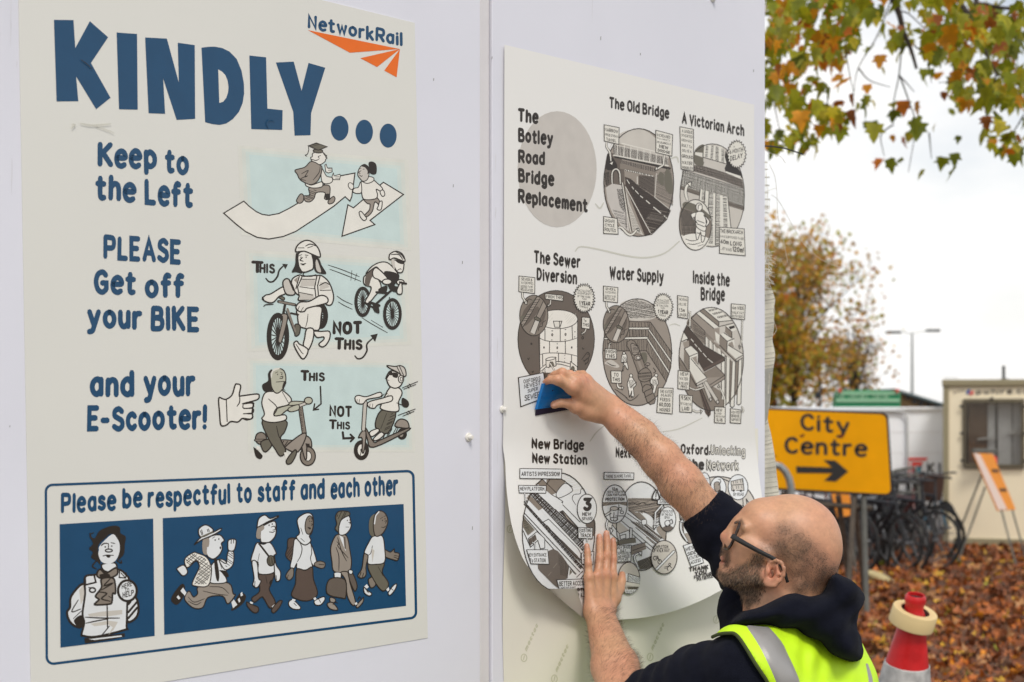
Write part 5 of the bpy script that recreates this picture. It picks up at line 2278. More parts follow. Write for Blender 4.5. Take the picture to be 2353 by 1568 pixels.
for pts in ([(1110, -60), (1060, 80), (960, 330), (800, 600), (760, 850)], [(1185, 330), (1160, 640), (1110, 900), (1110, 1100)], [(1160, 660), (1220, 720), (1290, 800)], [(1290, 400), (1400, 500), (1440, 720)],
            [(900, -80), (700, 300), (720, 600), (770, 830)], [(20, -20), (100, 210), (240, 300)], [(1150, 100), (1240, 120), (1400, 260), (1560, 300)], [(1160, 650), (1250, 900), (1300, 1100), (1240, 1500)],
            [(810, 600), (900, 700), (1080, 760)], [(540, 760), (535, 900), (550, 1030)], [(0, 530), (120, 620), (260, 900), (420, 1000)], [(1900, 560), (1700, 700), (1500, 720)], [(2000, 640), (1960, 900), (1880, 1140)],
            [(2245, 1000), (2150, 1150), (2060, 1220)], [(1420, 1160), (1440, 1380)], [(1100, 1090), (1000, 1180), (1030, 1360)], [(-60, 560), (50, 800), (90, 1000), (150, 1280)]):
    branch(pts, .0055, .0022, (10.4, 10.6))
mb.tube([(8.2, 13.0, -.1), (8.15, 13.0, 2.0), (8.0, 12.9, 4.5), (7.6, 12.5, 6.5), (7.0, 12.0, 8.0)], [.34, .28, .24, .19, .12], 14)
top = at(*zc(1500, -900), 10.6); top2 = at(*zc(2100, -700), 11); top3 = at(*zc(1950, -500), 11)
for tp in (top, top2, top3):
    mb.tube([(7.8, 12.7, 5.4), ((7.8 + tp.x) / 2, (12.7 + tp.y) / 2, max(6.2, tp.z + .6)), tuple(tp)], [.13, .075, .03], 9)
mb.build('branches', M_BARK, tree, True)

# ---------------------------------------------------------------- trees beyond the hoarding
def far_tree(label, bx, Y, cx, cy, rx, ry, n, cols, w, seed, name='autumn_tree', lsz=(.07, .14), edge=1.0):
    r = np.random.default_rng(seed)
    base = at(bx, HY, Y); base.z = 0
    t = thing(name, base, label, 'tree', 'autumn trees beyond the hoarding')
    P, ends = [], []
    mbt = MB()
    rr = random.Random(seed)
    c3 = at(cx, cy, Y); sx = rx / FPX * Y; sz = ry / FPX * Y
    mbt.tube([base, base + Vector((.1, 0, c3.z * .35)), c3 + Vector((0, 0, -sz * .3))], [.16, .12, .07], 8)
    for i in range(46):
        a = rr.uniform(0, 2 * math.pi); q = rr.uniform(.35, 1.0); b = rr.uniform(-.9, .95)
        e = c3 + Vector((math.cos(a) * sx * q * math.sqrt(1 - b * b * .8), math.sin(a) * sx * q * .8, sz * b))
        s = base + (c3 - base) * rr.uniform(.35, .95)
        m_ = (s + e) / 2 + Vector((rr.uniform(-.3, .3), rr.uniform(-.3, .3), rr.uniform(0, .5)))
        mbt.tube([s, m_, e], [.035, .02, .006], 5)
        ends.append((s, m_, e))
        for k in range(7):
            f = rr.uniform(.35, 1); p = m_ + (e - m_) * f
            d = Vector((rr.gauss(0, .35), rr.gauss(0, .35), rr.gauss(.1, .3)))
            mbt.tube([p, p + d * .6, p + d * 1.3 + Vector((0, 0, -.05))], [.009, .006, .003], 4)
            ends.append((p, p + d * .6, p + d * 1.4))
    mbt.build('branches', M_BARK, t)
    for i in range(n):
        s, m_, e = ends[r.integers(len(ends))]
        f = r.uniform(.2, 1.05)
        p = (s * (1 - f) ** 2 + m_ * 2 * f * (1 - f) + e * f * f)
        P.append(tuple(p + Vector((r.normal(0, .26), r.normal(0, .26), r.normal(0, .24)))))
    P = np.array(P)
    leaves_mesh('crown', P, r.uniform(lsz[0], lsz[1], n), rotmats(n, r, 1.2), pick(cols, w, n, r), M_LEAF, t, .5, r)
    return t
BR = [(216, 160, 84), (232, 176, 70), (190, 152, 96), (232, 186, 74), (182, 176, 70), (214, 138, 78)]
far_tree('brown and russet tree with twiggy branches behind the yellow direction sign', 1815, 54, 1835, 725, 172, 250, 4600, BR, [18, 18, 20, 14, 28, 4], 5, lsz=(.10, .19))
far_tree('olive and orange tree close behind the frayed netting at the wall end', 1780, 51, 1768, 790, 48, 240, 1700, [(182, 164, 44), (210, 156, 44), (150, 146, 44), (216, 128, 44)], [30, 26, 24, 10], 9, lsz=(.10, .20))
far_tree('thin sparse tree with few leaves left of the tall lamp post', 1960, 58, 1965, 835, 75, 100, 700, BR, [24, 14, 30, 6, 20, 6], 13, lsz=(.09, .17))

# ---------------------------------------------------------------- street lamp
M_STEEL = mat('galvanised steel', (0.36, 0.38, 0.37), 0.45, 0.6, vary=0.15, vscale=30)
M_DARKM = mat('dark grey metal', (0.06, 0.065, 0.065), 0.5, 0.3)
sl = thing('street_lamp', (at(2096, HY, 80).x, 80, 0), 'tall double armed street lamp against the white sky', 'street lamp')
MB().tube([(at(2096, HY, 80).x, 80, 0), at(2096, 800, 80), at(2096, 765, 80)], [.09, .06, .05], 8).build('pole', M_STEEL, sl)
MB().tube([at(2062, 764, 80), at(2096, 766, 80), at(2135, 760, 80)], .03, 6).build('arm', M_STEEL, sl)
for x0, x1, y in ((2036, 2070, 764), (2128, 2160, 760)):
    p0, p1 = at(x0, y, 80), at(x1, y, 80)
    MB().box((p0 + p1) / 2, ((p1 - p0).length, .35, .13), bev=.04).build('lamp_head', M_DARKM, sl)
M_BLK = mat('black metal', (0.02, 0.02, 0.022), 0.5)
cp = thing('signal_post', (at(1885, HY, 32).x, 32, 0), 'dark post with a small box, seen through the autumn trees', 'post')
MB().tube([(at(1885, HY, 32).x, 32, 0), at(1885, 875, 32)], .025, 8).build('pole', M_BLK, cp)
MB().box(at(1880, 908, 31.9), (.12, .12, .14), bev=.02).build('box', M_BLK, cp)

# ---------------------------------------------------------------- far building and green signboard
M_BRICK = mat('tan brick', (0.42, 0.27, 0.13), 0.8, vary=0.2, vscale=4)
M_ROOF = mat('blue grey roof', (0.12, 0.17, 0.18), 0.6)
M_WIN = mat('dark window', (0.03, 0.03, 0.035), 0.15)
M_TRIMB = mat('timber mullion', (0.35, 0.22, 0.12), 0.7)
fb = thing('station_building', (at(2110, HY, 60).x, 60, 0), 'low brick building with sloping blue grey roof above the white hoarding', 'building')
q = [at(2066, 941, 60), at(2172, 941, 60), at(2172, 932, 60), at(2066, 903, 60)]
b0 = at(2066, 941, 60); b1 = at(2172, 941, 60)
fl = [Vector((b0.x, 60, 0)), Vector((b1.x + 4, 60, 0)), Vector((b1.x + 4, 60, at(0, 945, 60).z)), Vector((b1.x, 60, at(0, 931, 60).z)), Vector((b0.x, 60, at(0, 901, 60).z))]
MB().plate(fl, (0, 6, 0)).build('wall', M_BRICK, fb)
MB().plate([at(2058, 893, 59.5), at(2185, 932, 59.5), at(2185, 937, 59.5), at(2058, 899, 59.5)], (0, 7, 0)).build('roof', M_ROOF, fb)
for xa, xb, ya, yb in ((2080, 2092, 911, 918), (2096, 2108, 916, 928), (2111, 2124, 920, 932), (2128, 2140, 925, 934), (2144, 2160, 930, 937)):
    MB().plate([at(xa, yb, 59.93), at(xb, yb, 59.93), at(xb, ya + 2, 59.93), at(xa, ya, 59.93)], (0, .05, 0)).build('window', M_WIN, fb)
M_GRN = mat('green paint', lin((38, 140, 92)), 0.5, vary=.08, vscale=3)
M_PGR = mat('pale green paint', lin((150, 196, 158)), 0.5)
M_RED = mat('red lens', (0.75, 0.06, 0.04), 0.3)
gs = thing('green_signboard', (at(1995, HY, 48).x, 48, 0), 'wide green signboard with pale bands and two red lamps above the hoarding', 'signboard')
MB().plate([at(1918, 940, 48), at(2069, 940, 48), at(2069, 901, 48), at(2040, 897.5, 48), at(1990, 896, 48), at(1925, 898, 48)], (0, .5, 0)).build('panel', M_GRN, gs)
for ya, yb in ((901, 907), (917, 924)):
    MB().plate([at(1921, yb, 47.95), at(2067, yb, 47.95), at(2067, ya, 47.95), at(1921, ya, 47.95)], (0, .04, 0)).build('band', M_PGR, gs)
r = random.Random(4); x = 1925
for wn in (3, 7, 6):
    for i in range(wn):
        w_ = r.uniform(4, 6.5)
        mb = MB()
        if i in (1, 4): mb.plate([at(x, 915, 47.94), at(x + w_, 915, 47.94), at(x + w_, 909, 47.94), at(x, 909, 47.94)], (0, .03, 0))
        else: mb.plate([at(x, 915, 47.94), at(x + w_ * .5, 915, 47.94), at(x + w_ * .5, 909, 47.94), at(x, 909, 47.94)], (0, .03, 0))
        mb.build('pale_letter', M_PGR, gs)
        x += w_ + 1.7
    x += 7
for xx in (1930, 2062):
    MB().lathe(at(xx, 898.5, 47.9), [(.0001, -.05), (.05, -.04), (.06, 0), (.05, .05), (.0001, .06)], 12).build('red_lamp', M_RED, gs, True)
MB().tube([(at(1930, HY, 48.2).x, 48.2, 0), at(1930, 930, 48.2)], .06, 8).build('leg', M_STEEL, gs)
MB().tube([(at(2060, HY, 48.2).x, 48.2, 0), at(2060, 930, 48.2)], .06, 8).build('leg', M_STEEL, gs)

# ---------------------------------------------------------------- white site hoarding with contractor's mark
M_HOARD = mat('white hoarding paint', (0.90, 0.92, 0.95), 0.55, vary=.04, vscale=1.5)
YH = 23.4
hd = thing('site_hoarding', (at(1990, HY, YH).x, YH, 0), 'long white site hoarding behind the parked bicycles with a red contractor mark', 'hoarding')
a0, a1 = at(500, HY, YH).x, at(3300, HY, YH).x
mb = MB()
MB().box(((a0 + a1) / 2, YH + .03, .925), (a1 - a0, .05, 1.85)).build('panels', M_HOARD, hd)
MB().box(((a0 + a1) / 2, YH - .005, 1.865), (a1 - a0 + .02, .10, .035), bev=.008).build('top_rail', M_HOARD, hd)
for zz in (.32, .62, .92, 1.22, 1.52):
    MB().box(((a0 + a1) / 2, YH + .003, zz), (a1 - a0, .008, .006)).build('panel_seam', M_JOINT, hd)
M_DRAIN = mat('grey drain pipe', (0.55, 0.56, 0.56), 0.5)
pp = [at(1600, 942.5, YH - .05), at(2060, 944, YH - .05), at(2076, 948, YH - .05), at(2084, 958, YH - .05), at(2085, 1000, YH - .05), at(2085, 1230, YH - .05)]
MB().tube(pp, .018, 8).build('pipe', M_DRAIN, hd, True)
INK['R'] = mat('print red', lin((236, 70, 62)), .5); INK['B'] = mat('print teal', lin((30, 128, 150)), .5); INK['K'] = mat('print black', (.02, .02, .022), .5)
def plane_place(Yp):
    return lambda x, y, lift: at(x, y, Yp - lift)
a = Art(plane_place(YH), .012, .0006)
a.fill([(2083, 1052), (2132, 1052), (2128, 1058), (2090, 1058), (2090, 1100), (2083, 1108)], 'R')
a.fill([(2095, 1062), (2122, 1062), (2113, 1074), (2111, 1070), (2103, 1070), (2103, 1090), (2095, 1096)], 'R')
a.fill([(2098, 1082), (2108, 1074), (2120, 1070), (2114, 1082), (2122, 1086), (2104, 1092)], 'B')
a.text('K I E R', (2131, 1090), (2212, 1090), 27, .16, 'K')
a.build('contractor_logo', hd)

# ---------------------------------------------------------------- site booth
M_BOOTH = mat('cream steel', lin((246, 232, 200)), 0.6, vary=.05, vscale=1.2)
M_BTRIM = mat('olive grey trim', lin((150, 140, 110)), 0.6)
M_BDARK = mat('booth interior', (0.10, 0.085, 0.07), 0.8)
M_CURT = mat('brown curtain', lin((132, 106, 84)), 0.9, vary=.1, vscale=20)
M_REFLECTION = mat('pale blind', (.82, .83, .80), 0.8)
M_PLATEW = mat('white plate', (.75, .75, .70), 0.5)
M_GLASS = thin_glass('window glass')
YB = 21.6
bx0, bx1 = at(2170, HY, YB).x, at(2170, HY, YB).x + 2.75
bt = thing('site_booth', (bx0, YB, 0), 'cream site cabin with a grilled window and dark hire lettering', 'cabin')
ztop = at(0, 882, YB).z
wx0, wx1 = at(2218, HY, YB).x, at(2338, HY, YB).x
wz0, wz1 = at(0, 1066, YB).z, at(0, 926, YB).z
mb = MB()
for (xa, xb, za, zb) in ((bx0, wx0, .05, ztop), (wx1, bx1, .05, ztop), (wx0, wx1, .05, wz0), (wx0, wx1, wz1, ztop)):
    mb.box(((xa + xb) / 2, YB + .025, (za + zb) / 2), (xb - xa, .05, zb - za))
mb.box((bx0 + .025, YB + .8, (ztop + .05) / 2), (.049, 1.5, ztop - .06)); mb.box((bx1 - .025, YB + .8, (ztop + .05) / 2), (.049, 1.5, ztop - .06))
mb.box(((bx0 + bx1) / 2, YB + 1.58, (ztop + .05) / 2), (bx1 - bx0, .05, ztop - .06))
mb.build('wall', M_BOOTH, bt)
mb = MB()
mb.box(((bx0 + bx1) / 2, YB + .8, ztop + .01), (bx1 - bx0 + .06, 1.7, .09), bev=.015)
rf = mb.build('roof', M_BTRIM, bt)
mb = MB(); mb.tube([at(2277.5, 880, YB + .5), at(2277.5, 842, YB + .5)], .021, 12)
mb.lathe(at(2279, 879, YB + .5), [(.17, -.01), (.12, .025), (.03, .05)], 16)
o = mb.build('chimney_pipe', M_DARKM, rf); o.location = Vector(o.location)
mb = MB()
mb.tube([at(2171, 882, YB), at(2171, 869, YB), at(2199, 869, YB), at(2199, 882, YB)], .004, 5)
mb.build('roof_hoop', M_STEEL, rf)
mb = MB()
mb.box((bx0 + .02, YB - .012, ztop / 2), (.075, .03, ztop - .08), bev=.008)
mb.box(((bx0 + bx1) / 2 + .06, YB - .012, .085), (bx1 - bx0 - .12, .03, .10), bev=.008)
mb.build('trim', M_BTRIM, bt)
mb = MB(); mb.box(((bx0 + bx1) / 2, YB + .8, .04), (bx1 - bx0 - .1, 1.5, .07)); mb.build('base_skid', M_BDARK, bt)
wn = MB()
fw = .045
for (xa, xb, za, zb) in ((wx0 - fw, wx1 + fw, wz1, wz1 + fw), (wx0 - fw, wx1 + fw, wz0 - fw, wz0), (wx0 - fw, wx0, wz0, wz1), (wx1, wx1 + fw, wz0, wz1)):
    wn.box(((xa + xb) / 2, YB - .012, (za + zb) / 2), (xb - xa, .035, zb - za))
win = wn.build('window', M_BTRIM, bt)
MB().box(((wx0 + wx1) / 2, YB + .03, (wz0 + wz1) / 2), (wx1 - wx0, .006, wz1 - wz0)).build('pane', M_GLASS, win)
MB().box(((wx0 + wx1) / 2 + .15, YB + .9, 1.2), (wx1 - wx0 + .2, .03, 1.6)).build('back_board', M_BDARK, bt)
cx0, cx1 = at(2218, HY, YB + .12).x, at(2258, HY, YB + .12).x
mb = MB()
for i in range(9):
    xx = cx0 + (cx1 - cx0) * i / 9
    mb.box((xx + .012, YB + .12 + .01 * (i % 2), (wz0 + wz1) / 2), (.03, .02, wz1 - wz0 + .05), bev=.006)
mb.build('curtain', M_CURT, win)
mb = MB()
for xa, xb in ((2259, 2275), (2281, 2312), (2314, 2336)):
    p0, p1 = at(xa, HY, YB + .14).x, at(xb, HY, YB + .14).x
    mb.box(((p0 + p1) / 2, YB + .14, (wz0 + wz1) / 2), (p1 - p0, .012, wz1 - wz0 + .05))
mb.build('reflection', M_REFLECTION, win)  # solid pale panels behind the pane, painting its reflections as colour
R1 = Matrix.Rotation(math.radians(-7), 3, 'Y')
MB().box(at(2259, 1007, YB + .08), (.24, .03, .022), R=R1).build('strip_light', M_PLATEW, win)
MB().box(at(2320, 993, YB + .1), (.15, .02, .05)).build('shelf_card', M_PLATEW, win)
gr = MB()
gx0, gx1, gz0, gz1 = at(2213, HY, YB).x, at(2344, HY, YB).x, at(0, 1075, YB).z, at(0, 918, YB).z
for i in range(31):
    xx = gx0 + (gx1 - gx0) * i / 30
    gr.box((xx, YB - .05, (gz0 + gz1) / 2), (.0042 if i % 30 else .014, .004, gz1 - gz0))
for i in range(37):
    zz = gz0 + (gz1 - gz0) * i / 36
    gr.box(((gx0 + gx1) / 2, YB - .055, zz), (gx1 - gx0, .004, .0042 if i % 36 else .014))
M_GRILL = mat('brown wire grille', (0.09, 0.075, 0.06), 0.6)
gro = gr.build('grille', M_GRILL, win)
for x, y in ((2210, 934), (2211, 996), (2212, 1058), (2347, 934), (2348, 996), (2349, 1058), (2277, 916)):
    MB().box(at(x, y, YB - .06), (.045, .02, .03), bev=.005).build('grille_clip', M_BLK, bt)
INK['t'] = mat('print brown black', lin((70, 58, 48)), .6); INK['u'] = mat('print blue', lin((66, 98, 160)), .6); INK['U'] = mat('print coral', lin((220, 110, 100)), .6); INK['y'] = mat('print tan', lin((150, 132, 108)), .6)
a = Art(plane_place(YB), .004, .0005)
a.text('pwhire.co.uk', (2240, 907), (2391, 905), 12.5, .2, 't')
a.text('site', (2190, 906), (2214, 899), 6, .2, 'y')
a.fill(catmull([(2218, 903), (2222, 896), (2229, 895), (2226, 900), (2224, 907)], True, 4), 'u')
a.fill(catmull([(2225, 905), (2229, 899), (2236, 899), (2234, 907), (2228, 909)], True, 4), 'U')
a.build('hire_lettering', bt)

bt.rotation_euler = (0, 0, math.radians(-15.2))

# ---------------------------------------------------------------- city centre sign on its frame
M_YEL = mat('yellow sign face', (0.97, 0.42, 0.0), 0.5, vary=.05, vscale=6, spec=.15)
M_SBLK = mat('sign black', (0.022, 0.02, 0.018), 0.5)
M_SBACK = mat('sign back', (0.25, 0.25, 0.25), 0.6)
M_RUST = mat('rusty steel', (0.13, 0.105, 0.08), 0.8, vary=.3, vscale=12)
M_LEG = mat('grey painted steel', (0.15, 0.15, 0.13), 0.7, vary=.2, vscale=12)
YS = 14.5
sg = thing('direction_sign', (at(1895, HY, YS).x, YS, 0), 'yellow City Centre direction sign with a black arrow on a steel frame', 'sign')
cor = [(1744, 936), (2041, 948), (2053, 1142), (1750, 1126)]
def roundq(c, r, n=6):
    out = []
    for i in range(4):
        p, a_, b_ = Vector((*c[i], 0)), Vector((*c[i - 1], 0)), Vector((*c[(i + 1) % 4], 0))
        u, v = (a_ - p).normalized() * r, (b_ - p).normalized() * r
        for k in range(n + 1):
            t = k / n
            q_ = p + u * (1 - t) ** 2 + v * t ** 2
            out.append((q_.x, q_.y))
    return out
MB().plate([at(x, y, YS) for x, y in roundq(cor, 17)], (0, .012, 0)).build('border_plate', M_SBLK, sg)
c2 = [(1749, 941), (2036, 953), (2047, 1136), (1755, 1120)]
MB().plate([at(x, y, YS - .006) for x, y in roundq(c2, 15)], (0, .005, 0)).build('sign_face', M_YEL, sg)
INK['Z'] = M_SBLK; INK['z'] = mat('dead leaf', lin((120, 50, 20)), .8)
a = Art(plane_place(YS - .006), .002, .0003)
zz7 = lambda x, y: (1694.2 + x * .3602, 753 + y * .3602)
for w, p0, p1 in (('City', (402, 655), (716, 684)), ('Centre', (302, 805), (828, 827))):
    a.text(w, zz7(*p0), zz7(*p1), 40, .18, 'Z')
a.fill([zz7(*p) for p in ((375, 885), (605, 893), (550, 845), (625, 848), (708, 918), (630, 982), (553, 978), (607, 930), (378, 928))], 'Z')
a.fill([zz7(*p) for p in ((395, 690), (432, 676), (420, 700), (405, 698))], 'z')
a.fill([zz7(*p) for p in ((640, 690), (690, 680), (665, 708))], 'z')
a.fill([zz7(*p) for p in ((230, 805), (255, 825), (240, 822))], 'z')
a.build('lettering', sg)
def gz(x, Y): return Vector((at(x, HY, Y).x, Y, 0.0))
MB().tube([at(1780, 1150, YS + .08), at(2004, 1168, YS + .08)], .024, 8).build('crossbar', M_RUST, sg)
for (x0, y0, x1, Y1) in ((1984, 1130, 1992, 14.35), (1963, 1130, 1946, 14.35), (1962, 1130, 1990, 15.3), (1926, 1140, 1958, 15.3), (1800, 1130, 1790, 14.35), (1810, 1130, 1775, 15.3)):
    MB().tube([at(x0, y0, YS + .05), gz(x1, Y1)], .026, 8).build('leg', M_LEG if x0 == 1984 else M_RUST, sg)
M_BAG = mat('pale sandbag', lin((186, 170, 124)), 0.9, vary=.2, vscale=15, bump=.3, bscale=80)
sb = MB()
p = gz(2023, 17.0)
vsb, fsb = [], []
for i in range(13):
    for j in range(16):
        th, ph = math.pi * i / 12, 2 * math.pi * j / 16
        vsb.append(p + Matrix.Rotation(math.radians(24), 3, 'Y') @ Vector((.17 * abs(math.cos(th)) ** .8 * (1 if math.cos(th) > 0 else -1), .12 * math.sin(th) * math.cos(ph), .06 * math.sin(th) * math.sin(ph))) + Vector((0, 0, .075)))
for i in range(12):
    for j in range(16):
        fsb.append((i * 16 + j, i * 16 + (j + 1) % 16, (i + 1) * 16 + (j + 1) % 16, (i + 1) * 16 + j))
sb.add(vsb, fsb)
o = sb.build('sandbag', M_BAG, None, True)
tag(o, 'pale sandbag lying among leaves beside the sign frame leg', 'sandbag')

# galvanised hoop in front of the sign
hp = MB()
Yh = 13.2
hp.tube([gz(1750, Yh), at(1750, 1120, Yh), at(1754, 1090, Yh), at(1766, 1074, Yh), at(1780, 1068, Yh)] + [at(x, y, Yh) for x, y in ((1793, 1072), (1804, 1083), (1813, 1100), (1818, 1122), (1819, 1150))] + [gz(1822, Yh)], .030, 12)
o = hp.build('steel_hoop', M_STEEL, None, True)
tag(o, 'galvanised steel hoop rail standing in front of the yellow sign', 'rail')

# ---------------------------------------------------------------- A-boards
M_ORG = mat('orange board face', lin((230, 140, 20)), 0.5, vary=.06, vscale=5)
M_OEDGE = mat('pale board edge', lin((224, 200, 186)), 0.6)
def a_board(label, q, legs, strip, Y0, Y1, words):
    t = thing('folding_sign', gz(sum(p[0] for p in q) / 4, Y0), label, 'sign', 'orange folding signs')
    Ys = (Y0, Y1, Y1, Y0)
    W_ = [at(x, y, Yq) for (x, y), Yq in zip(q, Ys)]
    nrm = (W_[1] - W_[0]).cross(W_[3] - W_[0]).normalized()
    if nrm.y > 0: nrm = -nrm
    MB().plate(W_, -nrm * .012).build('board', M_ORG, t)
    def pt(u, v, l):
        return W_[0].lerp(W_[1], u).lerp(W_[3].lerp(W_[2], u), v) + nrm * l
    if strip:
        MB().plate([pt(.0, .0, .004), pt(.30, .02, .004), pt(.52, .99, .004), pt(.03, .985, .004)], -nrm * .003).build('pale_panel', M_OEDGE, t)
    r_ = random.Random(8)
    for v in words:
        for k in range(4):
            u = .58 + k * .09 + r_.uniform(-.01, .01)
            mb_ = MB(); mb_.plate([pt(u, v, .006), pt(u + .06, v, .006), pt(u + .06, v + .055, .006), pt(u, v + .055, .006)], -nrm * .002)
            mb_.build('dark_letter', M_SBLK, t)
    for (x0, y0, Ya, x1, Yb) in legs:
        MB().tube([at(x0, y0, Ya), gz(x1, Yb)], .011, 7).build('leg', M_LEG, t)
    return t
a_board('orange and white folding sign leaning in front of the cream cabin', [(2236.5, 1041.5), (2281, 1043), (2334, 1171), (2293, 1174)],
        [(2255, 1093, 19.0, 2177, 19.6), (2264, 1119, 19.4, 2199, 19.2), (2301, 1172, 18.9, 2338, 18.6), (2326, 1172, 19.3, 2362, 19.2)], True, 18.9, 19.4, (.28, .62))
a_board('small orange sign standing below the yellow direction sign', [(1911, 1132), (1952, 1132), (1958, 1184), (1926, 1190)],
        [(1930, 1188, 17.4, 1922, 17.4), (1955, 1184, 17.6, 1968, 17.6)], False, 17.4, 17.6, ())
fx = thing('fire_extinguisher', at(2283, 1062, 20.2), 'small red cylinder hanging by the cabin window behind the folding sign', 'extinguisher')
MB().lathe(at(2283, 1066, 21.0), [(.0001, -.08), (.045, -.08), (.045, .07), (.02, .10), (.0001, .10)], 14).build('cylinder', M_RED, fx, True)
MB().box(at(2262, 1036, 21.2), (.30, .12, .05), bev=.01).build('bracket', M_LEG, fx)

# ---------------------------------------------------------------- parked bicycles
M_TYRE = mat('black rubber', (0.018, 0.018, 0.018), 0.8)
M_SPOKE = mat('spoke steel', (0.16, 0.16, 0.16), 0.5, .5)
M_SADDLE = mat('black vinyl saddle', (0.02, 0.018, 0.018), 0.5)
def bicycle(label, frame_mat):
    t = thing('bicycle', (0, 0, 0), label, 'bicycle', 'bicycles parked by the hoarding')
    def wheel(x):
        mb_ = MB()
        mb_.tube([(x + .33 * math.cos(a), 0, .345 + .33 * math.sin(a)) for a in [2 * math.pi * i / 26 for i in range(26)]], .018, 7, closed=True)
        w = mb_.build('wheel', M_TYRE, t, True)
        s = MB()
        for i in range(14):
            a = 2 * math.pi * i / 14
            s.tube([(x, .01 * (-1) ** i, .345), (x + .315 * math.cos(a), 0, .345 + .315 * math.sin(a))], .0022, 4)
        s.tube([(x, -.05, .345), (x, .05, .345)], .02, 8)
        s.tube([(x + .312 * math.cos(a), 0, .345 + .312 * math.sin(a)) for a in [2 * math.pi * i / 24 for i in range(24)]], .009, 5, closed=True)
        s.build('spokes', M_SPOKE, w)
    wheel(-.5); wheel(.52)
    f = MB()
    A, B, C_, D_ = (-.5, 0, .345), (-.08, 0, .30), (-.22, 0, .80), (.34, 0, .78)
    for p, q_ in ((A, B), (A, C_), (B, C_), (B, D_), (C_, D_)):
        f.tube([p, q_], .021, 8)
    f.tube([(.32, 0, .90), (.36, 0, .70), (.44, 0, .52), (.52, 0, .345)], .015, 8)
    f.tube([C_, (-.24, 0, .92)], .013, 8)
    f.tube([(-.14, .06, .18), (-.08, .05, .30), (-.08, -.05, .30), (-.02, -.06, .42)], .009, 6)
    f.build('frame', frame_mat, t)
    h = MB()
    h.tube([(.32, 0, .90), (.31, 0, 1.0), (.33, 0, 1.02)], .013, 7)
    h.tube([(.24, -.29, 1.02), (.32, -.22, 1.03), (.35, 0, 1.02), (.32, .22, 1.03), (.24, .29, 1.02)], .013, 7)
    h.build('handlebar', M_BLK, t)
    s = MB()
    s.box((-.26, 0, .94), (.26, .13, .05), bev=.02)
    s.box((-.12, 0, .945), (.14, .05, .035), bev=.014)
    s.build('saddle', M_SADDLE, t)
    return t
def copy_tree(o, parent=None):
    c = o.copy(); COL.objects.link(c)
    if parent is not None: c.parent = parent
    for ch in list(o.children): copy_tree(ch, c)
    return c
M_FB = mat('black frame paint', (0.02, 0.021, 0.025), 0.4); M_FT = mat('teal frame paint', lin((30, 110, 140)), 0.4)
M_FR = mat('dark red frame paint', (0.12, 0.03, 0.025), 0.4); M_FS = mat('silver frame paint', (0.3, 0.31, 0.32), 0.35, .5)
protos = [bicycle('', m_) for m_ in (M_FB, M_FT, M_FR, M_FS)]
spots = [  # column, depth, heading deg, lean deg, kind, label
 (2020, 18.6, -62, 4, 0, 'black bicycle parked nearest, right below the corner of the yellow sign'),
 (2048, 19.6, -70, -6, 2, 'dark red bicycle leaning behind the nearest black one'),
 (1978, 19.4, -66, 5, 3, 'silver bicycle parked behind the leg of the yellow sign'),
 (1930, 19.9, -72, -4, 0, 'black bicycle standing behind the small orange sign'),
 (1885, 20.4, -64, 6, 3, 'silver bicycle half hidden behind the bald man'),
 (2072, 20.8, -75, 5, 0, 'black bicycle leaning at the wire rail end'),
 (2136, 20.9, -80, 2, 1, 'teal bicycle carrying a brown basket beside the cabin'),
 (1850, 19.2, -68, -5, 2, 'dark red bicycle farthest left behind the sign stand'),
 (2000, 20.2, -58, -9, 0, 'black bicycle tilted left in the middle of the bicycle row'),
 (1955, 18.9, -78, 8, 0, 'black bicycle standing between the sign legs'),
 (2062, 18.9, -50, -3, 0, 'black bicycle turned most sideways in front of the wire rail'),
 (1905, 18.7, -60, 3, 0, 'black bicycle close beside the back of the bald head'),
 (2035, 21.3, -84, 6, 3, 'silver bicycle at the back against the white hoarding'),
 (2070, 19.9, -40, 8, 0, 'black bicycle jammed crosswise beside the wire rail'),
 (2030, 19.1, -100, -8, 0, 'black bicycle facing the other way under the sign corner'),
 (1990, 18.9, -52, 10, 0, 'black bicycle leaning hard right between the sign stand and rail'),
 (2095, 20.2, -66, -7, 0, 'black bicycle just left of the brown basket'),
 (2050, 20.6, -110, 4, 2, 'dark red bicycle at the back near the red contractor mark'),
 (1945, 20.6, -96, -6, 0, 'black bicycle at the back behind the small orange sign')]
used = set()
for x, Yp, hd_, ln, kd, lb in spots:
    o = protos[kd] if kd not in used else copy_tree(protos[kd])
    used.add(kd)
    o.location = gz(x, Yp) + Vector((0, 0, .01))
    o.rotation_euler = (math.radians(ln), 0, math.radians(hd_))
    o['label'] = lb; o['category'] = 'bicycle'; o['group'] = 'bicycles parked by the hoarding'
M_WICK = mat('brown wicker', lin((74, 50, 40)), 0.85, vary=.3, vscale=60, bump=.6, bscale=120)
bk = MB()
c = at(2134, 1122, 20.4)
for i, (wx, wz) in enumerate(((.17, -.15), (.205, .15))): pass
rings = [(.155, -.16), (.17, -.08), (.185, .02), (.195, .12), (.20, .15), (.17, .17), (.0001, .175)]
bk.lathe(c, [(.0001, -.16)] + rings, 22)
o = bk.build('wicker_basket', M_WICK, None, True)
tag(o, 'dark brown wicker basket on the front of the teal bicycle', 'basket')
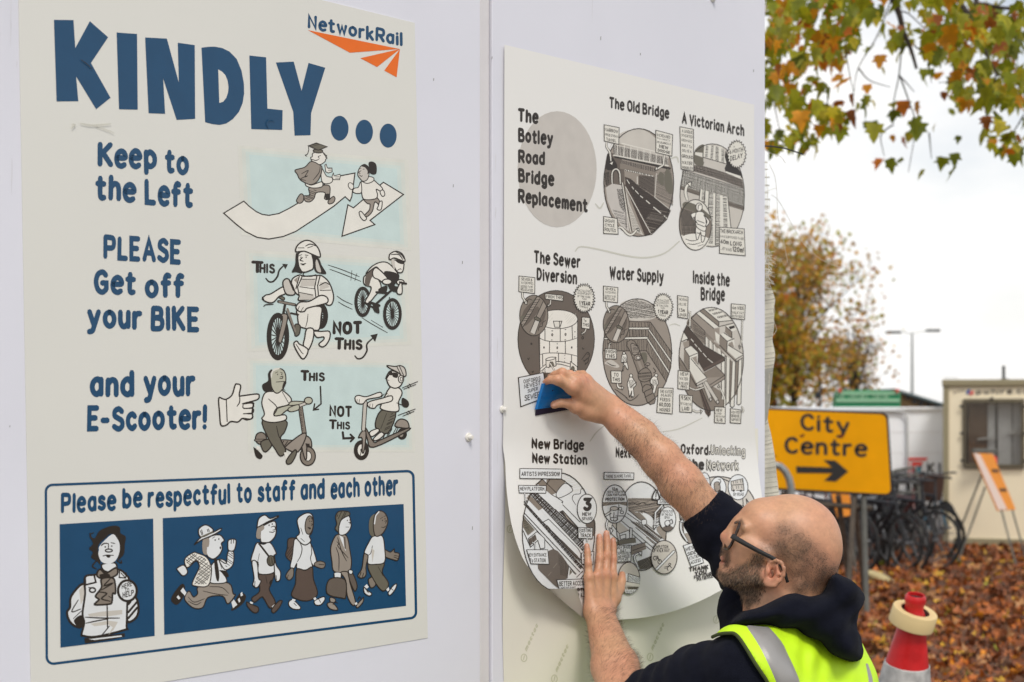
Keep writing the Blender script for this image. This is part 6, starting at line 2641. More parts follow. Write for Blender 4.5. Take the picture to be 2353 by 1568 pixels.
# wire rail
rl = thing('cycle_rail', gz(2112, 19.3), 'grey tubular rail with thin uprights beside the bicycles', 'rail')
MB().tube([gz(2052, 19.3), at(2050, 1100, 19.3), at(2054, 1082, 19.3), at(2098, 1074, 19.3), at(2104, 1078, 19.3), at(2110, 1110, 19.3), at(2113, 1150, 19.3), gz(2119, 19.3)], .017, 8).build('rail_frame', M_LEG, rl, True)
mb = MB()
for y0, y1 in ((1098, 1090), (1114, 1106), (1134, 1132)):
    mb.tube([at(2052, y0, 19.3), at(2110, y1, 19.3)], .012, 6)
for i in range(8):
    mb.tube([at(2058 + i * 6.5, 1080, 19.32), at(2060 + i * 6.5, 1133, 19.32)], .004, 5)
mb.build('rail_bars', M_LEG, rl)

# ---------------------------------------------------------------- traffic cone with a roll of masking tape
M_CRED = mat('red cone plastic', (0.62, 0.012, 0.014), 0.36, vary=.22, vscale=18, rough_vary=.1)
M_CSLV = mat('dirty reflective sleeve', (0.50, 0.485, 0.46), 0.4, vary=.45, vscale=22)
M_CDARK = mat('cone shoulder', (0.05, 0.02, 0.02), 0.6)
M_TAPE = mat('masking tape', lin((222, 196, 142)), 0.65, vary=.03, vscale=8)
M_CORE = mat('cardboard core', (0.10, 0.07, 0.06), 0.9)
M_CRATE = mat('worn timber', (0.30, 0.22, 0.14), 0.8, vary=.25, vscale=10)
YC = 5.1
ct = at(2105, 1366, YC)
ax = Vector((at(2090, 1600, YC) - at(2104, 1385, YC))); ax = (-ax.normalized() + Vector((0, -.24, 0))).normalized()
RC = ax.to_track_quat('Z', 'Y').to_matrix()
px = lambda v: v / FPX * YC
cone = thing('traffic_cone', ct - ax * 1.0, 'red and white traffic cone with a roll of tape on its tip', 'traffic cone')
body = [(px(20), -.001), (px(23.5), -px(6)), (px(24.5), -px(14)), (px(23), -px(21)), (px(21.5), -px(26)), (px(21.5), -px(38)), (px(25), -px(44)), (px(27), -px(52)), (px(29), -px(62)), (px(34), -px(92)), (px(49.5), -px(170))]
inn = [(px(18), -px(9)), (px(17.5), -px(1.5))]
m = MB(); m.lathe(ct, inn + body, 40, 0, RC); m.lathe(ct, [(.0001, -px(9)), (px(18), -px(9))], 40, 1, RC)
m.build('cone_body', [M_CRED, M_CDARK], cone, True)
r_end = px(49.5); h_end = px(170)
MB().lathe(ct, [(r_end + .001, -h_end + .002), (r_end + .0035, -h_end), (r_end + .05, -h_end - .28)], 40, 0, RC).build('reflective_sleeve', M_CSLV, cone, True)
MB().lathe(ct, [(r_end + .048, -h_end - .27), (.178, -.93), (.185, -.955)], 40, 0, RC).build('lower_skirt', M_CRED, cone, True)
mb = MB(); mb.box(ct - ax * .972, (.44, .44, .05), bev=.015, R=RC); mb.build('base', M_CDARK, cone)
tp = MB()
tilt = Matrix.Rotation(math.radians(13), 3, 'Y') @ Matrix.Rotation(math.radians(17), 3, 'X')
tc_ = ct - ax * px(57) + Vector((px(0), 0, 0))
Ro, Ri, Hh = px(52), px(33), px(19)
tp.lathe(tc_, [(Ri, Hh), (Ri + .002, Hh + .001), (Ro - .002, Hh + .001), (Ro, Hh - .002), (Ro, -Hh + .002), (Ro - .002, -Hh), (Ri, -Hh)], 48, 0, tilt)
tp.lathe(tc_, [(Ri - .0005, -Hh), (Ri - .0005, Hh)], 48, 1, tilt)
o = tp.build('tape_roll', [M_TAPE, M_CORE], None, True)
tag(o, 'cream roll of masking tape hung over the tip of the cone', 'tape roll')
b0 = ct - ax * 1.0
cr = thing('wooden_crate', (b0.x, b0.y, 0), 'worn wooden crate under the traffic cone', 'crate')
hz_ = b0.z - .03
for i in range(5):
    MB().box((b0.x - .24 + i * .12, b0.y, hz_ - .012), (.11, .6, .022), bev=.003).build('slat', M_CRATE, cr)
for s_ in (-1, 1):
    for k in range(2):
        MB().box((b0.x, b0.y + s_ * .27, .07 + k * .13), (.58, .02, .10), bev=.003).build('slat', M_CRATE, cr)
        MB().box((b0.x + s_ * .28, b0.y, .07 + k * .13), (.02, .5, .10), bev=.003).build('slat', M_CRATE, cr)

# ---------------------------------------------------------------- frayed debris netting at the wall end
M_NET = mat('cream woven netting', lin((214, 208, 190)), 0.85, vary=.08, vscale=30, bump=.3, bscale=300)
M_NETD = mat('net weave dark thread', lin((150, 144, 130)), 0.9)  # darker thread colour for the weave lines
M_NETG = mat('grey worn netting', lin((160, 158, 148)), 0.9, vary=.1, vscale=60)
INK['N'] = M_NETD; INK['e'] = M_NET; INK['E'] = M_NETG
net = thing('debris_netting', onwall(1765, 1290, -.03), 'frayed cream woven netting wrapped round the end of the white wall', 'netting')
edge = [(1775, 668), (1781, 690), (1778, 712), (1779, 751), (1775, 780), (1781, 815), (1776, 854), (1772, 890), (1769, 926), (1764, 962), (1773, 1004), (1782, 1061), (1785, 1094), (1790, 1135), (1792, 1200), (1794, 1400), (1792, 1760)]
E = catmull(edge, sub=5)
vs, fs = [], []
for i, (x, y) in enumerate(E):
    for k in range(5):
        t = k / 4
        vs.append(onwall(1752 + (x - 1752) * t, y, -.019 - .018 * t + .004 * math.sin(y / 17.0 + t * 3)))
for i in range(len(E) - 1):
    for k in range(4):
        j = i * 5 + k
        fs.append((j, j + 1, j + 6, j + 5))
mesh_obj('net_sheet', vs, fs, M_NET, net, smooth=True)
def net_place(x, y, lift): return onwall(x, y, -.019 + lift)
a = Art(net_place, .004, .00002)
r = random.Random(5)
y = 676
while y < 1300:
    xe = min(E, key=lambda p: abs(p[1] - y))[0] - 1
    a.stroke([(1757, y + 2.5), ((1757 + xe) / 2, y + 1), (xe, y - r.uniform(0, 2))], r.choice((.8, 1.0, 1.8)), 'N')
    if r.random() < .4: a.stroke([(1757, y + 5), (xe, y + 2.6)], .7, 'N')
    y += r.uniform(7, 15)
a.fill([(1757, 848), (1777, 845), (1776, 856), (1766, 858), (1764, 905), (1770, 905), (1764, 962), (1757, 975)], 'E')
a.fill([(1770, 858), (1776, 857), (1771, 905), (1766, 930)], 'E')
y = 372
while y < 668:          # bare warp threads with tufts of weft
    e = 1764 + (y - 372) / 300 * 8 + r.uniform(-2, 3)
    for k in range(3): a.stroke([(1757, y + k * 1.3), (e + r.uniform(-2, 3), y + k * 1.3 + r.uniform(-1, 4) * (y > 560))], .9, r.choice('eN'))
    if y > 560:
        for k in range(4): a.stroke([(1766, y + r.uniform(0, 8)), (1778 + r.uniform(-6, 6), y + r.uniform(4, 18))], .8, r.choice('eeN'))
    y += r.uniform(13, 19) if y < 560 else r.uniform(8, 14)
for x in (1759.5, 1762, 1764.5, 1767):
    pts = [(x + r.uniform(-.8, .8), yy) for yy in range(362 + int((x - 1759) * 12), 690, 24)]
    a.stroke(catmull(pts, sub=3), .8, 'e')
a.build('loose_weft', net)
mb = MB()
for pts in ([(1759, 345), (1770, 352), (1793, 360), (1805, 375)], [(1768, 378), (1780, 405), (1785, 440), (1788, 500), (1800, 550), (1810, 605)],
            [(1772, 448), (1786, 458), (1800, 480), (1822, 520), (1848, 562), (1880, 592), (1915, 610), (1945, 617), (1966, 632)],
            [(1778, 700), (1780, 715), (1778, 735), (1784, 755), (1781, 765), (1775, 772)], [(1760, 440), (1772, 436), (1784, 432)]):
    mb.tube([onwall(x, y, -.02) for x, y in catmull(pts, sub=4)], .00055, 5)
mb.build('loose_threads', M_NET, net)
w = MB(); w.tube([onwall(x, y, -.012) for x, y in catmull([(1752, 336), (1775, 337), (1805, 342), (1845, 355)], sub=5)], .0017, 8)
o = w.build('black_wire', M_BLK, None, True)
tag(o, 'short stiff black wire poking out past the wall end', 'wire')
# ---------------------------------------------------------------- the man: smooth implicit surfaces meshed on a grid
F32 = np.float32
def V3(p): return np.array([p[0], p[1], p[2]], dtype=np.float64)
class Cap:          # tapered capsule
    def __init__(s, a, b, ra, rb, k=.008, op='u'):
        s.a, s.b, s.ra, s.rb, s.k, s.op = V3(a), V3(b), ra, rb, k, op
        s.c = (s.a + s.b) / 2; s.R = np.linalg.norm(s.b - s.a) / 2 + max(ra, rb)
    def d(s, P):
        ba = s.b - s.a
        t = np.clip(((P - s.a) @ ba) / max(1e-12, ba @ ba), 0, 1)
        return np.linalg.norm(P - s.a - t[:, None] * ba, axis=1) - (s.ra + t * (s.rb - s.ra))
class Ell:          # ellipsoid with axes given as rows of M
    def __init__(s, c, r, M, k=.008, op='u'):
        s.c, s.r, s.M, s.k, s.op = V3(c), np.array(r, dtype=float), np.array(M, dtype=float), k, op
        s.R = max(r)
    def d(s, P):
        q = (P - s.c) @ s.M.T
        k0 = np.linalg.norm(q / s.r, axis=1); k1 = np.linalg.norm(q / (s.r ** 2), axis=1)
        return np.where(k1 > 1e-9, k0 * (k0 - 1.0) / np.maximum(k1, 1e-9), -s.r.min())
def poly_sdf(px, py, poly):
    n = len(poly); d = np.full(px.shape, 1e18); sgn = np.ones(px.shape)
    for i in range(n):
        ax_, ay_ = poly[i]; bx_, by_ = poly[i - 1]
        ex, ey = bx_ - ax_, by_ - ay_
        wx, wy = px - ax_, py - ay_
        t = np.clip((wx * ex + wy * ey) / max(1e-12, ex * ex + ey * ey), 0, 1)
        d = np.minimum(d, (wx - ex * t) ** 2 + (wy - ey * t) ** 2)
        c1, c2, c3 = py >= ay_, py < by_, ex * wy > ey * wx
        flip = (c1 & c2 & c3) | (~c1 & ~c2 & ~c3)
        sgn = np.where(flip, -sgn, sgn)
    return sgn * np.sqrt(d)
def to_px(P):
    return CX + P[:, 0] / P[:, 1] * FPX, HY - (P[:, 2] - CAMH) / P[:, 1] * FPX
def smax(a, b, k):
    h = np.clip(.5 - .5 * (b - a) / k, 0, 1)
    return b * (1 - h) + a * h + k * h * (1 - h)
class Pillow:       # outline seen from the side, given depth Y0 and half thickness W, rounded by k2
    def __init__(s, poly, Y0, W, k2, k=.02, op='u'):
        s.poly, s.Y0, s.W, s.k2, s.k, s.op = poly, Y0, W, k2, k, op
        q = np.array(poly); m = q.mean(0)
        s.c = V3(at(m[0], m[1], Y0)); s.R = np.hypot(*(q - m).T).max() / FPX * Y0 + W
    def d(s, P):
        x, y = to_px(P)
        d2 = poly_sdf(x, y, s.poly) * s.Y0 / FPX
        return smax(d2, np.abs(P[:, 1] - s.Y0) - s.W, s.k2)
class Group:        # union of primitives cut by planes (point, normal: keeps the side the normal points away from)
    def __init__(s, prims, planes, k=.02, op='u'):
        s.prims, s.planes, s.k, s.op = prims, planes, k, op
        s.c = np.mean([p.c for p in prims], axis=0); s.R = max(np.linalg.norm(p.c - s.c) + p.R for p in prims)
    def d(s, P):
        d = field(s.prims, P)
        for (o, n_) in s.planes:
            d = np.maximum(d, (P - V3(o)) @ V3(n_))
        return d
def field(prims, P, disp=None):
    d = None
    for p in prims:
        q = p.d(P)
        if d is None: d = q; continue
        k = p.k
        if p.op == 'u':
            h = np.clip(.5 + .5 * (q - d) / k, 0, 1)
            d = q * (1 - h) + d * h - k * h * (1 - h)
        else:
            d = smax(d, -q, k)
    if disp is not None and d is not None:
        d = d + disp(P)
    return d
def implicit_mesh(prims, h, disp=None, post=None, pad=.02):
    lo = np.min([p.c - p.R for p in prims if p.op == 'u'], axis=0) - pad
    hi = np.max([p.c + p.R for p in prims if p.op == 'u'], axis=0) + pad
    B = 14
    nb = np.ceil((hi - lo) / (h * B)).astype(int)
    N_ = nb * B + 1
    G = np.empty(tuple(N_), dtype=F32)
    cen = lo + (np.stack(np.meshgrid(*[np.arange(n_) for n_ in nb], indexing='ij'), -1).reshape(-1, 3) + .5) * h * B
    def full(P, pr):
        d = field(pr, P, disp)
        return post(P, d) if post is not None else d
    dc = full(cen, prims)
    hd_ = h * B * .87
    C_ = np.array([p.c for p in prims]); Rr = np.array([p.R for p in prims])
    ii = np.arange(B + 1) * h
    loc = np.stack(np.meshgrid(ii, ii, ii, indexing='ij'), -1).reshape(-1, 3)
    idx = np.stack(np.meshgrid(*[np.arange(n_) for n_ in nb], indexing='ij'), -1).reshape(-1, 3)
    for b in range(len(cen)):
        i, j, k = idx[b] * B
        sl = (slice(i, i + B + 1), slice(j, j + B + 1), slice(k, k + B + 1))
        if abs(dc[b]) > hd_ * 1.25 + .02:
            G[sl] = 1.0 if dc[b] > 0 else -1.0
    for b in range(len(cen)):
        if abs(dc[b]) > hd_ * 1.25 + .02: continue
        i, j, k = idx[b] * B
        sl = (slice(i, i + B + 1), slice(j, j + B + 1), slice(k, k + B + 1))
        near = np.linalg.norm(C_ - cen[b], axis=1) - Rr < hd_ + .05
        pr = [p for p, q in zip(prims, near) if q]
        if not any(p.op == 'u' for p in pr): G[sl] = 1.0; continue
        while pr and pr[0].op != 'u': pr.pop(0)
        G[sl] = full(lo + idx[b] * B * h + loc, pr).reshape(B + 1, B + 1, B + 1)
    S = G < 0
    a = S[:-1, :-1, :-1]; any_, all_ = a.copy(), a.copy()
    for dx in (0, 1):
        for dy in (0, 1):
            for dz in (0, 1):
                c = S[dx:dx + N_[0] - 1, dy:dy + N_[1] - 1, dz:dz + N_[2] - 1]
                any_ |= c; all_ &= c
    act = any_ & ~all_
    I = np.argwhere(act)
    vid = np.full(act.shape, -1, dtype=np.int32)
    vid[act] = np.arange(len(I))
    corner = [(0,0,0),(1,0,0),(0,1,0),(1,1,0),(0,0,1),(1,0,1),(0,1,1),(1,1,1)]
    val = np.stack([G[I[:, 0] + c[0], I[:, 1] + c[1], I[:, 2] + c[2]] for c in corner], 1)
    val = np.clip(val, -2 * h, 2 * h)
    acc = np.zeros((len(I), 3)); cnt = np.zeros(len(I))
    for e0, e1 in ((0,1),(2,3),(4,5),(6,7),(0,2),(1,3),(4,6),(5,7),(0,4),(1,5),(2,6),(3,7)):
        va, vb = val[:, e0], val[:, e1]
        m = (va < 0) != (vb < 0)
        t = np.where(m, va / np.where(m, va - vb, 1), 0)
        ca, cb = np.array(corner[e0], float), np.array(corner[e1], float)
        acc += np.where(m[:, None], ca + t[:, None] * (cb - ca), 0); cnt += m
    Vv = lo + (I + acc / np.maximum(cnt, 1)[:, None]) * h
    Q = []
    for axn in range(3):
        s0 = [slice(None)] * 3; s1 = [slice(None)] * 3
        s0[axn] = slice(0, -1); s1[axn] = slice(1, None)
        A_, B_ = S[tuple(s0)], S[tuple(s1)]
        E_ = np.argwhere(A_ != B_)
        o1, o2 = [x for x in range(3) if x != axn]
        E_ = E_[(E_[:, o1] > 0) & (E_[:, o2] > 0) & (E_[:, o1] < N_[o1] - 1) & (E_[:, o2] < N_[o2] - 1)]
        def vv(d1, d2):
            q = E_.copy(); q[:, o1] += d1; q[:, o2] += d2
            return vid[q[:, 0], q[:, 1], q[:, 2]]
        quad_ = np.stack([vv(-1, -1), vv(0, -1), vv(0, 0), vv(-1, 0)], 1)
        ins = S[E_[:, 0], E_[:, 1], E_[:, 2]]
        fl = ins if axn != 1 else ~ins
        quad_[~fl] = quad_[~fl][:, ::-1]
        Q.append(quad_)
    Q = np.concatenate(Q)
    Q = Q[(Q >= 0).all(1)]
    # one pass of light smoothing along quad edges
    for lam in (.5, .35):
        s = np.zeros_like(Vv); c = np.zeros(len(Vv))
        for k in range(4):
            np.add.at(s, Q[:, k], Vv[Q[:, (k + 1) % 4]]); np.add.at(c, Q[:, k], 1)
            np.add.at(s, Q[:, (k + 1) % 4], Vv[Q[:, k]]); np.add.at(c, Q[:, (k + 1) % 4], 1)
        Vv = Vv * (1 - lam) + lam * s / np.maximum(c, 1)[:, None]
    return Vv, Q
def np_mesh(name, Vv, Q, material, parent, cols=None):
    org = np.array(world_loc(parent))
    me = bpy.data.meshes.new(name)
    me.vertices.add(len(Vv)); me.vertices.foreach_set('co', (Vv - org).astype(F32).ravel())
    k = Q.shape[1]
    me.loops.add(Q.size); me.loops.foreach_set('vertex_index', Q.astype(np.int32).ravel())
    me.polygons.add(len(Q)); me.polygons.foreach_set('loop_start', np.arange(0, Q.size, k, dtype=np.int32))
    me.polygons.foreach_set('loop_total', np.full(len(Q), k, dtype=np.int32))
    me.polygons.foreach_set('use_smooth', np.ones(len(Q), dtype=bool))
    me.update(calc_edges=True); me.validate()
    if cols is not None:
        c = me.color_attributes.new('tone', 'FLOAT_COLOR', 'POINT')
        c.data.foreach_set('color', np.concatenate([cols, np.ones((len(cols), 1))], 1).astype(F32).ravel())
    me.materials.append(material)
    o = bpy.data.objects.new(name, me); COL.objects.link(o); o.parent = parent
    return o
def normals_of(Vv, Q):
    n_ = np.cross(Vv[Q[:, 2]] - Vv[Q[:, 0]], Vv[Q[:, 3]] - Vv[Q[:, 1]])
    out = np.zeros_like(Vv)
    for k in range(4): np.add.at(out, Q[:, k], n_)
    return out / np.maximum(1e-12, np.linalg.norm(out, axis=1))[:, None]

# ---- frames: the head is traced in an enlarged crop (z units), hands likewise
YHD = 2.98
LAT = V3(-(at(1790, 1250, 1.0) - Vector((0, 0, CAMH))).normalized())     # towards the camera = the man's left
def zD(zx, zy): return 1628.3 + zx * .20405, 1110.6 + zy * .20405
def hp(zx, zy, l=0.0):
    return V3(at(*zD(zx, zy), YHD)) + LAT * (l / 1000.0)
E1 = np.array([1.0, 0, 0]); E1 = E1 - LAT * (E1 @ LAT); E1 /= np.linalg.norm(E1)
E2 = np.cross(E1, LAT); E2 = E2 if E2[2] > 0 else -E2
def HE(zx, zy, l, a, b, c, rot=0, k=10, op='u'):
    r = math.radians(rot)
    M = np.array([E1 * math.cos(r) + E2 * math.sin(r), -E1 * math.sin(r) + E2 * math.cos(r), LAT])
    return Ell(hp(zx, zy, l), (a / 1000, b / 1000, c / 1000), M, k / 1000, op)
def HC(p, q, ra, rb, k=8, op='u'):
    return Cap(hp(*p), hp(*q), ra / 1000, rb / 1000, k / 1000, op)
head = [HE(915, 610, 0, 92, 80, 75), HE(1130, 800, 0, 57, 54, 61, k=25), HE(560, 450, 0, 35, 42, 56, k=25),
        HE(470, 770, 0, 48, 66, 55, 20, k=20), HE(330, 862, 0, 26, 30, 27, k=14), HE(195, 1015, 0, 14, 15, 17, k=12),
        HE(430, 1020, 0, 46, 28, 40, k=16)]
for s in (1, -1):
    head += [HC((640, 1030, 50 * s), (225, 1045, 13 * s), 17, 13, 14), HE(440, 730, 36 * s, 27, 30, 20, k=14),
             HC((340, 640, 43 * s), (660, 800, 60 * s), 9, 11, 14), HC((352, 440, 10 * s), (410, 500, 50 * s), 8, 8, 12)]
head += [HC((335, 500, 0), (225, 575, 0), 7.0, 8.5, 6), HE(190, 606, 0, 10.5, 10, 9.5, k=7), HC((243, 650, 0), (275, 725, 0), 8, 8, 6)]
for s in (1, -1):
    head += [HE(236, 658, 11 * s, 10, 7.5, 5.5, k=4), HE(214, 684, 8 * s, 4, 3.2, 3, k=2, op='s'),
             HE(335, 565, 33 * s, 15, 14, 15, k=10, op='s'), HE(372, 562, 32 * s, 11.5, 11.5, 11.5, k=3),
             HC((352, 525, 22 * s), (385, 545, 44 * s), 3.2, 3.2, 4), HC((345, 600, 22 * s), (385, 598, 44 * s), 2.8, 2.8, 4)]
head += [HE(170, 846, 0, 7.5, 6.5, 20, k=5), HE(166, 903, 0, 7.5, 7.0, 18, k=5), HE(150, 876, 0, 11, 1.3, 22, k=2.5, op='s')]
for s in (1, -1):       # ears
    hx = [(690, 905, 69), (712, 874, 74), (765, 864, 80), (818, 888, 85), (850, 950, 88), (843, 1030, 87), (800, 1096, 83), (745, 1140, 78)]
    head.append(HE(735, 1000, 74 * s, 16, 23, 4.0, 12, k=6))
    for p, q in zip(hx, hx[1:]):
        head.append(HC((p[0], p[1], p[2] * s), (q[0], q[1], q[2] * s), 3.5, 3.5, 3))
    head += [HE(664, 1112, 71 * s, 8.5, 8.0, 4.5, k=5), HC((700, 1140, 73 * s), (745, 1140, 77 * s), 5, 4, 5),
             HE(716, 985, 80 * s, 8.5, 15, 7.5, 12, k=3, op='s'), HE(705, 1010, 74 * s, 5, 8, 8, 0, k=3, op='s'),
             HC((770, 925, 81 * s), (785, 1010, 82 * s), 2.8, 2.8, 4), HC((785, 1010, 82 * s), (735, 1085, 78 * s), 2.8, 3, 4),
             HE(676, 985, 72 * s, 4.5, 6, 4.5, k=4)]
head += [HC((985, 985, 0), (830, 1600, -4), 55, 60, 30), HC((540, 1130, 0), (650, 1560, 0), 27, 40, 24)]
for yy in (1100, 1170):
    head.append(HC((1010, yy, 52), (1240, yy - 10, 20), 7, 7, 10))

# arms and hands
def W0(x, y, Y_): return V3(at(x, y, Y_))
def LHD(zx, zy): return 1298.9 + zx * .18013, 1185.9 + zy * .18013
def LH(zx, zy, d):
    x, y = LHD(zx, zy)
    return V3(onwall(x, y, sheet_lift(x, y) + d))
def RHD(zx, zy): return 1204.7 + zx * .12603, 809.4 + zy * .12603
def RH(zx, zy, d): return V3(onwall(*RHD(zx, zy), d))
def chain(fn, pts, k, out):
    for p, q in zip(pts, pts[1:]):
        out.append(Cap(fn(*p[:3]), fn(*q[:3]), p[3] / 1000, q[3] / 1000, k / 1000))
lhand, rhand = [], []
LF = {'pinky': [(275, 375, .0070, 5.6), (284, 462, .0085, 6.8), (293, 600, .0125, 7.2), (302, 780, .017, 8.6)],
      'ring': [(435, 258, .0075, 6.2), (441, 352, .0095, 7.3), (442, 530, .014, 7.7), (412, 780, .020, 9.4)],
      'middle': [(525, 216, .0075, 6.3), (533, 312, .0095, 7.4), (533, 492, .015, 7.8), (510, 775, .022, 9.8)],
      'index': [(611, 305, .0070, 6.0), (613, 392, .009, 7.0), (613, 540, .013, 7.5), (598, 775, .021, 9.4)]}
for nm_, pts in LF.items(): chain(LH, pts, 2.2, lhand)
for p, q in (((302, 790, .017, 10), (335, 1190, .026, 14)), ((412, 790, .020, 11.5), (400, 1210, .029, 15)), ((510, 785, .022, 12), (470, 1210, .030, 15)), ((598, 785, .021, 11), (560, 1190, .027, 14))):
    chain(LH, [p, q], 9, lhand)
chain(LH, [(727, 745, .0105, 7.2), (716, 830, .013, 8.8), (692, 930, .017, 10), (622, 1060, .022, 13.5), (530, 1190, .028, 14)], 6, lhand)
lhand.append(Cap(LH(640, 900, .016), LH(560, 1060, .02), .008, .014, .012))
for (x, y, d, r) in ((302, 770, .021, 6), (412, 745, .0245, 7), (512, 740, .027, 7.2), (600, 760, .0245, 6.5), (442, 530, .0165, 6.6), (533, 492, .018, 6.8), (293, 600, .015, 6.2), (613, 540, .0155, 6.4)):
    lhand.append(Cap(LH(x, y, d), LH(x, y + 12, d), r / 1000, r / 1000, .006))
LW1, LW2 = LH(385, 1250, .030), LH(495, 1240, .032)
LE1, LE2 = V3(at(1425, 1640, 2.99)), V3(at(1462, 1632, 2.99))
LM1, LM2 = LW1 * .45 + LE1 * .55, LW2 * .45 + LE2 * .55
for a_, m_, e_ in ((LW1, LM1, LE1), (LW2, LM2, LE2)):
    lhand += [Cap(a_, m_, .020, .0305, .02), Cap(m_, e_, .0305, .036, .02)]
SL, SR = V3(at(1712, 1545, 2.80)), V3(at(1870, 1420, 3.12))
RF = [[(390, 545, .032, 6.6), (482, 500, .044, 8.0), (610, 512, .057, 9.4), (870, 655, .061, 12)],
      [(470, 455, .022, 6.6), (560, 412, .038, 7.8), (690, 378, .051, 9.0), (930, 548, .063, 12)],
      [(640, 410, .016, 6.6), (740, 385, .03, 7.6), (832, 398, .043, 8.2), (1010, 520, .059, 11.5)],
      [(890, 430, .012, 6.0), (980, 400, .023, 7.0), (1072, 400, .034, 7.6), (1125, 505, .051, 10.5)]]
for pts in RF: chain(RH, pts, 2.6, rhand)
for p, q in (((870, 655, .061, 12), (1450, 1030, .060, 16)), ((930, 548, .063, 12), (1480, 985, .063, 16)), ((1010, 520, .059, 11.5), (1520, 940, .060, 16)), ((1125, 510, .051, 10.5), (1555, 910, .052, 15))):
    chain(RH, [p, q], 11, rhand)
chain(RH, [(530, 968, .032, 6.4), (560, 955, .033, 7.2), (660, 925, .039, 8.0), (790, 938, .046, 8.8), (935, 1015, .051, 11.5), (1330, 1135, .056, 17)], 5, rhand)
rhand.append(Cap(RH(985, 850, .056), RH(1250, 1000, .058), .009, .016, .016))
rhand.append(Cap(RH(1130, 1120, .054), RH(1330, 1080, .058), .012, .016, .014))
for (x, y, d, r) in ((872, 640, .0665, 8.5), (935, 535, .0685, 8.5), (1015, 510, .064, 8), (1128, 500, .056, 7.5), (612, 505, .0595, 8.2), (692, 372, .0535, 8)):
    rhand.append(Cap(RH(x, y, d), RH(x + 15, y + 10, d), r / 1000, r / 1000, .008))
RY = V3(onwall(1396, 945, .060))[1]
fa = [((1396, 945), RY, .0245), ((1432, 974), RY - .005, .028), ((1472, 1008), RY - .01, .0325), ((1518, 1054), RY - .015, .0380), ((1565, 1111), RY - .02, .0415), ((1640, 1200), 3.20, .042)]
for (p, Yp, r), (q, Yq, r2) in zip(fa, fa[1:]):
    rhand.append(Cap(at(*p, Yp), at(*q, Yq), r, r2, .018))
rhand.append(Cap(at(1410, 935, RY + .004), at(1480, 992, RY), .017, .022, .015))
body = head + lhand + rhand
body += [Cap(at(1640, 1200, 3.20), SR, .042, .042, .02), Cap(LE1, SL, .04, .04, .02), Cap(SL, W0(1800, 1640, 2.98), .035, .05, .02), Cap(W0(1800, 1640, 2.98), SR, .05, .035, .02), Cap(hp(830, 1560, -4), W0(1800, 1660, 2.98), .05, .06, .04), Cap(W0(1800, 1660, 2.98), W0(1830, 1900, 2.98), .06, .09, .04)]
BV, BQ = implicit_mesh(body, .0029)
px_, py_ = to_px(BV)
hzx, hzy = (px_ - 1628.3) / .20405, (py_ - 1110.6) / .20405
is_head = (px_ > 1640) & (py_ < 1420) & (BV[:, 1] < 3.09) & (BV[:, 1] > 2.87)
lat = (YHD - BV[:, 1]) * 1000
hairp = [(770, 480), (850, 450), (940, 455), (1040, 550), (1170, 640), (1280, 780), (1370, 900), (1420, 960), (1380, 1040), (1250, 1200), (950, 1240), (880, 1150), (880, 1050), (862, 900), (770, 850), (600, 760), (600, 660), (690, 570)]
beardp = [(520, 800), (610, 820), (610, 900), (580, 980), (590, 1070), (625, 1180), (560, 1330), (430, 1400), (370, 1330), (300, 1240), (170, 1130), (80, 1010), (110, 970), (190, 990), (260, 965), (380, 940), (470, 880)]
moup = [(150, 705), (235, 750), (240, 830), (225, 930), (180, 960), (190, 860), (140, 800)]
browp = [(320, 425), (372, 400), (410, 470), (400, 500), (370, 450)]
lipp = [(130, 830), (170, 820), (195, 880), (160, 925), (125, 900)]
def mask(poly, soft, shift=0):
    return np.clip(.5 - (poly_sdf(hzx, hzy, poly) + shift) / (2 * soft), 0, 1) * is_head
def sinz(P, f, ph=0.0):
    return (np.sin(P[:, 0] * f + ph + 1.7 * np.sin(P[:, 1] * f * .63)) + np.sin(P[:, 2] * f * 1.13 + 2 * ph + 1.4 * np.sin(P[:, 0] * f * .71)) + np.sin(P[:, 1] * f * .91 - ph + 1.9 * np.sin(P[:, 2] * f * .57))) / 3
base = np.array([0.60, 0.328, 0.188])
pink = np.array([0.61, 0.275, 0.168])
cols = np.tile(base, (len(BV), 1))
f1 = np.clip(.5 + .7 * sinz(BV, 60), 0, 1)[:, None]
cols = cols * (1 - .6 * f1) + pink * .6 * f1
cols *= (1 + .06 * sinz(BV, 240, 1.0))[:, None]
ear = np.clip(1 - np.hypot(hzx - 740, hzy - 1000) / 190, 0, 1) * is_head * (lat > 62)
nose = np.clip(1 - np.hypot(hzx - 170, hzy - 600) / 110, 0, 1) * is_head
red = np.clip(ear * 1.3 + nose, 0, 1)[:, None]
for pts, fn in ((LF['pinky'][0], LHD), (LF['ring'][0], LHD), (LF['middle'][0], LHD), (LF['index'][0], LHD)):
    x, y = fn(pts[0], pts[1])
    red = np.maximum(red, (.8 * np.clip(1 - np.hypot(px_ - x, py_ - y) / 22, 0, 1))[:, None])
for x, y in [LHD(*q) for q in ((302, 770), (412, 745), (512, 740), (600, 760), (442, 530), (533, 492), (293, 600), (613, 540), (730, 740))] + [RHD(*q) for q in ((872, 640), (935, 535), (1015, 510), (1128, 500), (612, 505), (692, 372), (540, 960), (400, 540))]:
    red = np.maximum(red, (.55 * np.clip(1 - np.hypot(px_ - x, py_ - y) / 14, 0, 1) * (~is_head))[:, None])
cols = cols * (1 - .55 * red) + np.array([0.60, 0.19, 0.12]) * .55 * red
hm = mask(hairp, 70) * np.clip(.75 + .35 * sinz(BV, 160, .4), 0, 1)
bm_ = np.maximum(mask(beardp, 40), mask(moup, 22)) * np.clip(.8 + .3 * sinz(BV, 200, .9), 0, 1)
lm_ = mask(lipp, 14) * (lat < 24) * (lat > -24)
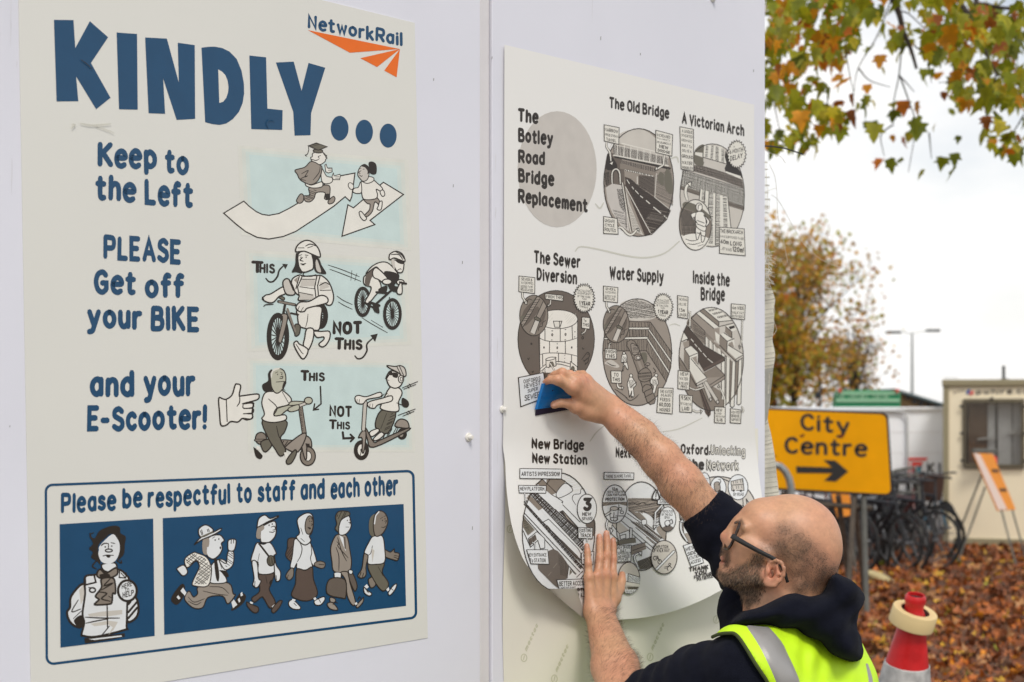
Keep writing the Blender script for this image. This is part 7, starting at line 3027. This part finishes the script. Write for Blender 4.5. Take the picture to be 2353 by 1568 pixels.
cols = cols * (1 - .62 * hm[:, None]) + np.array([0.085, 0.062, 0.046]) * .62 * hm[:, None]
cols = cols * (1 - .74 * bm_[:, None]) + np.array([0.080, 0.054, 0.036]) * .74 * bm_[:, None]
bw = mask(browp, 16)[:, None]
cols = cols * (1 - .8 * bw) + np.array([0.04, 0.028, 0.02]) * .8 * bw
cols = cols * (1 - .6 * lm_[:, None]) + np.array([0.50, 0.17, 0.13]) * .6 * lm_[:, None]
# nails: paler ovals on the back of the finger tips
for fn, x, y, rx, ry in ((LHD, 280, 385, 22, 34), (LHD, 440, 255, 26, 40), (LHD, 530, 215, 26, 40), (LHD, 613, 305, 20, 32), (RHD, 545, 970, 40, 26)):
    q0, q1 = fn(x, y); s0 = abs(fn(x + rx, y)[0] - q0); s1 = abs(fn(x, y + ry)[1] - q1)
    e = np.clip(1.6 - 1.6 * np.sqrt(((px_ - q0) / s0) ** 2 + ((py_ - q1) / s1) ** 2) + .3, 0, 1)
    e = (e * (py_ < 1300) * (~is_head))[:, None]
    cols = cols * (1 - .5 * e) + np.array([0.66, 0.40, 0.31]) * .5 * e
for x, y in ((1421, 949), (1460, 976), (1451, 1001), (1495, 1026), (1500, 1045), (1399, 1430), (1385, 1486)):      # moles
    e = np.clip(1.5 - np.hypot(px_ - x, py_ - y) / 2.0, 0, 1)[:, None]
    cols = cols * (1 - .6 * e) + np.array([0.14, 0.06, 0.035]) * .6 * e
M_SKIN = mat('skin', (.6, .3, .18), 0.42, attr='tone', vary=.08, vscale=150, bump=.15, bscale=480, sss=.08, spec=.45)
man = thing('person', (at(1835, HY, 2.98).x, 2.98, 0), 'bald bearded man in black glasses, dark hoodie and yellow hi-vis vest smoothing the poster', 'person')
np_mesh('body', BV, BQ, M_SKIN, man, np.clip(cols, 0, .9))

# ---- short hair, beard and arm hair as fine strands
BN = normals_of(BV, BQ)
def strands(name, prob, n, ln, wd, material, lie, seed, dark, light):
    r = np.random.default_rng(seed)
    p = prob / prob.sum()
    i = r.choice(len(BV), n, p=p)
    o = BV[i] + r.normal(0, .0012, (n, 3)); nn = BN[i]
    t = lie(o)
    t = t - nn * (t * nn).sum(1)[:, None]
    t /= np.maximum(1e-9, np.linalg.norm(t, axis=1))[:, None]
    d = nn * r.uniform(.35, .9, (n, 1)) + t * r.uniform(.4, 1.0, (n, 1)) + r.normal(0, .25, (n, 3))
    d /= np.linalg.norm(d, axis=1)[:, None]
    L_ = r.uniform(*ln, (n, 1))
    sd_ = np.cross(d, nn); sd_ /= np.maximum(1e-9, np.linalg.norm(sd_, axis=1))[:, None]
    w_ = wd / 2
    mid = o + d * L_ * .55 + t * L_ * .05
    tip = o + d * L_ + t * L_ * .25
    Vs = np.stack([o - sd_ * w_ - nn * .0008, o + sd_ * w_ - nn * .0008, mid + sd_ * w_ * .7, mid - sd_ * w_ * .7, tip], 1).reshape(-1, 3)
    k = np.arange(n)[:, None] * 5
    T = np.concatenate([k + np.array([[0, 1, 2]]), k + np.array([[0, 2, 3]]), k + np.array([[3, 2, 4]])])
    tone = np.repeat(np.where(r.random((n, 1)) < .45, np.array([dark]), np.array([light])) * r.uniform(.7, 1.3, (n, 1)), 5, 0)
    return np_mesh(name, Vs, T, material, man, tone)
M_HAIR = mat('dark brown stubble', (0.050, 0.036, 0.026), 0.6, attr='tone')
M_BEARD = mat('brown beard hair', (0.105, 0.066, 0.040), 0.55, attr='tone')
M_AHAIR = mat('fine arm hair', (0.10, 0.055, 0.03), 0.6, attr='tone')
back = lambda o: np.tile(E1 * .8 - E2 * .6, (len(o), 1))
down = lambda o: np.tile(-E1 * .35 - E2 * .9, (len(o), 1))
strands('hair', hm ** 1.5 + 1e-12, 13000, (.0012, .0026), .00034, M_HAIR, back, 1, (.04, .03, .022), (.13, .09, .06))
strands('beard', bm_ ** 1.2 + 1e-12, 12000, (.0025, .0060), .00055, M_BEARD, down, 2, (.035, .022, .015), (.26, .165, .10))
armL = (px_ > 1340) & (px_ < 1475) & (py_ > 1395) & (BV[:, 1] > 2.95)
armR = (px_ > 1415) & (px_ < 1650) & (py_ > 930) & (py_ < 1200) & (BV[:, 1] > 3.1)
pr_ = (armL | armR).astype(float) * np.clip(.6 + .5 * sinz(BV, 50, 2.), .05, 1)
strands('arm_hair', pr_ + 1e-12, 9500, (.007, .016), .00028, M_AHAIR, lambda o: np.where((o[:, 2] > 1.6)[:, None], np.array([[-.2, 0, -.9]]), np.array([[.8, -.1, .35]])), 3, (.06, .03, .018), (.12, .07, .04))

# ---- glasses
M_FRAME = mat('black glasses frame', (0.012, 0.010, 0.009), 0.18, spec=.6)
M_TORT = mat('tortoise rim', (0.035, 0.018, 0.010), 0.18, vary=.6, vscale=140, spec=.6)
M_LENS = thin_glass('lens')
gl = MB()
rim_pts = {}
for s in (1, -1):
    pts = []
    for i in range(28):
        th = 2 * math.pi * i / 28
        c_, s_ = math.cos(th), math.sin(th)
        e = .62
        cu, su = math.copysign(abs(c_) ** e, c_), math.copysign(abs(s_) ** e, s_)
        zx = 268 + (-62) * su * 1 + 18 * cu
        zy = 588 + 148 * su
        pts.append(Vector(hp(zx + 40 * (.5 + .5 * cu) - 14, zy, s * (36 + 25 * cu))))
    rim_pts[s] = pts
    gl.tube(pts, .0029, 8, closed=True)
gl.tube([Vector(hp(262, 530, 11)), Vector(hp(252, 522, 0)), Vector(hp(262, 530, -11))], .0022, 8)
gfr = gl.build('glasses_rim', M_TORT, man, True)
tm = MB()
for s in (1, -1):
    path = [(268, 592, 62), (300, 612, 65), (420, 682, 70), (560, 758, 74), (700, 828, 77), (775, 868, 79), (828, 940, 80), (862, 1020, 79), (888, 1108, 77)]
    hts = [4.9, 4.8, 4.5, 4.1, 3.7, 3.4, 3.2, 3.0, 2.8]
    vs, fs = [], []
    for i, (x, y, l) in enumerate(path):
        a_ = Vector(hp(*path[min(i + 1, len(path) - 1)])) - Vector(hp(*path[max(i - 1, 0)]))
        a_.normalize()
        up_ = Vector(LAT).cross(a_).normalized(); ln_ = Vector(LAT)
        c = Vector(hp(x, y, l * s))
        for (u_, v_) in ((-1, -.6), (-.6, -1), (.6, -1), (1, -.6), (1, .6), (.6, 1), (-.6, 1), (-1, .6)):
            vs.append(c + up_ * u_ * hts[i] / 1000 + ln_ * v_ * .0014)
    for i in range(len(path) - 1):
        for k in range(8):
            fs.append((i * 8 + k, i * 8 + (k + 1) % 8, (i + 1) * 8 + (k + 1) % 8, (i + 1) * 8 + k))
    fs += [tuple(range(7, -1, -1)), tuple((len(path) - 1) * 8 + k for k in range(8))]
    tm.add(vs, fs)
tm.build('glasses_temples', M_FRAME, man, True)
lm = MB()
for s in (1, -1):
    pts = rim_pts[s]
    c = sum(pts, Vector()) / len(pts)
    off = Vector(E1) * .0006
    n0 = len(pts)
    lm.add([p - off for p in pts] + [p + off for p in pts], [tuple(range(n0)), tuple(range(2 * n0 - 1, n0 - 1, -1))] + [(i, i + n0, (i + 1) % n0 + n0, (i + 1) % n0) for i in range(n0)])
lm.build('lenses', M_LENS, man)

# ---- hoodie
def z8(x, y): return 1317.7 + x * .32003, 1082.4 + y * .32003
hoodp = [z8(*p) for p in ((1215, 985), (1300, 955), (1380, 925), (1450, 903), (1600, 882), (1690, 868), (1760, 842), (1820, 780), (1856, 732), (1900, 730), (1965, 765), (2030, 800), (2066, 840), (2080, 920), (2084, 1050), (2094, 1180), (2090, 1280), (2062, 1345), (2005, 1388), (1935, 1390), (1850, 1348), (1750, 1275), (1600, 1205), (1430, 1155), (1300, 1135), (1200, 1136), (1118, 1130), (1102, 1085), (1150, 1040))]
def W(x, y, Y_): return V3(at(x, y, Y_))
cdir = V3((at(1650, 1210, 3.2) - at(1470, 1008, RY)).normalized())
sleeveR = Group([Cap(W(1560, 1103, RY - .02), W(1616, 1167, 3.215), .046, .0465, .01), Cap(W(1616, 1167, 3.215), W(1652, 1212, 3.2), .0465, .060, .02), Cap(W(1652, 1212, 3.2), W(1722, 1292, 3.16), .060, .072, .02), Cap(W(1722, 1292, 3.16), W(1855, 1400, 3.12), .072, .085, .02)],
                [(at(1613, 1166, 3.215), -cdir)], .02)
cuffR = Group([Cap(W(1590, 1138, 3.215), W(1636, 1190, 3.205), .0478, .051, .004)], [(at(1613, 1166, 3.215), -cdir), (V3(at(1613, 1166, 3.215)) + cdir * .022, cdir)], .005)
torso = [Cap(W(1765, 1640, 2.89), W(1790, 1950, 2.90), .105, .135, .05), Cap(W(1838, 1590, 3.06), W(1850, 1950, 3.04), .128, .14, .06),
         Cap(W(1880, 1620, 2.96), W(1862, 1950, 2.94), .080, .115, .06), Cap(W(1712, 1549, 2.81), W(1820, 1522, 2.95), .068, .058, .04), Cap(W(1855, 1470, 3.12), W(1800, 1560, 3.0), .075, .085, .05)]
sleeveL = [Cap(W(1712, 1549, 2.81), W(1610, 1570, 2.87), .071, .068, .03), Cap(W(1610, 1570, 2.87), W(1489, 1612, 2.97), .067, .060, .03)]
hood = [Pillow(hoodp, 2.95, .136, .060, .010)]
chest = [Cap(W(1700, 1400, 3.06), W(1760, 1500, 3.0), .05, .09, .05)]
hprims = torso + sleeveL + [sleeveR, cuffR] + chest + hood
EL_ = W(1560, 1590, 2.92); ER_ = W(1690, 1262, 3.18); HDc = W(1900, 1400, 2.95)
def folds(P):
    cuffw = np.clip((np.linalg.norm(P - V3(at(1613, 1166, 3.215)), axis=1) - .05) / .04, 0, 1)
    d = (.0030 * (.5 + sinz(P, 42, .3)) + .0014 * (.5 + sinz(P, 95, 1.1))) * cuffw
    # bunching of the pushed-up sleeves: ridges across the arm axis
    for c, ax_, amp, wv, R_ in ((EL_, V3((at(1489, 1612, 2.97) - at(1712, 1545, 2.80)).normalized()), .0038, 150, .13), (ER_, cdir, .0050, 150, .085)):
        q = P - c
        t = q @ ax_
        w_ = np.exp(-(np.linalg.norm(q, axis=1) / R_) ** 2)
        d = d + amp * w_ * np.sin(t * wv + 1.6 * np.sin(q[:, 2] * 38) + 1.2 * np.sin(q[:, 0] * 31))
    q = P - HDc
    w_ = np.exp(-(np.linalg.norm(q, axis=1) / .17) ** 2)
    x, y = q[:, 0], q[:, 2]
    d = d + .0085 * w_ * (.55 + np.sin((y * .9 + x * .45) * 62 + 1.5 * np.sin(x * 21 + .5))) + .004 * w_ * (.7 + np.sin((y - x * .8) * 95 + 2 * np.sin(y * 30)))
    return d
HV, HQ = implicit_mesh(hprims, .0042, folds)
M_HOOD = mat('dark navy fleece', (0.0085, 0.0095, 0.0165), 0.95, vary=.25, vscale=40, bump=.5, bscale=700, spec=.06)
setin(M_HOOD.node_tree.nodes['Principled BSDF'], 'Sheen Weight', 0.03)
setin(M_HOOD.node_tree.nodes['Principled BSDF'], 'Sheen Roughness', 0.5)
hoodie = np_mesh('hoodie', HV, HQ, M_HOOD, man)
# ---- hi-vis vest: the torso grown by a few millimetres, cut at the armholes
arm_l = [(1560, 1490), (1612, 1474), (1629, 1470), (1650, 1460), (1672, 1457), (1690, 1460), (1700, 1470), (1711, 1486), (1723, 1505), (1734, 1524), (1750, 1548), (1764, 1572), (1790, 1640), (1800, 1700), (1500, 1800)]
vprims = [Cap(V3(p.a), V3(p.b), p.ra + .015, p.rb + .015, p.k) for p in torso]
def vest_post(P, d):
    x, y = to_px(P)
    cut = poly_sdf(x, y, arm_l) * 2.8 / FPX
    cut = np.maximum(cut, -(3.0 - P[:, 1]))                 # only the near side
    far = np.linalg.norm((P - SR) * np.array([1, 1, .9]), axis=1) - .10
    hem = (1.02 - P[:, 2])
    return np.maximum(np.maximum(np.maximum(d, -cut), -far), hem)
def vfold(P):
    q = P - W(1860, 1560, 2.85)
    w_ = np.exp(-(np.linalg.norm(q, axis=1) / .16) ** 2)
    crease = w_ * (.0045 * np.sin((q[:, 0] * .7 + q[:, 2] * .75) * 70 + 1.3 * np.sin(q[:, 2] * 24)) + .002 * np.sin((q[:, 0] - q[:, 2] * .4) * 120 + 1.5 * np.sin(q[:, 0] * 33)) - .003)
    return crease + .0040 * (sinz(P, 30, .9) - .3) + .0018 * sinz(P, 75, .2)
VV, VQ = implicit_mesh(vprims, .0042, vfold, vest_post)
M_VEST = mat('fluorescent yellow fabric', (0.60, 0.93, 0.012), 0.6, vary=.04, vscale=25, bump=.25, bscale=600)
vest = np_mesh('vest', VV, VQ, M_VEST, man)
M_REFL = mat('silver reflective tape', (0.36, 0.345, 0.325), 0.38, .25, bump=.2, bscale=800)
M_VTRIM = mat('dark olive binding', (0.045, 0.06, 0.008), 0.7)
def vest_d(P):
    return field(vprims, P, vfold)
def drop_on_vest(x, y, lift):
    ray = V3(at(x, y, 1.0) - Vector((0, 0, CAMH))); o = np.array([0, 0, CAMH])
    t = 2.2
    for _ in range(70):
        d = float(vest_d((o + ray * t)[None])[0])
        t += d * .8
        if d < .0003 or t > 3.4: break
    if t > 3.15:
        return None
    p = o + ray * t
    g = np.array([vest_d((p + e)[None])[0] - vest_d((p - e)[None])[0] for e in np.eye(3) * .002])
    g = g / max(1e-9, np.linalg.norm(g))
    return p + g * lift
def vest_ribbon(lft, rgt, name, material, lift, m_=8, n_=22):
    A_, B_ = rs(lft, n_), rs(rgt, n_)
    vs, fs = [], []
    for p, q in zip(A_, B_):
        for k in range(m_ + 1):
            t = k / m_
            w_ = drop_on_vest(p[0] + (q[0] - p[0]) * t, p[1] + (q[1] - p[1]) * t, lift if 0 < k < m_ else -.001)
            vs.append(w_)
    keep = [i for i in range(n_) if all(vs[i * (m_ + 1) + k] is not None for k in range(m_ + 1))]
    vs = [vs[i * (m_ + 1) + k] for i in keep for k in range(m_ + 1)]
    n_ = len(keep)
    for i in range(n_ - 1):
        for k in range(m_):
            j = i * (m_ + 1) + k
            fs.append((j, j + 1, j + m_ + 2, j + m_ + 1))
    return mesh_obj(name, vs, fs, material, vest, smooth=True)
vest_ribbon([z8(*p) for p in ((1215, 1090), (1270, 1165), (1330, 1262), (1390, 1380), (1450, 1518), (1500, 1680))], [z8(*p) for p in ((1400, 1110), (1500, 1225), (1550, 1325), (1600, 1430), (1632, 1518), (1660, 1680))], 'reflective_strip', M_REFL, .0022)
vest_ribbon([z8(*p) for p in ((2098, 1385), (2110, 1450), (2118, 1518), (2110, 1640))], [z8(*p) for p in ((2110, 1390), (2134, 1450), (2150, 1518), (2150, 1640))], 'reflective_strip', M_REFL, .0022, 4, 10)
tr = MB()
tr.tube([Vector(q_) for q_ in (drop_on_vest(x, y, .0005) for x, y in catmull([(1629, 1469), (1650, 1459), (1672, 1456), (1691, 1459), (1711, 1485), (1734, 1523), (1750, 1547), (1765, 1572), (1792, 1640)], sub=5)) if q_ is not None], .0032, 8)
tr.build('armhole_binding', M_VTRIM, vest, True)

# ---- trousers and boots (below the frame)
hipc = at(1830, 1950, 2.98)
hx_, hy_ = hipc.x, hipc.y
legs = [Cap((hx_ - .07, hy_ - .06, .98), (hx_ + .06, hy_ + .06, .98), .13, .13, .04)]
shoes = []
for sx, sy in ((-.055, -.10), (.085, .09)):
    a_ = (hx_ + sx * .9, hy_ + sy * .9, .90); b_ = (hx_ + sx - .01, hy_ + sy, .50); c_ = (hx_ + sx + .03, hy_ + sy, .10)
    legs += [Cap(a_, b_, .105, .072, .03), Cap(b_, c_, .072, .058, .03)]
    shoes += [Cap((c_[0] + .02, c_[1], .055), (c_[0] - .17, c_[1] + .08, .045), .052, .044, .02), Cap((c_[0], c_[1], .06), (c_[0], c_[1], .16), .05, .052, .02)]
TV, TQ = implicit_mesh(legs, .009, lambda P: .004 * sinz(P, 40, .2))
M_TROU = mat('dark work trousers', (0.02, 0.022, 0.028), 0.9, bump=.3, bscale=500)
np_mesh('trousers', TV, TQ, M_TROU, man)
SV, SQ = implicit_mesh(shoes, .007, None, lambda P, d: np.maximum(d, .006 - P[:, 2]))
M_BOOT = mat('brown leather boots', (0.05, 0.03, 0.018), 0.6)
np_mesh('boots', SV, SQ, M_BOOT, man)

# ---- the blue squeegee under his right hand
M_BLUE = mat('blue plastic', (0.0, 0.19, 0.56), 0.32, vary=.05, vscale=20, spec=.5)
M_FELT = mat('dark felt edge', (0.018, 0.008, 0.035), 0.8)
sq = thing('squeegee', onwall(*RHD(540, 1130), .006), 'blue plastic squeegee with a dark felt edge pressed on the poster under his hand', 'squeegee')
def sqp(u, v, l):
    """u along the edge, v from the edge upwards, l proud of the front face"""
    x0, y0, d0 = 210 + (900 - 210) * u, 1160 + (1035 - 1160) * u, .0052
    x1, y1, d1 = 368 + (905 - 368) * u, 572 + (600 - 572) * u, .034
    x, y, d = x0 + (x1 - x0) * v, y0 + (y1 - y0) * v, d0 + (d1 - d0) * v
    return Vector(RH(x, y, d + l))
def sq_slab(v0, v1, th, l=0.0, du=0.0):
    m_ = MB()
    m_.plate([sqp(du, v0, l), sqp(1, v0, l), sqp(1, v1, l), sqp(du, v1, l)], -WN * th)
    return m_
m_ = sq_slab(.20, 1.0, .0042)
for (v0, v1, l, th) in ((.44, .50, .0014, .003), (.60, .66, .0020, .004), (.20, .235, .0012, .003)):
    q = sq_slab(v0, v1, th, l); m_.add(q.v, q.f)
m_.plate([sqp(-.004, .2, .0016), sqp(.022, .2, .0016), sqp(.030, 1.0, .0016), sqp(-.004, 1.0, .0016)], -WN * .0072)
m_.build('blade', M_BLUE, sq)
sq_slab(0, .205, .0034, .0006).build('felt_edge', M_FELT, sq)
mk = MB()
for i in range(4):
    mk.plate([sqp(.30 + i * .045, .73, .0006), sqp(.33 + i * .045, .73, .0006), sqp(.338 + i * .045, .80, .0006), sqp(.308 + i * .045, .80, .0006)], -WN * .0005)
mk.build('printed_mark', M_FELT, sq)
